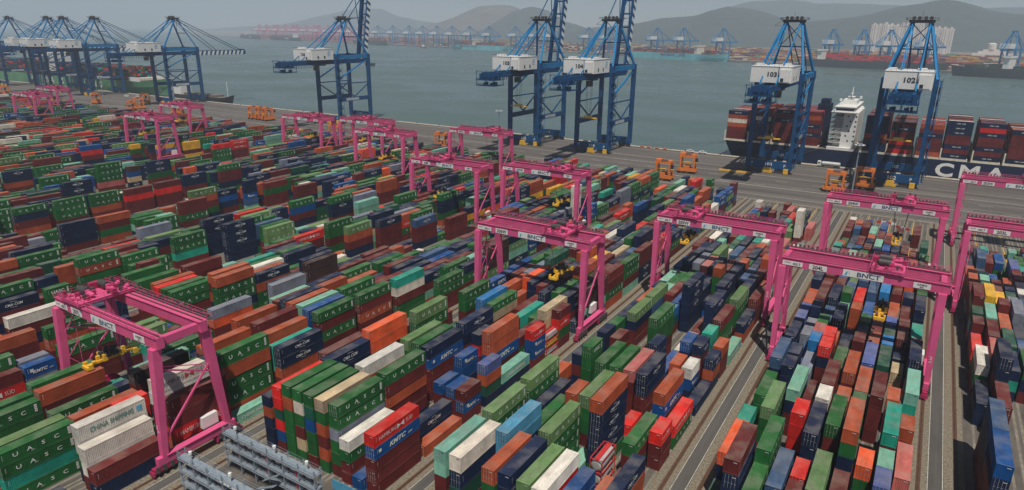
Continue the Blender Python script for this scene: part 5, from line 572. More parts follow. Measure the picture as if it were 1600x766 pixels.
@221 2|233.3 4 11.4 4 |246.3 4 10.4 4 |258.9 4 11.4 4 |271.4 4 10.4 4 |284.0 4 7.8 3 |297.1 4 11.4 4 rH|310.1 2 10.8 4 c|316.6 4 10.4 4 gU
@221 3|231.1 4 10.8 4 |244.1 4 11.4 4 |256.7 4 10.4 4 |269.8 4 10.8 4 G|282.9 4 8.6 3 |295.4 4 10.4 4 gU|307.9 4 8.6 3 |320.5 2 10.8 4 n
@221 4|237.7 2 10.4 4 |244.7 4 13.0 5 |257.2 4 13.0 5 m|269.8 4 10.8 4 gU|282.9 4 8.1 3 |307.9 4 10.8 4 o|321.0 2 8.6 3 cS
@221 5|237.2 4 10.8 4 |249.7 4 10.4 4 |262.3 2 10.4 4 |269.2 4 10.4 4 gU|282.3 4 8.6 3 |294.9 4 10.4 4 |307.4 2 11.4 4 n
@221 6|237.7 4 11.4 4 |250.3 4 14.2 5 |263.4 4 10.8 4 nC|289.0 4 11.4 4 m|301.5 4 10.8 4 n
@221 7|238.0 4 10.4 4 |251.1 4 10.4 4 |264.2 4 10.4 4 |276.7 4 10.8 4 o|289.3 4 10.4 4 |301.8 4 10.8 4 n|314.9 2 7.8 3 
@221 8|229.4 4 13.5 5 |241.9 4 10.4 4 |254.5 4 10.8 4 |267.0 2 10.4 4 |273.4 4 10.8 4 o|286.0 4 10.4 4 |298.5 4 8.6 3 |311.1 2 7.8 3 
@221 9|231.1 4 13.0 5 |244.1 4 10.8 4 |256.7 4 10.8 4 |269.2 4 10.8 4 nC|282.3 2 11.4 4 m|289.3 4 11.4 4 nC|302.4 4 8.6 3 |314.9 4 8.6 3 gU
@222 0|251.7 4 10.4 4 |264.2 4 11.4 4 |276.7 4 7.8 3 |289.3 4 8.6 3 |302.4 4 10.8 4 
@222 1|249.5 4 11.4 4 |262.0 4 11.4 4 |274.5 4 7.8 3 |287.6 4 10.4 4 |300.2 4 11.4 4 r
@222 2|249.5 4 11.4 4 |262.5 2 7.8 3 |269.0 4 8.1 3 |281.5 4 10.8 4 m|294.0 4 10.8 4 o|306.6 2 8.6 3 |313.0 2 7.8 3 
@222 3|250.3 4 11.4 4 |262.8 4 11.4 4 |275.9 4 10.4 4 |288.4 4 10.4 4 m|301.0 4 11.4 4 o
@222 4|251.4 4 10.4 4 |264.5 4 8.6 3 |277.0 4 10.8 4 |289.5 4 10.4 4 rH|302.1 4 8.6 3 
@222 5|249.7 4 10.8 4 |262.3 2 10.8 4 |268.7 4 10.8 4 |281.2 4 11.4 4 gU|294.3 4 8.6 3 nC|307.4 2 7.8 3 
@222 6|253.3 4 10.4 4 |265.9 4 10.8 4 |278.4 2 10.8 4 nC|285.4 4 7.8 3 |297.9 4 7.8 3 
@222 7|250.8 4 10.8 4 |263.9 4 10.8 4 |277.0 4 10.8 4 m|289.6 4 8.1 3 |302.1 4 7.8 3 
@222 8|250.8 4 11.4 4 |263.4 4 10.4 4 |276.5 4 8.6 3 |289.5 4 8.6 3 |302.6 4 8.1 3 
@222 9|245.2 4 10.8 4 |257.8 4 10.4 4 |270.3 4 11.4 4 t|282.9 4 7.8 3 |295.4 4 10.8 4 gU|308.0 4 10.8 4 o|320.5 2 8.1 3 
@223 0|268.4 4 10.4 4 |281.5 4 10.8 4 |294.0 4 8.1 3 |306.6 2 8.6 3 |313.5 4 8.6 3 
@223 1|268.1 4 10.8 4 |280.7 4 11.4 4 |293.2 4 8.1 3 |306.3 2 7.8 3 
@223 2|270.1 4 10.4 4 |283.1 4 11.4 4 |296.2 4 7.8 3 |308.8 4 10.8 4 |321.3 2 11.4 4 nC
@223 3|263.1 4 10.8 4 |275.6 4 8.6 3 |288.7 4 7.8 3 |301.8 4 7.8 3 
@223 4|263.4 4 10.8 4 |275.9 4 11.4 4 |289.0 4 10.4 4 |302.1 4 11.4 4 m|315.2 4 11.4 4 nC
@223 5|269.2 2 10.8 4 |275.6 4 8.1 3 |288.2 4 11.4 4 m|300.7 4 11.4 4 nC|313.3 2 8.1 3 
@223 6|263.1 4 10.4 4 |276.2 4 8.1 3 |288.7 4 10.4 4 |301.8 2 11.4 4 gU|308.2 4 8.6 3 |320.8 2 7.8 3 
@223 7|264.5 4 10.8 4 |277.0 4 8.6 3 |289.6 4 11.4 4 n|302.6 2 11.4 4 O|309.1 4 8.1 3 |322.1 2 10.4 4 m,c
@223 8|269.2 4 10.4 4 |281.8 4 11.4 4 m|294.3 4 8.6 3 |306.9 4 11.4 4 m|319.4 2 8.6 3 bK
@223 9|265.0 4 8.6 3 |277.6 4 10.4 4 |290.1 4 10.4 4 M|302.7 4 8.1 3 
@224 0|274.0 4 8.6 3 |286.5 4 10.8 4 |299.6 4 10.8 4 
@224 1|283.4 4 10.4 4 |296.0 4 10.8 4 |309.1 2 7.8 3 
@224 2|274.8 4 10.8 4 |287.3 4 11.4 4 |300.4 4 10.4 4 |313.0 4 8.6 3 
@224 3|283.1 2 11.4 4 |289.6 4 11.4 4 |302.6 4 10.8 4 
@224 4|277.3 4 11.4 4 |302.4 4 8.6 3 |314.9 2 10.4 4 |321.3 2 7.8 3 
@224 5|282.9 4 10.4 4 |295.4 4 8.6 3 |308.5 2 10.4 4 
@224 6|275.9 4 11.4 4 |288.5 4 11.4 4 |301.5 4 10.4 4 |314.1 4 10.8 4 m
@224 7|277.3 4 11.4 4 |290.4 4 8.1 3 |302.9 4 10.8 4 
@224 8|284.0 4 7.8 3 |296.5 2 10.4 4 |302.9 4 11.4 4 |315.5 4 10.8 4 
@224 9|282.9 2 11.4 4 |289.8 4 8.1 3 |302.4 4 11.4 4 w|314.9 2 11.4 4 gU|321.3 2 11.4 4 n
@225 0|294.0 4 8.6 3 |306.6 4 8.1 3 |319.1 2 10.4 4 
@225 1|300.7 4 11.4 4 |313.3 4 10.8 4 
@225 2|296.2 4 10.4 4 |308.8 4 10.4 4 |321.3 2 10.4 4 
@225 3|289.3 4 11.4 4 |301.8 4 10.8 4 |314.9 4 11.4 4 
@225 4|295.1 4 10.8 4 |307.7 2 11.4 4 
@225 5|287.9 4 10.4 4 |300.4 4 10.8 4 |313.0 4 10.8 4 
@225 6|288.7 4 10.8 4 |301.3 4 11.4 4 |314.4 4 7.8 3 
@225 7|293.5 4 10.4 4 |306.0 4 10.4 4 |318.6 2 8.1 3 
@225 8|301.8 4 8.1 3 |314.4 4 10.4 4 o
@225 9|290.7 4 10.8 4 |303.2 2 11.4 4 |309.6 2 8.6 3 """
stacks = []          # block, row, y, length, top z, tiers, [codes from the top down]
for line in TABLE.split('\n'):
    head, *rest = line.split('|')
    b_, k = head[1:].split()
    for e in rest:
        q = e.split(' ')
        codes = q[4].split(',') if len(q) > 4 and q[4] else []
        stacks.append((int(b_), int(k), float(q[0]), 12.19 if q[1] == '4' else 6.06, float(q[2]), int(q[3]), codes))

WD = 2.44
HREF = 2.62
def side_x(b_, k): return rail_x(b_) - 2.05 - 2.95 * (9 - k)

def corr_panel(mb, y0, y1, z0, z1, x, sign, pitch=.29, depth=.045):
    """corrugated side wall: real trapezoid folds"""
    n = max(3, int((y1 - y0) / pitch)); p = (y1 - y0) / n; pts = []
    for i in range(n):
        y = y0 + i * p
        pts += [(y, 0), (y + p * .28, 0), (y + p * .42, -depth), (y + p * .86, -depth)]
    pts.append((y1, 0))
    k = len(mb.v)
    for y, d in pts: mb.v += [(x + sign * d, y, z0), (x + sign * d, y, z1)]
    for i in range(len(pts) - 1):
        q = (k + 2 * i, k + 2 * i + 2, k + 2 * i + 3, k + 2 * i + 1)
        mb.f.append(q if sign > 0 else q[::-1]); mb.mi.append(0)
def corr_end(mb, x0, x1, z0, z1, y, pitch=.27, depth=.045):
    n = int((x1 - x0) / pitch); p = (x1 - x0) / n; pts = []
    for i in range(n):
        x = x0 + i * p
        pts += [(x, 0), (x + p * .28, 0), (x + p * .42, depth), (x + p * .86, depth)]
    pts.append((x1, 0)); k = len(mb.v)
    for x, d in pts: mb.v += [(x, y + d, z0), (x, y + d, z1)]
    for i in range(len(pts) - 1):
        mb.f.append((k + 2 * i, k + 2 * i + 2, k + 2 * i + 3, k + 2 * i + 1)); mb.mi.append(0)

# local frame of a container: x from -2.44 to 0, y from 0 to L, z from 0 to HREF
CM = {}
for L in (12.19, 6.06):
    H = HREF - .07
    fr = MB(); c = .17
    for x in (-WD, -c):
        for y in (0, L - c):
            fr.box(x, y, .02, x + c, y + c, H)                              # corner posts
            for z in (0, H - .12): fr.box(x - .012, y - .012, z, x + c + .012, y + c + .012, z + .13)   # castings
    for x in (-WD + .01, -.11):
        fr.box(x, c, .03, x + .1, L - c, .19); fr.box(x, c, H - .1, x + .1, L - c, H - .02)
    for y in (.01, L - .11):
        fr.box(-WD + c, y, .03, -c, y + .1, .19); fr.box(-WD + c, y, H - .12, -c, y + .1, H - .02)
    fr.box(-WD + .1, .12, .12, -.1, L - .12, .2)
    CM['frame', L] = fr.mesh('frame', 'paint')
    rf = MB(); n = int(L / .58); p = (L - .2) / n
    for i in range(n):                                                       # pressed roof ribs
        y = .1 + i * p
        rf.box(-WD + .1, y, H - .09, -.1, y + p * .62, H - .018); rf.box(-WD + .1, y + p * .62, H - .09, -.1, y + p, H - .045)
    CM['roof', L] = rf.mesh('roof', 'paint')
    sp = MB(); corr_panel(sp, c, L - c, .19, H - .1, -.025, 1); CM['side+', L] = sp.mesh('side_panel', 'paint')
    sp = MB(); corr_panel(sp, c, L - c, .19, H - .1, -WD + .025, -1); CM['side-', L] = sp.mesh('side_panel', 'paint')
    ep = MB(); corr_end(ep, -WD + c, -c, .19, H - .12, L - .07); CM['back', L] = ep.mesh('end_panel', 'paint')
ep = MB(); corr_end(ep, -WD + .17, -.17, .19, HREF - .15, .03); CM['front'] = ep.mesh('end_panel', 'paint')
for nm, x0, x1 in (('door_l', -WD + .18, -WD / 2 - .01), ('door_r', -WD / 2 + .01, -.18)):
    d = MB(); d.box(x0, .035, .2, x1, .09, HREF - .16)
    for z in (.6, 1.2, 1.8): d.box(x0 + .08, .018, z, x1 - .08, .04, z + .1)
    CM[nm] = d.mesh('door', 'paint')
    r_ = MB()
    for x in (x0 + .25, x1 - .25):
        r_.tube((x, -.01, .14), (x, -.01, HREF - .1), .026, n=5)
        r_.box(x - .07, -.03, 1.05, x + .2, 0, 1.12)
    CM[nm + '_rod'] = r_.mesh('lock_rod', 'grey_rod')

def logo_mesh(code, L, lo=False):
    """lettering for the +x side of a container; returns list of (name, mesh)"""
    kind = code[1]; x = .022; res = 0 if lo else 2; mid = L / 2; mb = MB(); out = []
    long_ = L > 10
    if kind == 'U':
        if long_:
            for i, ch in enumerate('UASC'): put_text(mb, ch, (x, 2.5 + i * 2.2, 1.0), .74, '+X', wide=1.25, res=res, bold=.015)
            mb.poly([(x, 4.9, .72), (x, 5.5, .72), (x, 5.5, .80), (x, 4.9, .80)])
            for j in range(4): mb.poly([(x, L - 1.2, .7 + j * .4), (x, L - .72, .7 + j * .4), (x, L - .72, 1.02 + j * .4), (x, L - 1.2, 1.02 + j * .4)])
        else:
            put_text(mb, 'UASC', (x, mid - .2, 1.0), .8, '+X', wide=1.15, res=res, bold=.03)
            mb.poly([(x, L - .9, .6), (x, L - .55, .6), (x, L - .55, 2.1), (x, L - .9, 2.1)])
        return [('white_print', mb)]
    if kind == 'C':
        put_text(mb, 'CMA CGM', (x, mid, 1.05), .62 if long_ else .5, '+X', wide=1.0 if long_ else .9, res=res, bold=.02, shear=.15)
        for s_, z in ((1, 1.9), (-1, .8)):
            pts = [(mid + s_ * (.9 - 1.7 * q / 6), z + s_ * .22 * math.sin(q / 6 * 2.2)) for q in range(7)]
            for q in range(6):
                mb.poly([(x, pts[q][0], pts[q][1]), (x, pts[q + 1][0], pts[q + 1][1]), (x, pts[q + 1][0], pts[q + 1][1] + .07), (x, pts[q][0], pts[q][1] + .07)])
        return [('white_print', mb)]
    if kind == 'K':
        put_text(mb, 'KMTC', (x, mid - .3, .85), .95 if long_ else .62, '+X', wide=1.15, res=res, bold=.04, shear=.25)
        put_text(mb, 'LINE', (x, mid + (3.2 if long_ else 1.9), .85), .34 if long_ else .22, '+X', wide=1.2, res=0, bold=.03, shear=.25)
        b2 = MB(); y0 = .9
        mb.poly([(x, y0, 1.2), (x, y0 + .7, 1.2), (x, y0 + .7, 1.9), (x, y0, 1.9)])
        return [('white_print', mb)]
    if kind == 'H':
        s_ = 1.0 if long_ else .5
        put_text(mb, 'HAMBURG', (x, mid - 2.6 * s_, 1.0), .85 * s_, '+X', wide=.8, res=res, bold=-.004)
        put_text(mb, 'S\u00dcD', (x, mid + 3.2 * s_, 1.0), .85 * s_, '+X', wide=.8, res=res, bold=-.004)
        e = MB(); c = mid + .8 * s_
        e.poly([(x, c - .9 * s_, .8), (x, c + .05, 1.35), (x, c - .9 * s_, 1.95)]); e.poly([(x, c + 1.0 * s_, .8), (x, c + 1.0 * s_, 1.95), (x, c - .05, 1.35)])
        if code[0] == 'w': return [('navy_print', mb), ('red_print', e)]
        mb.add(e.v, e.f); return [('white_print', mb)]
    if kind == 'S':
        s_ = 1.0 if long_ else .5
        put_text(mb, 'CHINA SHIPPING', (x, mid - .2, .9), .85 * s_, '+X', wide=.86, res=res, bold=.02)
        e = MB(); c = mid + 5.05 * s_ - .2; e.poly([(x, c - .5 * s_, .85), (x, c + .5 * s_, .85), (x, c + .5 * s_, 1.8), (x, c - .5 * s_, 1.8)])
        return [('green_print' if code[0] == 'w' else 'white_print', mb), ('sky_print', e)]
    return []
LM = {}
def logo_cached(code, L):
    key = (code, L)
    if key not in LM:
        LM[key] = [(ma, mb.mesh('lettering', ma)) for ma, mb in logo_mesh(code, L)]
    return LM[key]

def side_mark(L):
    mb = MB()
    for z in (1.2, 1.4, 1.6, 1.8, 2.0): mb.poly([(.022, .48, z), (.022, .56, z), (.022, .56, z + .1), (.022, .48, z + .1)])
    for z in (2.15,): mb.poly([(-.95, -.02, z), (-.35, -.02, z), (-.35, -.02, z + .1), (-.95, -.02, z + .1)])
    return mb
SM = {L: side_mark(L).mesh('serial_number', 'white_print') for L in (12.19, 6.06)}
SMD = {L: side_mark(L).mesh('serial_number', 'navy_print') for L in (12.19, 6.06)}

BLOCKN = {203: 'far right block', 204: 'right block', 205: 'centre block', 206: 'block behind the grey racks', 207: 'block under the nearest pink crane', 208: 'second block from left front'}
BLOCKN[202] = 'block at right picture edge'
ORD = ['nearest', 'second', 'third', 'fourth', 'fifth', 'sixth', 'seventh', 'eighth', 'ninth', 'tenth', 'eleventh', 'twelfth'] + ['%dth' % i for i in range(13, 40)]
TIER = ['top', 'second from top', 'third from top', 'fourth from top', 'fifth from top', 'bottom']
for q_ in range(209, 226): BLOCKN[q_] = '%s block left of racks' % ORD[q_ - 207]
BLOCKN[208] = 'second block left of racks'
COLN = ['leftmost', 'second', 'third', 'fourth', 'fifth', 'sixth', 'seventh', 'eighth', 'ninth', 'rightmost']

def make_container(x, y, z, L, h, code, label, r_):
    c = jitter(PAL[code[0]], r_)
    o = link('shipping_container', CM['frame', L]); o.location = (x, y, z); o.scale = (1, 1, h / HREF); o.color = c
    tag(o, label, 'container', 'containers stacked in the yard')
    def part(nm, me, colr=c):
        p = link(nm, me, o); p.color = colr; return p
    rc = PAL['e'] if code[0] == 'd' else c
    part('roof', CM['roof', L], rc)
    part('side_panel', CM['side+', L]); part('side_panel', CM['side-', L]); part('end_panel', CM['back', L])
    if r_.random() < .5:
        for nm in ('door_l', 'door_r'):
            d = part('door', CM[nm]); rd_ = link('lock_rod', CM[nm + '_rod'], d)
    else: part('end_panel', CM['front'])
    part('serial_number', (SMD if code[0] in 'wecT' else SM)[L])
    if len(code) > 1:
        for ma, me in logo_cached(code, L): part('lettering' if ma != 'sky_print' and not (ma == 'red_print') else 'emblem', me)
    return o

# tank container meshes (20 ft): frame with a tank in it
tf = MB()
for x in (-WD, -.14):
    for y in (0, 5.92): tf.box(x, y, 0, x + .14, y + .14, HREF - .04)
    tf.box(x, .14, 0, x + .14, 5.92, .14); tf.box(x, .14, HREF - .18, x + .14, 5.92, HREF - .04)
for y in (0, 5.92):
    tf.box(-WD + .14, y, 0, -.14, y + .14, .14); tf.box(-WD + .14, y, HREF - .18, -.14, y + .14, HREF - .04)
tf.box(-1.7, .3, HREF - .1, -.8, 5.7, HREF - .05)
TF = tf.mesh('tank_frame', 'red_print')
tk = MB(); tk.tube((-1.22, .35, 1.28), (-1.22, 5.7, 1.28), 1.1, n=20); tk.tube((-1.22, .12, 1.28), (-1.22, .35, 1.28), .7, 1.1, n=20); tk.tube((-1.22, 5.7, 1.28), (-1.22, 5.93, 1.28), 1.1, .7, n=20)
TKW = tk.mesh('tank', 'tank'); TKY = tk.mesh('tank', 'yellow')

mass = []            # everything that is not an individual: (x, y, z, L, h, colour)
mass_logo = {}
crng = random.Random(3)
colstack = {}
for s in sorted(stacks, key=lambda s: (s[0], s[1], s[2])):
    colstack.setdefault((s[0], s[1]), []).append(s)
shown_before = {}
for (b_, k), lst in colstack.items():
    for s in lst:
        _, _, y, L, zt, n, codes = s
        h = zt / n; x = side_x(b_, k)
        anyv = any(c.endswith('*') for c in codes)
        if anyv: shown_before[b_, k] = shown_before.get((b_, k), 0) + 1
        for t_ in range(n):
            code = codes[t_] if t_ < len(codes) else None
            z = zt - h * (t_ + 1) + .01
            dx, dy = crng.uniform(-.05, .05), crng.uniform(-.06, .06)
            if code and code.endswith('*'):
                code = code[:-1]
                kind = 'long' if L > 10 else 'short'
                tt = TIER[t_] if t_ < 5 else 'bottom'
                lab = '%s %s container %s tier, %s row, %s stack, %s' % (SAY[code[0]], kind, tt, COLN[k], ORD[shown_before[b_, k] - 1], BLOCKN.get(b_, 'distant left block'))
                w = lab.split()
                if len(w) > 16: lab = lab.replace(' container', '', 1)
                if len(lab.split()) > 16: lab = lab.replace('from top tier', 'tier down').replace('block under the nearest pink crane', 'nearest pink crane block').replace('block behind the grey racks', 'grey racks block').replace('second block from left front', 'left front block')
                if code[0] in 'TY' and L < 10:
                    o = empty('tank_container', (x + dx, y + dy, z)); o.scale = (1, 1, h / HREF)
                    tag(o, lab.replace('container', 'tank container'), 'container', 'tank containers'); link('tank_frame', TF, o); link('tank', TKY if code[0] == 'Y' else TKW, o)
                else: make_container(x + dx, y + dy, z, L, h, code, lab, crng)
            else:
                cc = code or crng.choice('mnogmn')
                if cc[0] in 'TY' and L < 10 and code:
                    o = empty('tank_container', (x, y, z)); o.scale = (1, 1, h / HREF)
                    tag(o, '%s tank container %s, %s row from left, %s' % ('yellow' if cc[0] == 'Y' else 'white', TIER[t_], COLN[k], BLOCKN.get(b_, 'distant block')), 'container', 'tank containers')
                    link('tank_frame', TF, o); link('tank', TKY if cc[0] == 'Y' else TKW, o)
                    continue
                mass.append((x + dx, y + dy, z, L, h, jitter(PAL[cc[0]], crng)))
                if code and len(code) > 1 and b_ >= 204:
                    for ma, mb in (LM.setdefault(('lo', code, L), logo_mesh(code, L, True))):
                        mass_logo.setdefault(ma, []).append((mb, x + dx, y + dy, z, h))

def mass_object(name, items, along_x=False):
    n = len(items); A = np.array([i[:5] for i in items]); C_ = np.array([i[5] for i in items], np.float32)
    gap = .05
    x1, y0, z0, L, h = A.T
    if along_x: xa, xb, ya, yb = x1, x1 + L, y0, y0 + WD
    else: xa, xb, ya, yb = x1 - WD, x1, y0, y0 + L
    za, zb = z0, z0 + h - gap
    V = np.stack([np.stack([xa, ya, za], 1), np.stack([xb, ya, za], 1), np.stack([xb, yb, za], 1), np.stack([xa, yb, za], 1),
                  np.stack([xa, ya, zb], 1), np.stack([xb, ya, zb], 1), np.stack([xb, yb, zb], 1), np.stack([xa, yb, zb], 1)], 1).reshape(-1, 3)
    Fq = np.array(BOXF)
    Fa = (Fq[None] + (np.arange(n) * 8)[:, None, None]).reshape(-1)
    me = bpy.data.meshes.new(name); nf = n * 6
    me.vertices.add(n * 8); me.vertices.foreach_set('co', V.astype(np.float32).reshape(-1))
    me.loops.add(nf * 4); me.loops.foreach_set('vertex_index', Fa.astype(np.int32))
    me.polygons.add(nf); me.polygons.foreach_set('loop_start', np.arange(0, nf * 4, 4, dtype=np.int32))
    me.polygons.foreach_set('use_smooth', np.zeros(nf, dtype=bool))
    me.update(calc_edges=True)
    at = me.color_attributes.new('Col', 'FLOAT_COLOR', 'CORNER')
    at.data.foreach_set('color', np.repeat(C_, 24, 0).reshape(-1))
    me.materials.append(M['paint_mass'])
    return struct(link(name, me), 'stuff')
tag_mass = mass_object('stacked_containers', mass)
tag_mass['label'] = 'remaining stacked containers of every colour filling the yard blocks'
for i, (ma, lst) in enumerate(mass_logo.items()):
    big = MB()
    for mb, x, y, z, h in lst:
        big.add([(p[0] + x, p[1] + y, p[2] * h / HREF + z) for p in mb.v], mb.f)
    o = big.build('container_lettering', ma, tag_mass)

# ------------------------------------------------------------------ rail mounted gantry cranes (pink)
def handrail(mb, p, q, h=1.1, step=2.4, t=.06):
    p, q = Vector(p), Vector(q); n = max(1, int((q - p).length / step))
    for i in range(n + 1):
        a_ = p.lerp(q, i / n); mb.bar(a_, a_ + Vector((0, 0, h)), t)
    for hh in (h, h * .5): mb.bar(p + Vector((0, 0, hh)), q + Vector((0, 0, hh)), t)

GX = 17.0            # half gauge
def make_rmg():
    r_ = empty('rail_gantry_crane')
    top = 26.8
    for sy in (-1, 1):
        y = sy * 4.3
        g_ = MB(); g_.box(-17.9, y - .7, top - 2.1, 17.7, y + .7, top)
        g_.box(-17.9, y - .88, top + .003, 17.7, y + .88, top + .12)
        for i in range(9): g_.box(-17.5 + i * 4.2, y - .76, top - 2.05, -17.3 + i * 4.2, y + .76, top - .05)
        G_ = g_.build('girder', 'pink', r_)
        t_ = MB(); t_.box(-17.7, y - .12, top + .125, 17.5, y + .12, top + .32); t_.build('trolley_rail', 'rail', G_)
        yo = y + sy * 1.5
        if sy > 0: w_ = MB(); w_.box(-17.9, y + .9, top - .1, 17.7, yo + .5, top); w_.build('walkway', 'dark', r_)
        else: yo = y + .45
        h_ = MB(); handrail(h_, (-17.8, yo + sy * .45, top), (17.6, yo + sy * .45, top)); handrail(h_, (-17.8, y + sy * .9, top), (17.6, y + sy * .9, top), step=4)
        h_.build('handrail', 'pink', r_)
    # festoon cables hanging along the rear girder
    fe = MB()
    for i in range(34):
        x = -18 + i * 1.03; fe.box(x, 6.0, top - .2 - rng.uniform(.3, 1.2), x + .5, 6.5, top + rng.uniform(.3, .9))
    struct(fe.build('cable_festoon', 'dark', r_), 'stuff')
    for sx in (-1, 1):
        xb = sx * GX; xt = xb - (.6 if sx < 0 else .6)
        for sy in (-1, 1):
            l_ = MB(); l_.taper((xb, sy * 6.7, 3.3), (.56, .55), (xt, sy * 4.9, top - 2.1), (.85, .85))
            l_.build('leg', 'pink', r_)
        s_ = MB(); s_.box(xb - .55, -8.2, 2.0, xb + .55, 8.2, 3.6); s_.box(xb - .75, -6.5, 3.6, xb + .75, 6.5, 3.72)
        s_.build('sill_beam', 'pink', r_)
        b_ = MB(); b_.bar((xb, -6.0, 6.5), (xt, 5.0, 17.5), .34); b_.build('brace', 'pink', r_)
        b_ = MB(); b_.bar((xt, -5.2, 20.5), (xt, 5.0, 15.8), .3); b_.bar((xt, -5.0, 21), (xt, 4.8, 17.3), .16); b_.build('brace', 'pink', r_)
        e_ = MB(); e_.box(xt - .6, -3.6, top - 1.9, xt + .6, 3.6, top - .4); e_.build('end_tie', 'pink', r_)
        for sy in (-1, 1):
            bg_ = empty('bogie'); bg_.parent = r_; bg_.location = (xb, sy * 6.6, 0)
            f_ = MB(); f_.box(-.5, -2.6, .9, .5, 2.6, 1.9); f_.box(-.4, -.5, 1.9, .4, .5, 2.6); f_.box(-.75, -2.9, .5, .75, -2.65, 1.4); f_.box(-.75, 2.65, .5, .75, 2.9, 1.4)
            f_.build('bogie_frame', 'pink_dark', bg_)
            for wy in (-2, -.75, .75, 2):
                w_ = MB(); w_.tube((-.28, wy, .65), (.28, wy, .65), .5, n=12); w_.build('wheel', 'black', bg_)
            for wy in (-2, -.75, .75, 2):
                m_ = MB(); m_.tube((.5, wy, 1.35), (1.05, wy, 1.35), .33, n=8); m_.box(.55, wy - .25, 1.6, 1.0, wy + .25, 2.3)
                m_.build('drive_motor', 'dark', bg_)
    st_ = MB(); xb = -GX + 1.2
    for i in range(8):
        y0, y1 = (-5.5, -3.2) if i % 2 == 0 else (-3.2, -5.5); z = 3.2 + i * 2.7
        st_.bar((xb - .2, y0, z), (xb - .2, y1, z + 2.7), .08, .2)
    st_.bar((xb - .2, -5.6, 3), (xb - .2, -5.6, 25), .1); st_.bar((xb - .2, -3.1, 3), (xb - .2, -3.1, 25), .1)
    st_.build('stairway', 'pink', r_)
    # trolley
    t_ = empty('trolley'); t_.parent = r_; t_.location = (0, 0, top + .3)
    f_ = MB()
    for x in (-3.2, 3.0): f_.box(x - .3, -5.6, .1, x + .3, 5.6, .7)
    for y in (-5.2, 5.0, 0): f_.box(-3.3, y - .25, .12, 3.1, y + .25, .65)
    f_.box(-3.3, -5.2, .66, 3.1, 5.0, .74)
    f_.build('trolley_frame', 'pink', t_)
    for y, rr_ in ((-2.2, .75), (1.8, .75)):
        d_ = MB(); d_.tube((-2.3, y, 1.8), (.3, y, 1.8), rr_, n=14); d_.build('hoist_drum', 'dark', t_)
        d_ = MB(); d_.tube((.9, y, 1.5), (2.3, y, 1.5), .5, n=12); d_.tube((2.3, y, 1.5), (2.7, y, 1.5), .5, .25, n=12); d_.box(.3, y - .4, .8, .8, y + .4, 2.1); d_.build('hoist_motor', 'pink', t_)
    m_ = MB()
    for i in range(14):
        x, y = rng.uniform(-3.4, 3.0), rng.uniform(-5.2, 5.0); s_ = rng.uniform(.15, .45); m_.box(x - s_, y - s_, .74, x + s_, y + s_, .9 + rng.uniform(.2, 1.6))
    struct(m_.build('control_cabinet', 'dark', t_), 'stuff')
    m_ = MB()
    for i in range(16):
        x, y = rng.uniform(-3.6, 3.2), rng.uniform(-5.4, 5.2); s_ = rng.uniform(.25, .6); m_.box(x - s_, y - s_, .74, x + s_, y + s_, .9 + rng.uniform(.3, 1.3))
    struct(m_.build('machinery', 'pink_dark', t_), 'stuff')
    for i in range(8):
        x, y = -3.2 + i * .85, (-5.0, -4.4, 4.8, 3.9)[i % 4]; m_ = MB(); m_.tube((x, y - .3, 1.1), (x, y + .3, 1.1), .42, n=9)
        m_.build('rope_sheave', 'pink', t_)
    h_ = MB()
    for y in (-5.7, 5.7): handrail(h_, (-3.8, y, .7), (3.6, y, .7), step=1.2, t=.05)
    for x in (-3.8, 3.6): handrail(h_, (x, -5.7, .7), (x, 5.7, .7), step=1.2, t=.05)
    h_.build('handrail', 'pink', t_)
    # spreader
    s_ = empty('spreader'); s_.parent = r_; s_.location = (0, 0, 13.5)
    y_ = MB(); y_.box(-.35, -3.6, .5, .35, 3.6, 1.0)
    for y in (-5.0, 5.0): y_.box(-1.15, y - .3, .05, 1.15, y + .3, .7); y_.box(-.25, min(y, 3.4 * (1 if y > 0 else -1)), .55, .25, max(y, 3.4 * (1 if y > 0 else -1)), .9)
    for x in (-1.1, 1.1): y_.box(x - .2, -5.0, .1, x + .2, -4.2, 1.2); y_.box(x - .2, 4.2, .1, x + .2, 5.0, 1.2); y_.box(x - .3, -2.0, .9, x + .3, -1.2, 2.3); y_.box(x - .3, 1.2, .9, x + .3, 2.0, 2.3)
    y_.box(-1.2, -1.7, 1.0, 1.2, 1.7, 1.35)
    for i in range(7): x, y = rng.uniform(-1, 1), -3.6 + i * 1.2; y_.box(x - .3, y - .35, 1.0, x + .3, y + .35, 1.4 + (i % 3) * .5)
    y_.build('spreader_frame', 'yellow', s_)
    d_ = MB()
    for i in range(14): x, y = rng.uniform(-1.1, 1.1), rng.uniform(-1.8, 1.8); d_.box(x - .25, y - .25, 1.3, x + .25, y + .25, 1.6 + rng.uniform(.4, 1.9))
    for i in range(6): a_ = rng.uniform(-1.2, 1.2); d_.tube((a_, -1.5, 2.2), (a_, -1.1, 2.2), .5, n=8); d_.tube((a_, 1.1, 2.2), (a_, 1.5, 2.2), .5, n=8)
    d_.build('head_block', 'dark', s_)
    ro = MB()
    for x in (-1.6, 1.6):
        for y in (-2.4, 2.4): ro.bar((x * .6, y * .6, 14), (x * 1.4, y * 1.4, 26), .09)
    ro.build('hoist_rope', 'cable', r_)
    eh = MB(); eh.box(GX - 1.0 - 2.2, 2.2, 3.75, GX - 1.0 - .1, 5.6, 6.2); eh.build('electric_house', 'white', r_)
    cr = MB(); cr.tube((-GX - .9, 2.5, 3.4), (-GX - 1.5, 2.5, 3.4), 2.3, n=20); cr.build('cable_reel', 'pink_dark', r_)
    # sign plates on the front girder
    def plate(x, w, h, z=top - 1.95): p_ = MB(); p_.box(x - w / 2, -5.12, z, x + w / 2, -5.07, z + h); return p_.build('sign_plate', 'white', r_)
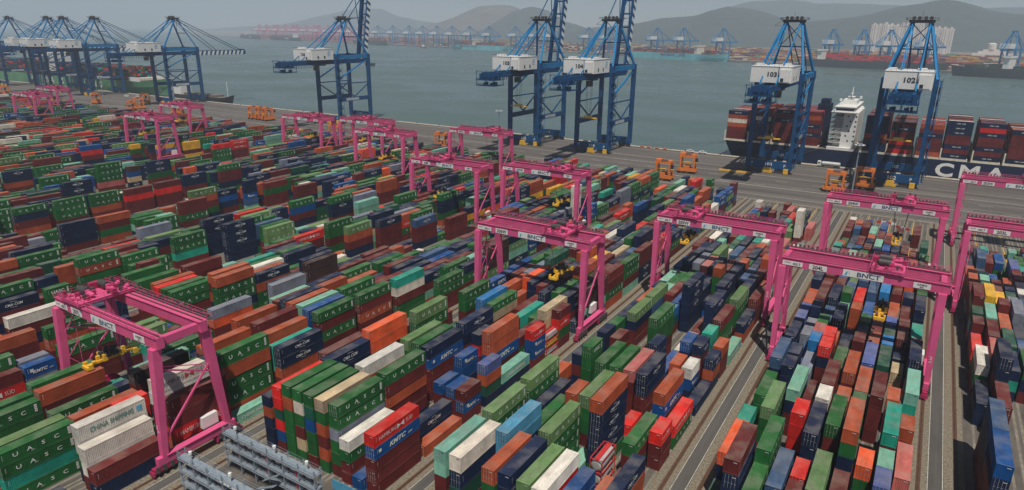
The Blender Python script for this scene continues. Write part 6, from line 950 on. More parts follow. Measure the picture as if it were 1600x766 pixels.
    p = plate(0.2, 8.6, 1.65); tx = MB(); put_text(tx, 'BNCT', (1.35, -5.14, top - 1.65), 1.05, wide=1.25, bold=.025); tx.build('lettering', 'navy_print', p)
    e_ = MB()
    for i in range(5):
        a0 = -.9 + i * .45; e_.poly([(-3.2 + .55 * math.cos(a0), -5.14, top - 1.13 + .55 * math.sin(a0)), (-2.85, -5.14, top - 1.13 + .2 * (i - 2)), (-3.2 + .55 * math.cos(a0 + .4), -5.14, top - 1.13 + .55 * math.sin(a0 + .4))])
    e_.poly([(-3.75, -5.14, top - 1.7), (-3.2, -5.14, top - 1.7), (-3.0, -5.14, top - .6), (-3.35, -5.14, top - .9)])
    e_.build('emblem', 'sky_print', p)
    p = plate(-15.4, 4.6, 1.1, top - 1.75); tx = MB(); put_text(tx, '****  40LT', (-15.4, -5.14, top - 1.5), .6, wide=1.0, bold=.02); tx.build('lettering', 'black_print', p)
    p = plate(12.2, 3.4, 1.3, top - 1.8); tx = MB(); put_text(tx, 'ARMG', (12.2, -5.14, top - 1.15), .45, wide=1.1, bold=.02); put_text(tx, '40t', (12.2, -5.14, top - 1.68), .4, wide=1.1, bold=.02); tx.build('lettering', 'black_print', p)
    return r_

def number_rmg(r_, txt):
    top = 26.8; x = -9.6
    p_ = MB(); p_.box(x - 2.0, -5.12, top - 1.9, x + 2.0, -5.07, top - .55); p = p_.build('sign_plate', 'white', r_)
    tx = MB(); put_text(tx, txt, (x, -5.14, top - 1.65), .9, wide=.95, bold=.03); tx.build('lettering', 'black_print', p)
    tx = MB()
    for i, ch in enumerate(txt):                      # number painted down the right front leg
        put_text(tx, ch, (GX - .2, -6.98 + i * .09, 9.2 - i * 1.15), .8, bold=.02)
    tx.build('lettering', 'white_print', r_)

proto = make_rmg()
RM = [(207, 62.8, '207L', -.62, 12.5, 'pink gantry crane nearest the camera at left, trolley at its left end'),
      (206, 156.3, '206W', .42, 14.5, 'pink gantry crane 206W standing in the middle of the picture'),
      (205, 194.0, '205W', -.52, 19.0, 'pink gantry crane 205W right of centre, trolley near its left end'),
      (204, 173.3, '204L', .30, 15.5, 'large pink gantry crane 204L at right with yellow spreader hanging low'),
      (204, 248.8, '204W', .28, 13.5, 'pink gantry crane 204W directly in front of blue quay crane 102'),
      (203, 235.5, '203L', .30, 18.0, 'pink gantry crane 203L cut off by the right picture edge, lower one'),
      (203, 313.0, '203W', .30, 18.0, 'pink gantry crane 203W cut off by right edge, near the ship'),
      (207, 232.2, '207W', .42, 13.0, 'pink gantry crane below quay crane 104 with dark spreader over mint container'),
      (208, 222.2, '208L', -.30, 11.0, 'pink gantry crane left of centre with low yellow spreader'),
      (209, 302.5, '209W', .45, 8.0, 'pink gantry crane at the apron edge left of quay crane 105'),
      (210, 270, '210W', .0, 12.0, 'pink gantry crane in front of the cluster below the single raised boom crane'),
      (211, 298, '211W', -.1, 14.0, 'pink gantry crane in the cluster, rightmost rear one'),
      (212, 288, '212W', .25, 14.0, 'pink gantry crane leftmost in the cluster below the raised boom crane'),
      (214, 233.5, '214L', -.2, 15.0, 'distant pink gantry crane, front one of the pair behind yellow containers'),
      (215, 281, '215W', .0, 15.0, 'distant pink gantry crane, rear one of the pair by the apron'),
      (219, 256, '219L', .2, 16.0, 'farthest left pink gantry crane, front one of its pair'),
      (220, 291, '220W', .1, 16.0, 'farthest left pink gantry crane, rear one of its pair')]
for i, (b_, yc, txt, tp, sh, lab) in enumerate(RM):
    o = proto if i == 0 else copy_tree(proto)
    o.location = (rail_x(b_) - GX, yc, 0)
    tag(o, lab, 'gantry crane', 'pink rail gantry cranes over the container blocks')
    for ch in o.children:
        nm = ch.name.split('.')[0]
        if nm in ('trolley', 'spreader'): ch.location.x = tp * 17
        if nm == 'hoist_rope': ch.location.x = tp * 17
        if nm == 'spreader': ch.location.z = sh
        if nm == 'hoist_rope':
            ch.scale.z = (26 - sh - 1) / 12.0; ch.location.z = 26 * (1 - ch.scale.z)
rmgs = [o for o in col.objects if o.get('category') == 'gantry crane']
for o, q in zip(rmgs, RM): number_rmg(o, q[2])

# ------------------------------------------------------------------ ship to shore cranes (blue)
def make_sts(raised, detail=True):
    r_ = empty('quay_crane')
    LY, WY, HX = -18.5, 18.5, 12.0
    for sx in (-1, 1):
        for y in (LY, WY):
            l_ = MB(); l_.taper((sx * HX, y, 2.5), (1.2, 1.35), (sx * HX, y, 57.5), (1.25, 1.45)); l_.build('leg', 'blue', r_)
        t_ = MB(); t_.box(sx * HX - .8, LY + 1.42, 18.6, sx * HX + .9, WY - 1.42, 21.8); t_.build('portal_beam', 'blue', r_)
        b_ = MB(); b_.bar((sx * HX, LY + 1, 33.5), (sx * HX, WY - 1, 33.5), .8); b_.build('brace', 'blue', r_)
        for p, q in (((sx * HX, LY, 37), (sx * HX, WY, 53.5)), ((sx * HX, LY, 33), (sx * HX, 0, 22)), ((sx * HX, WY, 33), (sx * HX, 0, 22))):
            b_ = MB(); b_.bar(p, q, 1.0 if q[2] > 50 else .75); b_.build('brace', 'blue_lit' if q[2] > 50 else 'blue', r_)
        t_ = MB(); t_.box(sx * HX - .9, LY + 1.5, 54.0, sx * HX + .9, WY - 1.5, 57.0); t_.build('upper_beam', 'blue_lit', r_)
    for y in (LY, WY):
        s_ = MB(); s_.box(-HX + 1.25, y - 1.0, 2.6, HX - 1.25, y + 1.0, 6.8); s_.build('sill_beam', 'blue', r_)
        s_ = MB(); s_.box(-HX + 1.3, y - .95, 54.2, HX - 1.3, y + .95, 57.2); s_.build('cross_beam', 'blue', r_)
        for sx in (-1, 1):
            bg_ = MB(); bg_.box(sx * 8.2 - 4.4, y - .55, .7, sx * 8.2 + 4.4, y + .55, 2.55)
            for wx in range(-4, 4): bg_.tube((sx * 8.2 + wx + .5, y - .6, .45), (sx * 8.2 + wx + .5, y + .6, .45), .42, n=8)
            bg_.build('bogie', 'dark', r_)
    ye = MB(); ye.box(-2.2, LY - 2.6, .3, 1.8, LY - 1.15, 3.4); ye.box(-3.0, LY - 2.3, .2, 2.8, LY - 1.2, 1.4); ye.build('cable_guide', 'yellow', r_)
    ye = MB(); ye.box(9.0, LY - 2.4, .3, 11.6, LY - 1.15, 3.2); ye.build('bumper', 'yellow', r_)
    # twin main girders running landward past the legs, with walkways
    for sx in (-1, 1):
        g_ = MB(); g_.box(sx * 4 - .7, -66, 49.6, sx * 4 + .7, WY + 4, 52.8); g_.build('main_girder', 'blue', r_)
        w_ = MB(); w_.box(sx * 5.6 - .7, -66, 50.6, sx * 5.6 + .7, WY + 2, 50.75); handrail(w_, (sx * 6.25, -66, 50.8), (sx * 6.25, WY, 50.8), step=3, t=.12); w_.build('walkway', 'blue', r_)
    for y in (-66, -56, -44, -30, -8, 6): c_ = MB(); c_.box(-3.3, y - .5, 50.2, 3.3, y + .5, 52.3); c_.build('girder_tie', 'blue', r_)
    # lattice platform and machinery at the landward end
    p_ = MB()
    for z in (44.5, 48.0): p_.box(-6.8, -69, z, 6.8, -57, z + .15); handrail(p_, (-6.8, -69, z), (6.8, -69, z), step=1.6, t=.13); handrail(p_, (6.8, -69, z), (6.8, -57, z), step=1.6, t=.13); handrail(p_, (-6.8, -69, z), (-6.8, -57, z), step=1.6, t=.13)
    for x in (-6.5, 0, 6.5):
        for y in (-68.7, -57.3): p_.bar((x, y, 44.5), (x, y, 54), .28)
    for i in range(18): x, y = rng.uniform(-6, 6), rng.uniform(-68, -58); s_ = rng.uniform(.4, 1.0); p_.box(x - s_, y - s_, 48.1, x + s_, y + s_, 49 + rng.uniform(.5, 4.2))
    for i in range(8): x, y = rng.uniform(-5, 5), rng.uniform(-67, -58); p_.box(x - .6, y - .6, 44.6, x + .6, y + .6, 46.5)
    handrail(p_, (-6.8, -69, 52.8), (6.8, -69, 52.8), step=1.6, t=.13)
    p_.build('service_platform', 'blue', r_)
    fs = MB()
    for i in range(12): y = -54 + i * 2.6; fs.bar((-6.6, y, 49.5), (-6.6, y + .6, 46.2), .18); fs.bar((-6.6, y + .6, 46.2), (-6.6, y + 1.2, 49.5), .18)
    struct(fs.build('cable_festoon', 'cable', r_), 'stuff')
    # machine house
    h_ = MB(); h_.box(-10.6, -44, 53.6, 10.6, -20.5, 62.0); h_.box(-10.8, -44.2, 62.0, 10.8, -20.3, 62.25)
    H_ = h_.build('machine_house', 'white', r_)
    h_ = MB(); handrail(h_, (-10.6, -44, 62.25), (10.6, -44, 62.25), step=2.2, t=.1); handrail(h_, (10.6, -44, 62.25), (10.6, -20.5, 62.25), step=2.2, t=.1); h_.build('handrail', 'blue', H_)
    h_ = MB(); h_.box(10.62, -38, 54.6, 10.66, -36.4, 56.8); h_.box(10.62, -31, 54.6, 10.66, -29.4, 56.8); h_.box(5.2, -45.46, 54.4, 6.8, -45.41, 56.2); h_.build('doorway', 'glass', H_)
    h_ = MB()
    for q in range(11): h_.box(-10.6 + q * 2.1, -44.07, 53.7, -10.5 + q * 2.1, -44.0, 62)
    for q in range(12): h_.box(10.6, -44 + q * 2.1, 53.7, 10.67, -43.9 + q * 2.1, 62)
    h_.box(4.6, -45.4, 54.2, 9.8, -44.08, 60.6); h_.box(-9.5, -40, 62.26, -6, -34, 63.4); h_.box(3, -32, 62.26, 7, -26, 63.2)
    h_.build('wall_rib', 'white', H_)
    h_ = MB(); h_.box(3.6, -44.2, 53.6, 3.95, -44.08, 62); h_.build('downpipe', 'blue', H_)
    e_ = MB(); x = 10.63
    for k_ in range(4): e_.poly([(x, -27.5 + k_ * .2, 56.2 + k_ * 1.1), (x, -24.5 + k_ * .2, 56.6 + k_ * 1.1), (x, -23.7, 57.2 + k_ * 1.1), (x, -26.6, 56.9 + k_ * 1.1)])
    e_.build('emblem', 'sky_print', H_)
    # A frame
    for sx in (-1, 1):
        f_ = MB(); f_.bar((sx * HX, WY, 57), (sx * 4.4, 4.5, 86), 1.25); f_.build('mast_leg', 'blue_lit', r_)
        f_ = MB(); f_.bar((sx * HX, LY, 57), (sx * 4.4, 3.0, 86), 1.15); f_.build('mast_leg', 'blue_lit', r_)
        f_ = MB(); f_.bar((sx * 4.2, 3.0, 86), (sx * 4.2, -50, 53), .62); f_.build('backstay', 'blue_lit', r_)
        f_ = MB(); f_.bar((sx * 3.4, 3.0, 85), (sx * 3.6, -27, 62), .5); f_.build('backstay', 'blue_lit', r_)
    f_ = MB(); f_.bar((-8.2, 11.5, 71.5), (8.2, 11.5, 71.5), .7); f_.bar((-8.2, 11.5, 71.5), (4.4, 4.5, 85), .35); f_.bar((8.2, 11.5, 71.5), (-4.4, 4.5, 85), .35); f_.build('mast_tie', 'blue', r_)
    a_ = MB(); a_.box(-6.0, .5, 85.2, 6.0, 6.6, 86.6); a_.box(-7.5, -.5, 86.6, 7.5, 7.4, 86.75)
    handrail(a_, (-7.5, -.5, 86.75), (7.5, -.5, 86.75), step=1.8, t=.12); handrail(a_, (7.5, -.5, 86.75), (7.5, 7.4, 86.75), step=1.8, t=.12); handrail(a_, (-7.5, -.5, 86.75), (-7.5, 7.4, 86.75), step=1.8, t=.12)
    for x in (-4, -1.5, 1.5, 4): a_.tube((x, 1.5, 87.6), (x, 2.6, 87.6), 1.0, n=10)
    a_.bar((-.2, 3, 86.7), (-.2, 3, 91), .14); a_.bar((-10.5, 2, 83.2), (-6, 2, 86.5), .16); a_.bar((-10.5, 2, 83.2), (-6, 2, 83.2), .16)
    a_.build('mast_head', 'dark' if detail else 'blue', r_)
    # boom
    B_ = empty('boom'); B_.parent = r_; B_.location = (0, WY + 4, 51.2)
    if raised: B_.rotation_euler = (R(80), 0, 0)
    LB = 62
    for sx in (-1, 1):
        b_ = MB(); b_.box(sx * 4 - .6, 0, -2.6, sx * 4 + .6, LB, 1.7); b_.build('boom_girder', 'blue', B_)
        s_ = MB()
        for i in range(11):
            y = 2 + i * 5.3
            x = sx * 4 + sx * .62
            q = [(x, y, -2.56), (x, y + 2.9, -2.56), (x, y + 4.6, 1.68), (x, y + 1.7, 1.68)]; s_.poly(q if sx > 0 else q[::-1])
            x2 = sx * 4 - .58; x3 = sx * 4 + .58
            s_.poly([(x2, y + .1, -2.62), (x2, y + 3.0, -2.62), (x3, y + 3.0, -2.62), (x3, y + .1, -2.62)])
        s_.build('white_stripes', 'white', B_)
    b_ = MB()
    for i in range(7): y = 4 + i * 9; b_.box(-3.3, y - .4, -.8, 3.3, y + .4, .8)
    handrail(b_, (2.4, 1, 1.0), (2.4, LB, 1.0), step=3, t=.12); handrail(b_, (-2.4, 1, 1.0), (-2.4, LB, 1.0), step=3, t=.12)
    b_.box(2.5, 1, .9, 3.35, LB, 1.0); b_.box(-3.35, 1, .9, -2.5, LB, 1.0)
    for i in range(10): x = rng.uniform(-4, 4); b_.box(x - .6, LB - 3 + rng.uniform(-1, 1), 1.4, x + .6, LB - 1, 3)
    b_.build('boom_walkway', 'blue', B_)
    fo = MB()
    if raised:
        for sx in (-1, 1):
            fo.bar((sx * 4.2, 5, 86), (sx * 4.2, 22.5, 104), .5); fo.bar((sx * 3.4, 22.5, 104), (sx * 3.6, WY + 7.5, 78), .45); fo.bar((sx * 2.8, 5, 86), (sx * 2.8, WY + 8.5, 88), .3)
    else:
        for sx in (-1, 1):
            fo.bar((sx * 4.2, 5, 86), (sx * 4, WY + 4 + LB * .92, 52.8), .55); fo.bar((sx * 4.0, 5, 85.5), (sx * 4, WY + 4 + LB * .42, 52.8), .5)
    fo.build('forestay', 'blue', r_)
    # stair tower on the right landside leg
    s_ = MB(); x = HX + 2.1
    for i in range(17):
        z = 4 + i * 3.1; y0, y1 = (LY - 2, LY + 2) if i % 2 == 0 else (LY + 2, LY - 2)
        s_.bar((x, y0, z), (x, y1, z + 3.1), .8, .22); s_.bar((x + .35, y0, z + 1.1), (x + .35, y1, z + 4.2), .14)
        s_.box(x - 1.0, y1 - .5, z + 3.0, x + .9, y1 + .5, z + 3.15); s_.bar((x + .8, y1, z + 3.1), (x + .8, y1, z + 4.3), .1)
    for y in (LY - 2.5, LY + 2.5): s_.bar((x + .8, y, 3), (x + .8, y, 57), .16)
    for i in range(8): s_.box(HX + 1.1, LY - .2, 8 + i * 6.2, HX + 3, LY + .2, 8.2 + i * 6.2)
    s_.build('stairway', 'blue', r_)
    # trolley and spreader under the girder
    t_ = MB(); t_.box(-4.6, -31, 48.6, 4.6, -24, 49.5); t_.box(1.0, -34.6, 45.0, 4.4, -31.2, 48.5); t_.build('trolley', 'dark', r_)
    return r_

def sts_text(r_, num):
    if num:
        tx = MB(); put_text(tx, num, (0, -19.55, 4.0), 2.0, wide=1.1, bold=.02); tx.build('lettering', 'white_print', r_)
        tx = MB(); put_text(tx, num, (0, 17.45, 4.1), 1.7, wide=1.1, bold=.02); tx.build('lettering', 'white_print', r_)
        tx = MB(); put_text(tx, 'P', (9.2, -19.6, 4.0), 1.6, bold=.02); put_text(tx, '8', (-9.4, -19.6, 4.8), 1.2, bold=.02); put_text(tx, '.', (-9.4, -19.6, 3.4), 1.2, bold=.06); tx.build('lettering', 'white_print', r_)
        tx = MB(); put_text(tx, num, (.4, -44.15, 56.9), 2.3, wide=1.15, bold=.03); tx.build('lettering', 'black_print', r_)
    for s_, w in ((1, 14.2),):
        p_ = MB(); p_.box(12.92, -10.5, 19.0, 12.96, 3.5, 21.4); pl = p_.build('sign_plate', 'steel', r_)
        tx = MB(); put_text(tx, 'BNCT HYUNDAI', (12.99, -3.5, 19.4), 1.5, '+X', wide=.95, bold=.03); tx.build('lettering', 'white_print', pl)

up_, dn_ = make_sts(True), make_sts(False)
ST = [(-12.0, '102', 0, 'blue quay crane 102 with lowered boom over the navy ship, rightmost'),
      (-76.5, '103', 0, 'blue quay crane 103 with lowered boom at the stern of the navy ship'),
      (-192.0, '104', 1, 'blue quay crane 104 with raised boom, right one of the middle pair'),
      (-246.0, '105', 1, 'blue quay crane 105 with raised boom, left one of the middle pair'),
      (-442.0, '106', 1, 'blue quay crane standing alone with raised boom behind the pink crane cluster'),
      (-688.0, '', 0, 'blue quay crane with lowered striped boom beside the small dark ship'),
      (-842.0, '', 0, 'blue quay crane with lowered boom, second from right of the far left group'),
      (-912.0, '', 0, 'blue quay crane with lowered boom, third from right of far left group'),
      (-950.0, '', 0, 'blue quay crane with lowered boom, fourth from right of far left group'),
      (-1052.0, '', 0, 'blue quay crane with lowered boom, farthest left at the picture edge')]
used = [False, False]
for x, num, ra, lab in ST:
    src = up_ if ra else dn_
    o = src if not used[ra] else copy_tree(src)
    used[ra] = o
    o.location = (x, 432, 0)
    tag(o, lab, 'quay crane', 'blue ship to shore cranes on the quay')
for o in [o for o in col.objects if o.get('category') == 'quay crane']:
    n_ = [q[1] for q in ST if abs(q[0] - o.location.x) < .1][0]
    sts_text(o, n_)
# spreaders hanging from quay cranes
def hang(x, y, z, top=48.6):
    o = [c for c in col.objects if c.get('category') == 'quay crane' and abs(c.location.x - x) < 1][0]
    ro = MB()
    for sx in (-1.2, 1.2):
        for sy in (-1, 1): ro.bar((sx, y + sy, z + 1.2), (sx * 1.6, y + sy, top), .14)
    ro.build('hoist_rope', 'cable', o)
    s_ = MB(); s_.box(-6.1, y - 1.2, z, 6.1, y + 1.2, z + .5); s_.box(-2.4, y - 1.1, z + .5, 2.4, y + 1.1, z + 1.6)
    s_.build('spreader', 'yellow', o)
hang(-246, -27, 28); hang(-192, -27, 24); hang(-12, -27, 33 - 7); hang(-76.5, -27, 21)

# ------------------------------------------------------------------ straddle carriers
def make_straddle():
    r_ = empty('straddle_carrier')
    for sy in (-1, 1):
        b_ = MB(); b_.box(-5.4, sy * 2.2 - .6, 1.3, 5.4, sy * 2.2 + .6, 3.1); b_.box(-1.8, sy * 2.2 - .5, 3.1, 1.4, sy * 2.2 + .5, 4.6); b_.build('bottom_beam', 'orange', r_)
        b_ = MB(); b_.box(-4.6, sy * 2.2 - .3, 9.6, 4.6, sy * 2.2 + .3, 10.3); b_.build('top_beam', 'orange', r_)
        for sx in (-1, 1):
            l_ = MB(); l_.box(sx * 3.9 - .5, sy * 2.2 - .5, 2.6, sx * 3.9 + .5, sy * 2.2 + .5, 9.6); l_.build('leg', 'orange', r_)
        for x in (-4.2, -1.6, 1.6, 4.2):
            w_ = MB(); w_.tube((x, sy * 2.2 - .3, .8), (x, sy * 2.2 + .3, .8), .8, n=12); w_.build('wheel', 'black', r_)
    for x in (-3.9, 3.9):
        c_ = MB(); c_.box(x - .3, -1.9, 9.65, x + .3, 1.9, 10.25); c_.build('cross_beam', 'orange', r_)
    e_ = MB(); e_.box(-4.6, -1.6, 10.3, -1.6, 1.6, 11.7); e_.box(2.2, -1.2, 10.3, 4.4, 1.2, 11.2); e_.build('engine_housing', 'orange', r_)
    e_ = MB(); e_.tube((-1.4, 0, 11), (1.6, 0, 11), .6, n=10); e_.build('hoist_drum', 'dark', r_)
    k_ = MB(); k_.box(4.6, -2.9, 7.2, 6.0, -1.3, 9.4); k_.build('cab', 'glass', r_)
    s_ = MB(); s_.box(-6.1 + .8, -1.1, 5.9, 6.1 - .8, 1.1, 6.3); s_.build('spreader', 'yellow', r_)
    h_ = MB(); handrail(h_, (-4.6, -2.5, 10.3), (4.6, -2.5, 10.3), step=1.5, t=.09); handrail(h_, (-4.6, 2.5, 10.3), (4.6, 2.5, 10.3), step=1.5, t=.09); h_.build('handrail', 'orange', r_)
    return r_
sp = make_straddle()
SP = [(-121, 357, 0, 'orange straddle carrier on the apron, nearer one of the central pair'), (-116, 384, .12, 'orange straddle carrier on the apron, farther one of the central pair'),
      (-36, 380, 0, 'orange straddle carrier behind the right pink crane, left one'), (-24, 398, .05, 'orange straddle carrier behind the right pink crane, beside quay crane 102'),
      (-284, 366, 0, 'orange straddle carrier left of the apron edge gantry crane'), (-516, 392, 1.5, 'orange straddle carrier leftmost of three parked together'),
      (-506, 392, 1.5, 'orange straddle carrier middle of three parked together'), (-496, 391, 1.5, 'orange straddle carrier rightmost of three parked together'),
      (-742, 372, 0, 'distant orange straddle carrier left of the far gantry cranes'), (-636, 350, 0, 'distant orange straddle carrier near the block end'),
      (-664, 372, 1.2, 'distant orange straddle carrier under the lowered boom crane'), (-700, 400, 0, 'distant orange straddle carrier on the quay side lane'),
      (-905, 356, 0, 'orange straddle carrier at the far left picture edge'), (-372, 352, .1, 'orange straddle carrier seen through the gantry crane cluster'),
      (-352, 378, 0, 'orange straddle carrier behind the gantry crane cluster'), (-600, 372, .4, 'distant orange straddle carrier right of the far left pair')]
for i, (x, y, a_, lab) in enumerate(SP):
    o = sp if i == 0 else copy_tree(sp)
    o.location = (x, y, 0); o.rotation_euler = (0, 0, a_); tag(o, lab, 'straddle carrier', 'orange straddle carriers on the apron')
# red container set down under the spreader at the apron edge
o = make_container(-207.0 + 2.44, 372, .02, 12.19, 2.62, 'O', 'red orange container alone on the apron below a gantry crane spreader', crng); o.location = (-203, 330, .02)

# ------------------------------------------------------------------ tanker lorry, small vehicles
def lorry():
    r_ = empty('tank_lorry', (-47.5, 451.2, 0))
    c_ = MB(); c_.box(-6.9, -1.2, .9, -5.0, 1.2, 3.3); c_.box(-6.9, -1.15, 3.3, -5.2, 1.15, 3.6); cb = c_.build('cab', 'white', r_)
    w_ = MB(); w_.box(-6.94, -1.0, 2.0, -6.9, 1.0, 3.0); w_.box(-6.6, -1.24, 2.1, -5.4, -1.2, 2.9); w_.build('windscreen', 'glass', cb)
    t_ = MB(); t_.tube((-4.2, 0, 2.3), (5.6, 0, 2.3), 1.25, n=16); t_.tube((5.6, 0, 2.3), (6.0, 0, 2.3), 1.25, .8, n=16); t_.tube((-4.6, 0, 2.3), (-4.2, 0, 2.3), .8, 1.25, n=16); t_.build('tank', 'tank', r_)
    f_ = MB(); f_.box(-5.0, -1.0, .75, 5.8, 1.0, 1.0); f_.build('chassis', 'dark', r_)
    for x in (-6.0, -3.6, 3.0, 4.2, 5.4):
        for y in (-1.05, 1.05): w_ = MB(); w_.tube((x, y - .15, .5), (x, y + .15, .5), .5, n=10); w_.build('wheel', 'black', r_)
    tag(r_, 'white tank lorry parked on the quay beside the navy ship', 'lorry')
lorry()
def pickup():
    r_ = empty('pickup_truck')
    b_ = MB(); b_.box(-2.6, -.95, .5, 2.6, .95, 1.15); b_.box(-1.1, -.9, 1.15, 1.0, .9, 1.85); b_.box(-2.6, -.95, 1.15, -1.2, -.85, 1.5); b_.box(-2.6, .85, 1.15, -1.2, .95, 1.5)
    b_.build('body', 'white', r_)
    g_ = MB(); g_.box(-.9, -.93, 1.25, .8, -.9, 1.7); g_.box(1.0, -.8, 1.2, 1.03, .8, 1.75); g_.build('window', 'glass', r_)
    for x in (-1.7, 1.7):
        for y in (-.9, .9): w_ = MB(); w_.tube((x, y - .12, .38), (x, y + .12, .38), .38, n=10); w_.build('wheel', 'black', r_)
    return r_
pk = pickup()
for i, (x, y, a_, lab) in enumerate([(-136, 453.2, 0, 'white pickup at the quay edge, left one of the pair'), (-127.5, 453.2, 0, 'white pickup at the quay edge, right one near the ship stern'),
                                  (-800, 436, .3, 'white pickup below the far left quay cranes, leftmost'), (-790, 430, .1, 'white pickup below the far left quay cranes, middle'), (-778, 436, 0, 'white pickup below far left quay cranes, rightmost')]):
    o = pk if i == 0 else copy_tree(pk)
    o.location = (x, y, 0); o.rotation_euler = (0, 0, a_); tag(o, lab, 'pickup', 'white pickups on the quay')

# ------------------------------------------------------------------ lamp masts
def mast():
    r_ = empty('lamp_mast')
    p_ = MB(); p_.tube((0, 0, 0), (0, 0, 30), .42, .2, n=10); p_.build('pole', 'steel', r_)
    h_ = MB(); h_.tube((0, 0, 29.6), (0, 0, 30.2), 1.3, n=12); h_.build('ring', 'steel', r_)
    for i in range(8):
        a_ = i * math.pi / 4; l_ = MB(); c_, s_ = math.cos(a_) * 1.9, math.sin(a_) * 1.9; l_.box(c_ - .4, s_ - .4, 29.5, c_ + .4, s_ + .4, 29.8); l_.build('floodlight', 'white', r_)
    b_ = MB(); b_.box(-.9, -.9, 0, .9, .9, .5); b_.build('base', 'yellow', r_)
    return r_
ms = mast()
for i, (x, y, lab) in enumerate([(-25.5, 352, 'grey lamp mast rising over the ship between cranes 103 and 102'), (-235, 363, 'tall grey lamp mast in front of quay crane 105'), (-640, 395, 'tall lamp mast beside the small dark ship quay'), (-716, 366, 'tall lamp mast left of the distant straddle carriers'), (-845, 372, 'tall lamp mast at the far left apron')]):
    o = ms if i == 0 else copy_tree(ms)
    o.location = (x, y, 0); tag(o, lab, 'lamp mast', 'lamp masts on the apron')

# ------------------------------------------------------------------ reefer racks at the landward end
def rack(y, lab):
    r_ = empty('service_rack', (-101.5, y, 0)); W_ = 24.0; D = 1.3; lv = (2.6, 5.2, 7.8)
    for i in range(7):
        x = i * W_ / 6
        for yy in (0, D): p_ = MB(); p_.box(x - .09, yy - .09, 0, x + .09, yy + .09, 8.9); p_.build('post', 'steel', r_)
        b_ = MB(); b_.bar((x, 0, .2), (x, D, 2.6), .08)
        for z in (2.6, 5.2): b_.bar((x, 0, z), (x, D, z + 2.6), .08)
        b_.build('brace', 'steel', r_)
    for z in lv:
        d_ = MB(); d_.box(-.3, -.15, z, W_ + .3, D + .15, z + .06)
        for k in range(26): d_.box(k * W_ / 26, -.16, z + .062, k * W_ / 26 + .5, D + .16, z + .09)
        d_.build('deck', 'steel', r_)
        h_ = MB(); handrail(h_, (-.3, -.15, z + .09), (W_ + .3, -.15, z + .09), step=4, t=.035); handrail(h_, (-.3, D + .15, z + .09), (W_ + .3, D + .15, z + .09), step=4, t=.035)
        handrail(h_, (-.3, -.15, z + .09), (-.3, D + .15, z + .09), step=1, t=.05); handrail(h_, (W_ + .3, -.15, z + .09), (W_ + .3, D + .15, z + .09), step=1, t=.05)
        h_.build('handrail', 'steel', r_)
        k_ = MB(); k_.box(-.2, -.28, z - .3, W_ + .2, -.2, z - .1); k_.box(-.2, D + .2, z - .3, W_ + .2, D + .28, z - .1); k_.build('cable_tray', 'steel', r_)
        if z < 7:
            for q in range(12):
                s_ = MB(); x = .9 + q * 1.95; s_.box(x, D * .5 - .15, z + .1, x + .35, D * .5 + .15, z + 1.35); s_.box(x + .05, D * .5 - .2, z + .7, x + .3, D * .5 - .15, z + 1.2)
                s_.build('socket_box', 'red_print' if q % 4 == 1 else 'dark', r_)
    s_ = MB(); s_.bar((9.5, -.9, 0), (14.5, -.9, 2.6), .9, .12); s_.bar((11.5, -.9, 2.6), (15.5, -.9, 5.2), .9, .12); s_.build('stairway', 'steel', r_)
    for x in (2.6, 13.4, 21.6):
        l_ = MB(); l_.tube((x, D * .5, 7.85), (x, D * .5, 9.1), .07, n=6); l_.tube((x, D * .5, 9.1), (x, D * .5, 9.6), .3, n=10); l_.build('lamp', 'white', r_)
    tag(r_, lab, 'rack', 'grey steel reefer racks')
rack(63.0, 'grey steel multi level service rack, the farther one beside the block end')
rack(54.0, 'grey steel multi level service rack at bottom edge, the nearer one')
o = make_container(-77.2, 58.2, .02, 6.06, 2.7, 'e', 'cream container with dark lettering standing beside the grey rack end', crng)
lt = MB(); put_text(lt, 'CGM', (.025, 3.0, 1.0), .8, '+X', bold=.03); lt.build('lettering', 'navy_print', o)
fb = empty('blue_barrier', (-80.5, 69.3, 0))
for i in range(5):
    q = MB(); q.box(i * 2.9, 0, .1, i * 2.9 + 2.8, .08, 2.2); q.build('panel', 'sky_print', fb)
q = MB()
for i in range(6): q.box(i * 2.9 - .07, -.06, 0, i * 2.9 + .05, .16, 2.4)
q.build('post', 'steel', fb)
tag(fb, 'low blue panel barrier at the foot of the front stacks', 'barrier')
# pale pipe-like covered duct lying between racks
dk = MB(); dk.tube((0, 0, 0), (19, 0, 0), .75, n=12); d = dk.build('cream_pipe', 'cream'); d.location = (-98, 59.3, .8); tag(d, 'cream coloured pipe lying between the two grey racks', 'pipe')

# odds and ends lying on the quay
y_ = empty('spreader_frame', (-93, 402, 0)); y_.rotation_euler = (0, 0, .03)
q = MB(); q.box(-9, -1.3, .3, 9, -.9, 1.0); q.box(-9, .9, .3, 9, 1.3, 1.0); q.build('side_beam', 'yellow', y_)
for x in (-8.8, -3, 3, 8.8): q = MB(); q.box(x - .3, -.89, .35, x + .3, .89, .95); q.build('cross_beam', 'yellow', y_)
tag(y_, 'yellow lifting frame lying on the apron left of quay crane 103', 'spreader')
for i, (x, y, lab) in enumerate([(-171, 452.8, 'leftmost orange red box at quay edge right of crane 104'), (-166, 452.8, 'second orange red box at quay edge right of crane 104'), (-160, 452.8, 'third orange red box at quay edge right of crane 104'), (-154, 452.8, 'rightmost orange red box at quay edge right of crane 104')]):
    b_ = empty('gear_box', (x, y, .006)); q = MB(); q.box(-1.3, -.6, 0, 1.3, .6, .9); q.box(-1.4, -.7, .9, 1.4, .7, 1.0); q.build('body', 'orange', b_); q = MB(); q.box(-.9, -.62, .3, .9, -.6, .6); q.build('panel', 'dark', b_); tag(b_, lab, 'equipment box', 'equipment boxes at the quay edge')
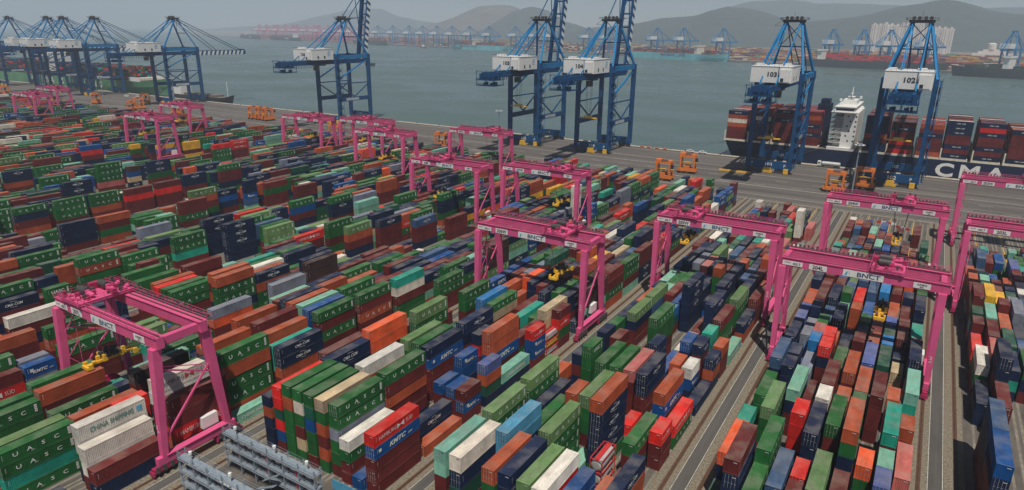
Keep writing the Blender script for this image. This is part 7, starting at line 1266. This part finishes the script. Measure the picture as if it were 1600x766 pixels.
for i in range(7):
    b_ = empty('road_barrier', (-11.0 + i * 1.9, 326.5 - (i * 1.1 if i > 3 else 0), .02)); b_.rotation_euler = (0, 0, -.1 - .5 * (i > 3))
    q = MB(); q.box(-.8, -.25, 0, .8, .25, .25); q.box(-.8, -.12, .25, .8, .12, .95); q.build('body', 'white' if i % 2 else 'red_print', b_)
    tag(b_, '%s road barrier, %s from left in the short row beside the slots' % ('white' if i % 2 else 'red', ORD[i] if i else 'first'), 'barrier', 'red and white barriers on the pale paving')

# bollards on the quay edge
bl = MB(); bl.tube((0, 0, 0), (0, 0, .55), .32, n=10); bl.tube((0, 0, .55), (0, 0, .8), .48, n=10); blm = bl.mesh('bollard', 'black')
for i, x in enumerate(range(-620, 120, 24)):
    o = link('bollard', blm); o.location = (x, QY - 1.8, .006); tag(o, 'black mooring bollard on the pale quay edge', 'bollard', 'bollards along the quay edge')

# ------------------------------------------------------------------ ships
def hull(name, L, B, D, mats, bow=1, flare=.8, draft=3.6, parent=None, seg=26, sheer=2.5, red=None):
    """ship hull along x, 0..L, bow at L when bow = 1; deck at z = D"""
    mb = MB(); rows = []
    for i in range(seg + 1):
        t_ = i / seg; x = t_ * L
        w = 1.0
        if t_ > .82: w = max(.02, 1 - ((t_ - .82) / .18) ** 1.7)
        if t_ < .06: w = .82 + 3 * t_
        wl = w
        if t_ > .72: wl = max(.01, 1 - ((t_ - .72) / .26) ** 1.25) if t_ < .98 else .01
        if t_ < .1: wl = .35 + 6.5 * t_
        dz = D + (sheer * ((t_ - .88) / .12) ** 1.2 if t_ > .88 else 0)
        xl = x - (6 * (t_ - .85) / .15 if t_ > .85 else 0) + (4 * (1 - t_ / .05) if t_ < .05 else 0)
        rows.append((x, xl, w * B / 2, min(wl, w) * B / 2, dz))
    n = len(mb.v)
    for x, xl, w, wl, dz in rows:
        mb.v += [(xl, -wl, -5), (xl + (x - xl) * .1, -(wl * .85 + w * .15), -draft + 1.0), ((x + xl) / 2, -(w * .8 + wl * .2), dz * .45), (x, -w, dz), (x, w, dz), ((x + xl) / 2, (w * .8 + wl * .2), dz * .45), (xl + (x - xl) * .1, (wl * .85 + w * .15), -draft + 1.0), (xl, wl, -5)]
    for i in range(seg):
        for j in range(7):
            a_ = n + i * 8 + j; mb.f.append((a_, a_ + 8, a_ + 9, a_ + 1))
            mb.mi.append(2 if j == 3 else (1 if j in (0, 6) else 0))
    mb.f.append(tuple(n + j for j in range(8))); mb.mi.append(0)
    mb.f.append(tuple(n + seg * 8 + 7 - j for j in range(8))); mb.mi.append(0)
    if bow < 0: mb.v = [(L - x, y, z) for x, y, z in mb.v]; mb.f = [fc[::-1] for fc in mb.f]
    return mb.build(name, mats, parent)

def deck_load(name, parent, xs, y0, y1, z0, tiers, colours, seed, L=12.19):
    r2 = random.Random(seed); it = []; lg = MB()
    for (x, nt_) in xs:
        y = y0
        while y + WD < y1:
            n = max(1, nt_ - (0 if y < y0 + 8 else r2.choice([0, 0, 0, 1])))
            for k in range(n):
                c = r2.choice(colours)
                it.append((x, y, z0 + k * 2.65, L, 2.65, jitter(PAL[c], r2)))
                if y == y0 and c == 'n' and tiers: put_text(lg, 'CMA CGM', (x + L / 2, y - .03, z0 + k * 2.65 + 1.0), .65, res=0, bold=.02)
            y += 2.52
    o = mass_object(name, it, True); o.parent = parent
    if lg.v: lg.build('container_lettering', 'white_print', parent)
    return o

# navy container ship at the right quay
S = empty('container_ship', (-116, 481, 0))
hull('hull', 330, 44, 9.8, ['hull_navy', 'hull_red', 'deck'], 1, parent=S)
tx = MB()
for i, ch in enumerate('CMA CGM'):
    if ch != ' ': put_text(tx, ch, (128.6 + i * 12.3, -22.06, .6), 7.4, wide=1.25, bold=.035, res=3)
tx.build('lettering', 'white', S)
bays = [(2, 7), (17, 8)] + [(31.5, 8), (46.5, 8)] + [(84.5, 8), (99.5, 7), (114.5, 7), (126.5, 8), (142, 8), (157, 7), (172, 8), (187, 8), (202, 8)]
bays = [(1.5, 7), (16.5, 8), (31.5, 8), (46.5, 8), (84, 8), (98, 7), (112.5, 7), (126, 8), (141.5, 8), (156.5, 7), (171.5, 8), (186.5, 8)]
deck_load('deck_containers', S, bays, -21.5, 21.5, 11.2, 1, 'nnnnnmmmmmmmorwm', 8)
for x, _ in bays:
    lb = MB()
    for y in (-21.8, -12, 0, 12, 20.5): lb.box(x - 1.2, y, 9.8, x - .5, y + .9, 16.5)
    lb.box(x - 1.3, -21.9, 9.82, x + 12.6, 21.9, 11.0)
    lb.build('lashing_bridge', 'cream', S)
sb = MB(); sb.box(64, -21.5, 9.85, 80, 21.5, 11.5); sb.box(71, -19, 11.5, 79, 19, 33.05); sb.box(66.5, -16, 11.5, 71, 16, 30)
W2 = sb.build('superstructure', 'white', S)
sb = MB()
for i in range(7): z = 14 + i * 3; sb.box(64.2, -19.6, z, 66.5, 19.6, z + .25); sb.box(64.2, -19.8, z, 71, -16, z + .2); handrail(sb, (64.3, -19.7, z + .2), (71, -19.7, z + .2), step=1.6, t=.14); sb.bar((65, -19.4, z), (70, -19.4, z + 3), .5, .15)
sb.box(64, -23.5, 33.1, 78, 23.5, 33.5); sb.box(66, -22.5, 33.5, 77, 22.5, 36.2); sb.box(65.5, -23, 36.3, 77.5, 23, 36.6)
sb.box(68, -7, 36.6, 76, 7, 39.5); sb.tube((72, 0, 39.5), (72, 0, 47), .5, .3, n=8); sb.box(71.6, -4, 43, 72.4, 4, 43.3); sb.box(70, -3, 41, 74, 3, 41.3)
sb.tube((67, -12, 36.6), (67, -12, 39), .2, n=6); sb.tube((67, -12, 39), (67, -12, 40.6), .9, n=10); sb.tube((76, 14, 36.6), (76, 14, 39), .2, n=6); sb.tube((76, 14, 39), (76, 14, 40.6), .9, n=10)
sb.build('bridge_deck', 'white', W2)
for zi in range(6):
    for xi in (1, 4) if zi % 2 else (2, 4):
        w_ = MB(); x, z = 71.6 + xi * 1.5, 15.2 + zi * 3; w_.box(x, -19.06, z, x + .9, -19.0, z + 1.0); w_.build('window', 'glass', W2)
w_ = MB(); w_.box(65.96, -22.3, 34.3, 66.0, 22.3, 35.6); w_.box(66.4, -22.56, 34.3, 76.6, -22.5, 35.6); w_.build('bridge_window', 'glass', W2)
fn = MB(); fn.box(54, -8, 9.9, 61, 8, 36); fn.box(55, -5, 36, 60, 5, 39); fn.build('funnel', 'hull_navy', S)
tag(S, 'huge navy container ship with white bridge, moored at the right quay', 'ship')

# green hulled ship far left
S = empty('container_ship', (-1290, 482, 0))
hull('hull', 505, 40, 13.0, ['hull_green', 'hull_red', 'deck'], 1, parent=S, sheer=5)
tx = MB()
for i, ch in enumerate('CHINA SHIPPING'):
    if ch != ' ': put_text(tx, ch, (210 + i * 13.5, -20.1, 3.0), 7.0, wide=1.1, bold=.03)
tx.build('lettering', 'white_print', S)
deck_load('deck_containers', S, [(x, 6 if (x // 14) % 3 else 5) for x in range(60, 440, 14) if not 240 < x < 275], -19.5, 19.5, 14, 0, 'mmnnooggsrbtM', 18)
w_ = MB(); w_.box(246, -17, 13, 262, 17, 38); w_.box(243, -20, 38, 262, 20, 42); w_.tube((252, 0, 42), (252, 0, 52), .7, n=8); w_.build('superstructure', 'white', S)
w_ = MB(); w_.box(440, -13, 13.2, 462, 13, 17); w_.build('breakwater', 'cream', S); w_ = MB(); w_.tube((478, 0, 17), (478, 0, 32), .6, n=8); w_.box(477.4, -3, 26, 478.6, 3, 26.4); w_.build('foremast', 'white', S)
w_ = MB(); w_.box(440, -19.5, 13.8, 474, -18.2, 18.5); w_.box(440, 12, 13.8, 474, 13.2, 18.5); w_.build('bulwark', 'white', S)
tag(S, 'green hulled container ship loaded with boxes behind the far left cranes', 'ship')
# small dark ship
S = empty('coaster', (-748, 466.5, -1.5))
hull('hull', 104, 15, 6.0, ['hull_black', 'hull_red', 'deck'], 1, parent=S, sheer=3.5, seg=20)
w_ = MB(); w_.box(4, -6.5, 6, 18, 6.5, 15); w_.box(6, -7, 15, 15, 7, 18); w_.tube((10, 0, 18), (10, 0, 25), .3, n=6); w_.build('superstructure', 'white', S)
w_ = MB(); w_.box(22, -6, 6, 78, 6, 8); w_.build('hatch_cover', 'deck', S)
w_ = MB(); w_.tube((93, 0, 6), (93, 0, 23), .35, n=8); w_.box(92.6, -2, 14, 93.4, 2, 14.3); w_.build('foremast', 'white', S)
tag(S, 'small black hulled coaster moored below the lowered boom crane', 'ship')
# mooring ropes
rp_ = MB()
for x, y0 in ((-118, 466), (-118, 470), (-118, 474)): rp_.bar((x, y0, 6.5), (x - 34 - (y0 - 466) * 3, QY - 1.5, .7), .16)
for x in (-60, -56): rp_.bar((x, 459, 9.5), (x - 24, QY - 1.5, .7), .16)
for k_ in range(5): rp_.bar((-800 - k_ * 3, 474, 15), (-770 + k_ * 6, QY - 1.5, .7), .2)
o = rp_.build('mooring_ropes', 'cable'); struct(o, 'stuff'); o['label'] = 'mooring ropes from the ships down to the quay'

# ------------------------------------------------------------------ far shore: land, hills, containers, cranes, ships, towers
P_SH = [(-9000, 4900), (-3900, 3020), (-2930, 2750), (-1752, 2360), (-1100, 2240), (-480, 1985), (-172, 1905), (16, 1800), (400, 1640), (1500, 1300), (3600, 600)]
def shore_y(x):
    for (xa, ya), (xb, yb) in zip(P_SH, P_SH[1:]):
        if xa <= x <= xb: return ya + (yb - ya) * (x - xa) / (xb - xa)
    return P_SH[-1][1]
l_ = MB()
for (xa, ya), (xb, yb) in zip(P_SH, P_SH[1:]):
    l_.quad8([(xa, ya, -6), (xb, yb, -6), (xb, 8900, -6), (xa, 8900, -6), (xa, ya, 1), (xb, yb, 1), (xb, 8900, 1), (xa, 8900, 1)])
struct(l_.build('far_land', 'land'))
def shore_dir(x):
    for (xa, ya), (xb, yb) in zip(P_SH, P_SH[1:]):
        if xa <= x <= xb: return math.atan2(yb - ya, xb - xa)
    return -.3
it = []; r3 = random.Random(77)
def far_boxes(x0, x1, dmin, dmax, cols_, dens, hmax):
    x = x0
    while x < x1:
        d_ = dmin
        while d_ < dmax:
            if r3.random() < dens:
                n = r3.randint(2, hmax)
                for k in range(n):
                    L = 36.6 if r3.random() < .5 else 12.19
                    it.append((x, shore_y(x) + d_, 1 + k * 2.7, L, 2.7, jitter(PAL[r3.choice(cols_)], r3)))
            d_ += r3.choice([9, 14, 22])
        x += 26
far_boxes(-2100, -900, 60, 900, 'mmoomyenwcgn', .7, 6)
far_boxes(-900, 460, 50, 900, 'ooyyemoopmcngmws', .8, 6)
far_boxes(-4300, -2100, 60, 800, 'ppmompnc', .6, 6)
o = mass_object('distant_containers', it, True); o['label'] = 'distant stacked containers along the far shore terminal'

def ridge(name, pts, y, depth, matn, seed, foot=0, slope=900):
    """hill range as a height field: pts = (x, height) of the crest line"""
    r4 = random.Random(seed); xs = [p[0] for p in pts]; n = 90; x0, x1 = xs[0], xs[-1]; rows = 16
    hs = [np.interp(x0 + (x1 - x0) * i / n, xs, [p[1] for p in pts]) for i in range(n + 1)]
    mb = MB(); ph = [r4.uniform(0, 6) for _ in range(6)]
    for j in range(rows + 1):
        t_ = j / rows * 2 - 1
        prof = math.cos(t_ * math.pi / 2) ** 1.15 if abs(t_) < 1 else 0
        for i in range(n + 1):
            x = x0 + (x1 - x0) * i / n
            wob = sum(math.sin(x * .0021 * (k + 1) + ph[k] + t_ * 2.2 * (k % 3 + 1)) / (k + 1.5) for k in range(6))
            h = hs[i] * prof * (1 + .10 * wob * (1 - prof)) + 15 * wob * (prof > .05) * min(1, hs[i] / 120) + r4.uniform(-4, 4) * prof
            mb.v.append((x, y + t_ * depth + 40 * wob, max(foot - 2, h)))
    for j in range(rows):
        for i in range(n):
            a_ = j * (n + 1) + i; mb.f.append((a_, a_ + 1, a_ + n + 2, a_ + n + 1)); mb.mi.append(0)
    return struct(mb.build(name, matn))
K = 4600 / 6500.
def sc_(pts, k): return [(x * k, (h - 80) * k + 80) for x, h in pts]
ridge('hills', [(-2700, 0), (-2350, 60)] + sc_([(-3000, 120), (-2699, 112), (-2310, 181), (-1942, 210), (-1716, 296), (-1500, 268), (-1373, 228), (-1093, 140), (-654, 212), (-386, 296), (-212, 325), (-60, 350), (60, 325), (270, 236), (474, 200), (900, 230), (1400, 260), (2200, 180)], K)[1:] + [(2400, 0)], 4600, 900, 'forest', 2)
ridge('hills', sc_([(-2600, 40), (-2100, 150), (-1500, 330), (-1200, 330), (-900, 300), (0, 260), (700, 280), (1500, 330), (3000, 200)], 1.15), 7300, 900, 'forest', 5)
ridge('hills', [(-3250, 20), (-3080, 100), (-2930, 190), (-2790, 235), (-2650, 205), (-2520, 130), (-2350, 110), (-2150, 60)], 4750, 480, 'forest', 7)
ridge('hills', [(-4200, 30), (-3850, 110), (-3600, 180), (-3400, 250), (-3200, 262), (-3060, 225), (-2900, 130), (-2700, 40)], 5000, 600, 'quarry', 9)
ridge('hills', [(-9800, 20), (-9000, 60), (-8036, 110), (-7632, 190), (-6900, 300), (-6500, 290), (-6100, 210), (-5700, 160), (-4800, 60)], 7000, 800, 'forest', 12)

# apartment towers
tg = random.Random(4)
for i in range(14):
    x = -262 + i * 21.3; h = 118 + tg.uniform(-10, 8) if i < 9 else 104 + tg.uniform(-8, 8)
    dep = 3320 + (i % 2) * 5
    r_ = empty('apartment_tower', (x, dep, 1))
    b_ = MB(); b_.box(-10.62, -8, 0, 10.62, 8, h); b_.box(-4, -4, h, 4, 4, h + 6); b_.build('wall', 'tower', r_)
    f_ = MB()
    for q in range(3): f_.box(-9.4 + q * 8.2, -8.5, 0, -7.8 + q * 8.2, -8.003, h - 2)
    f_.build('pilaster', 'tower', r_)
    w_ = MB()
    for q in range(int(h / 3.1) - 1):
        for px in (-5.2, 3.0): w_.box(px - 1.4, -8.06, 3 + q * 3.1, px + 1.6, -8.0, 4.5 + q * 3.1)
    w_o = w_.build('window', 'glass', r_)
    struct(w_o, 'stuff')
    tag(r_, 'pale beige apartment tower, %s from the left in the row below the hills' % ('first' if i == 0 else ORD[i]), 'apartment tower', 'apartment towers behind the far terminal')
# cruise-ship like building at right
b_ = empty('domed_building', (150, 2950, 0)); q = MB(); q.box(-60, -15, 0, 60, 15, 14); q.box(-45, -12, 14, 40, 12, 22); q.box(-30, -9, 22, 20, 9, 28); q.build('wall', 'tower', b_)
q = MB(); q.tube((-6, 0, 28), (-6, 0, 46), 13, n=14); q.tube((-6, 0, 46), (-6, 0, 50), 13, 7, n=14); q.build('tower', 'tower', b_)
tag(b_, 'stepped grey building with round tower far right below hills', 'building')

# distant blue cranes on the far shore (simplified but with their parts)
def far_crane(matc, house=True):
    r_ = empty('quay_crane'); 
    for x in (-12, 12):
        for y in (-15, 15): l_ = MB(); l_.box(x - 1.6, y - 1.6, 0, x + 1.6, y + 1.6, 50); l_.build('leg', matc, r_)
        b_ = MB(); b_.box(x - 1, -15, 16, x + 1, 15, 19); b_.bar((x, -15, 20), (x, 15, 47), 1.2); b_.bar((x, 15, 50), (x * .3, 3, 84), 1.8); b_.bar((x, -15, 50), (x * .3, 3, 84), 1.8); b_.build('frame', matc, r_)
    g_ = MB(); g_.box(-4.5, -65, 46, 4.5, 50, 50); g_.build('main_girder', matc, r_)
    s_ = MB()
    for x in (-3, 3): s_.bar((x, 3, 84), (x, 58, 50), 1.0); s_.bar((x, 3, 84), (x, -60, 50), 1.0)
    s_.box(-5, 0, 83, 5, 6, 86); s_.build('stay', matc, r_)
    if house: h_ = MB(); h_.box(-10, 14, 50.5, 10, 40, 60); h_.build('machine_house', 'white', r_)
    return r_
fb_ = far_crane('blue_lit'); fr_ = far_crane('pink')
FC = [(-780, 0), (-680, 0), (-545, 0), (-244, 0), (-172, 0), (-110, 0), (122, 0), (-1430, 0), (-1570, 0), (-1790, 0), (-1900, 0), (-2120, 0), (-2260, 0), (-1250, 0), (-1340, 0), (-1680, 0), (-2010, 0), (-2400, 0), (-1080, 0), (-985, 0), (-30, 0), (230, 0)]
used = 0
for i, (x, _) in enumerate(sorted(FC)):
    o = fb_ if i == 0 else copy_tree(fb_)
    o.location = (x, shore_y(x) + 26, 1); o.rotation_euler = (0, 0, shore_dir(x) + math.pi)
    tag(o, 'faint blue quay crane with white machine house on far shore, %s from left' % ('first' if i == 0 else ORD[i]), 'quay crane', 'blue cranes on the far shore')
for i in range(15):
    x = -2560 - i * 88 - (i % 3) * 20
    o = fr_ if i == 0 else copy_tree(fr_)
    o.location = (x, shore_y(x) + 26, 1); o.rotation_euler = (0, 0, shore_dir(x) + math.pi)
    tag(o, 'very faint reddish crane in haze at far left shore, %s from right' % ('first' if i == 0 else ORD[i]), 'quay crane', 'reddish cranes in the haze')

def far_ship(x, L, mat_h, text, lab, bow=1, B=38, D=17, load='mmnrogst', off=30, tmat='navy_print', tcen=.62, tz=8, tiers=5, bridge=.72):
    a_ = shore_dir(x)
    S = empty('container_ship', (x, shore_y(x) - off, -2), a_)
    hull('hull', L, B, D, [mat_h, 'hull_red', 'deck'], bow, parent=S)
    if text:
        tx = MB(); n = len(text)
        put_text(tx, text, (L * tcen, -B / 2 - .1, tz), 7.5, wide=1.5, bold=.03, res=1); tx.build('lettering', tmat, S)
    r5 = random.Random(int(L) + int(x)); it = []; xx = L * .1
    while xx < L * .86:
        if not (bridge - .03) * L < xx < (bridge + .05) * L:
            n = r5.randint(tiers - 2, tiers)
            for k in range(n):
                y = -B / 2 + .6
                for j in range(5): it.append((xx, y + j * 7.4, D + k * 2.65, 13.2, 2.65, jitter(PAL[r5.choice(load)], r5)))
        xx += 14.2
    o = mass_object('deck_containers', it, True); o.parent = S
    w_ = MB(); w_.box(bridge * L, -B / 2 + 3, D, bridge * L + 10, B / 2 - 3, D + 24); w_.box(bridge * L - 1, -B / 2, D + 20, bridge * L + 11, B / 2, D + 24); w_.tube((bridge * L + 5, 0, D + 24), (bridge * L + 5, 0, D + 32), .8, n=6); w_.build('superstructure', 'white' if mat_h != 'hull_cyan' else 'cream', S)
    tag(S, lab, 'ship')
far_ship(-1745, 330, 'hull_cyan', 'MAERSK LINE', 'pale blue container ship on far shore, left one, bow pointing left', bow=-1, tcen=.36, bridge=.42)
far_ship(-868, 390, 'hull_cyan', 'MAERSK LINE', 'pale blue container ship on far shore, right one, bow pointing right', bow=1, tcen=.52, load='mmmonrmg', tiers=4)
far_ship(-300, 330, 'hull_black', '', 'dark hulled ship with red containers moored in front of the towers', bow=1, load='rrrrmoprrG', bridge=.12, tiers=6)
far_ship(20, 330, 'hull_black', '', 'dark green ship with red waterline at the far right shore', bow=-1, load='gnmGMg', bridge=.30, tiers=3, off=80)
far_ship(-2560, 330, 'hull_black', '', 'faint grey ship in haze right of the lone raised boom crane', bow=1, load='mopsn', bridge=.25)
far_ship(-3560, 400, 'hull_navy', 'HANJIN', 'faint hazy ship with white letters at far left shore, right one', bow=1, tmat='white_print', load='mopsn', tiers=4, bridge=.8)
far_ship(-4050, 380, 'hull_navy', 'HANJIN', 'faint hazy ship with white letters at far left shore, left one', bow=1, tmat='white_print', load='mopsn', tiers=4, bridge=.3)
# tug boat
T_ = empty('tug_boat', (-1880, 2290, -1)); hull('hull', 32, 10, 4, ['hull_red', 'hull_red', 'deck'], 1, parent=T_, seg=12, sheer=1); w_ = MB(); w_.box(10, -3, 4, 20, 3, 9); w_.box(12, -2.5, 9, 18, 2.5, 12); w_.build('wheelhouse', 'white', T_); tag(T_, 'small red and white tug beside the left pale blue ship', 'tug boat')
T_ = empty('work_boat', (-1105, 1150, -1)); hull('hull', 30, 9, 3.5, ['hull_navy', 'hull_red', 'deck'], 1, parent=T_, seg=12, sheer=1); w_ = MB(); w_.box(6, -3, 3.5, 14, 3, 7.5); w_.build('wheelhouse', 'sky_print', T_); tag(T_, 'small blue work boat crossing open water left of the lone crane', 'boat')

# ------------------------------------------------------------------ haze
hz = MB(); hz.box(-13500, -2900, -10.2, 8500, 8950, 760)
hm = bpy.data.materials.new('haze'); hm.use_nodes = True
tt = hm.node_tree; tt.nodes.clear()
pv = tt.nodes.new('ShaderNodeVolumePrincipled'); pv.inputs['Density'].default_value = .00015
pv.inputs['Color'].default_value = (.74, .86, 1.0, 1); pv.inputs['Anisotropy'].default_value = 0.0
oo = tt.nodes.new('ShaderNodeOutputMaterial'); tt.links.new(pv.outputs[0], oo.inputs['Volume'])
M['haze'] = hm
struct(hz.build('haze', 'haze'), 'stuff')
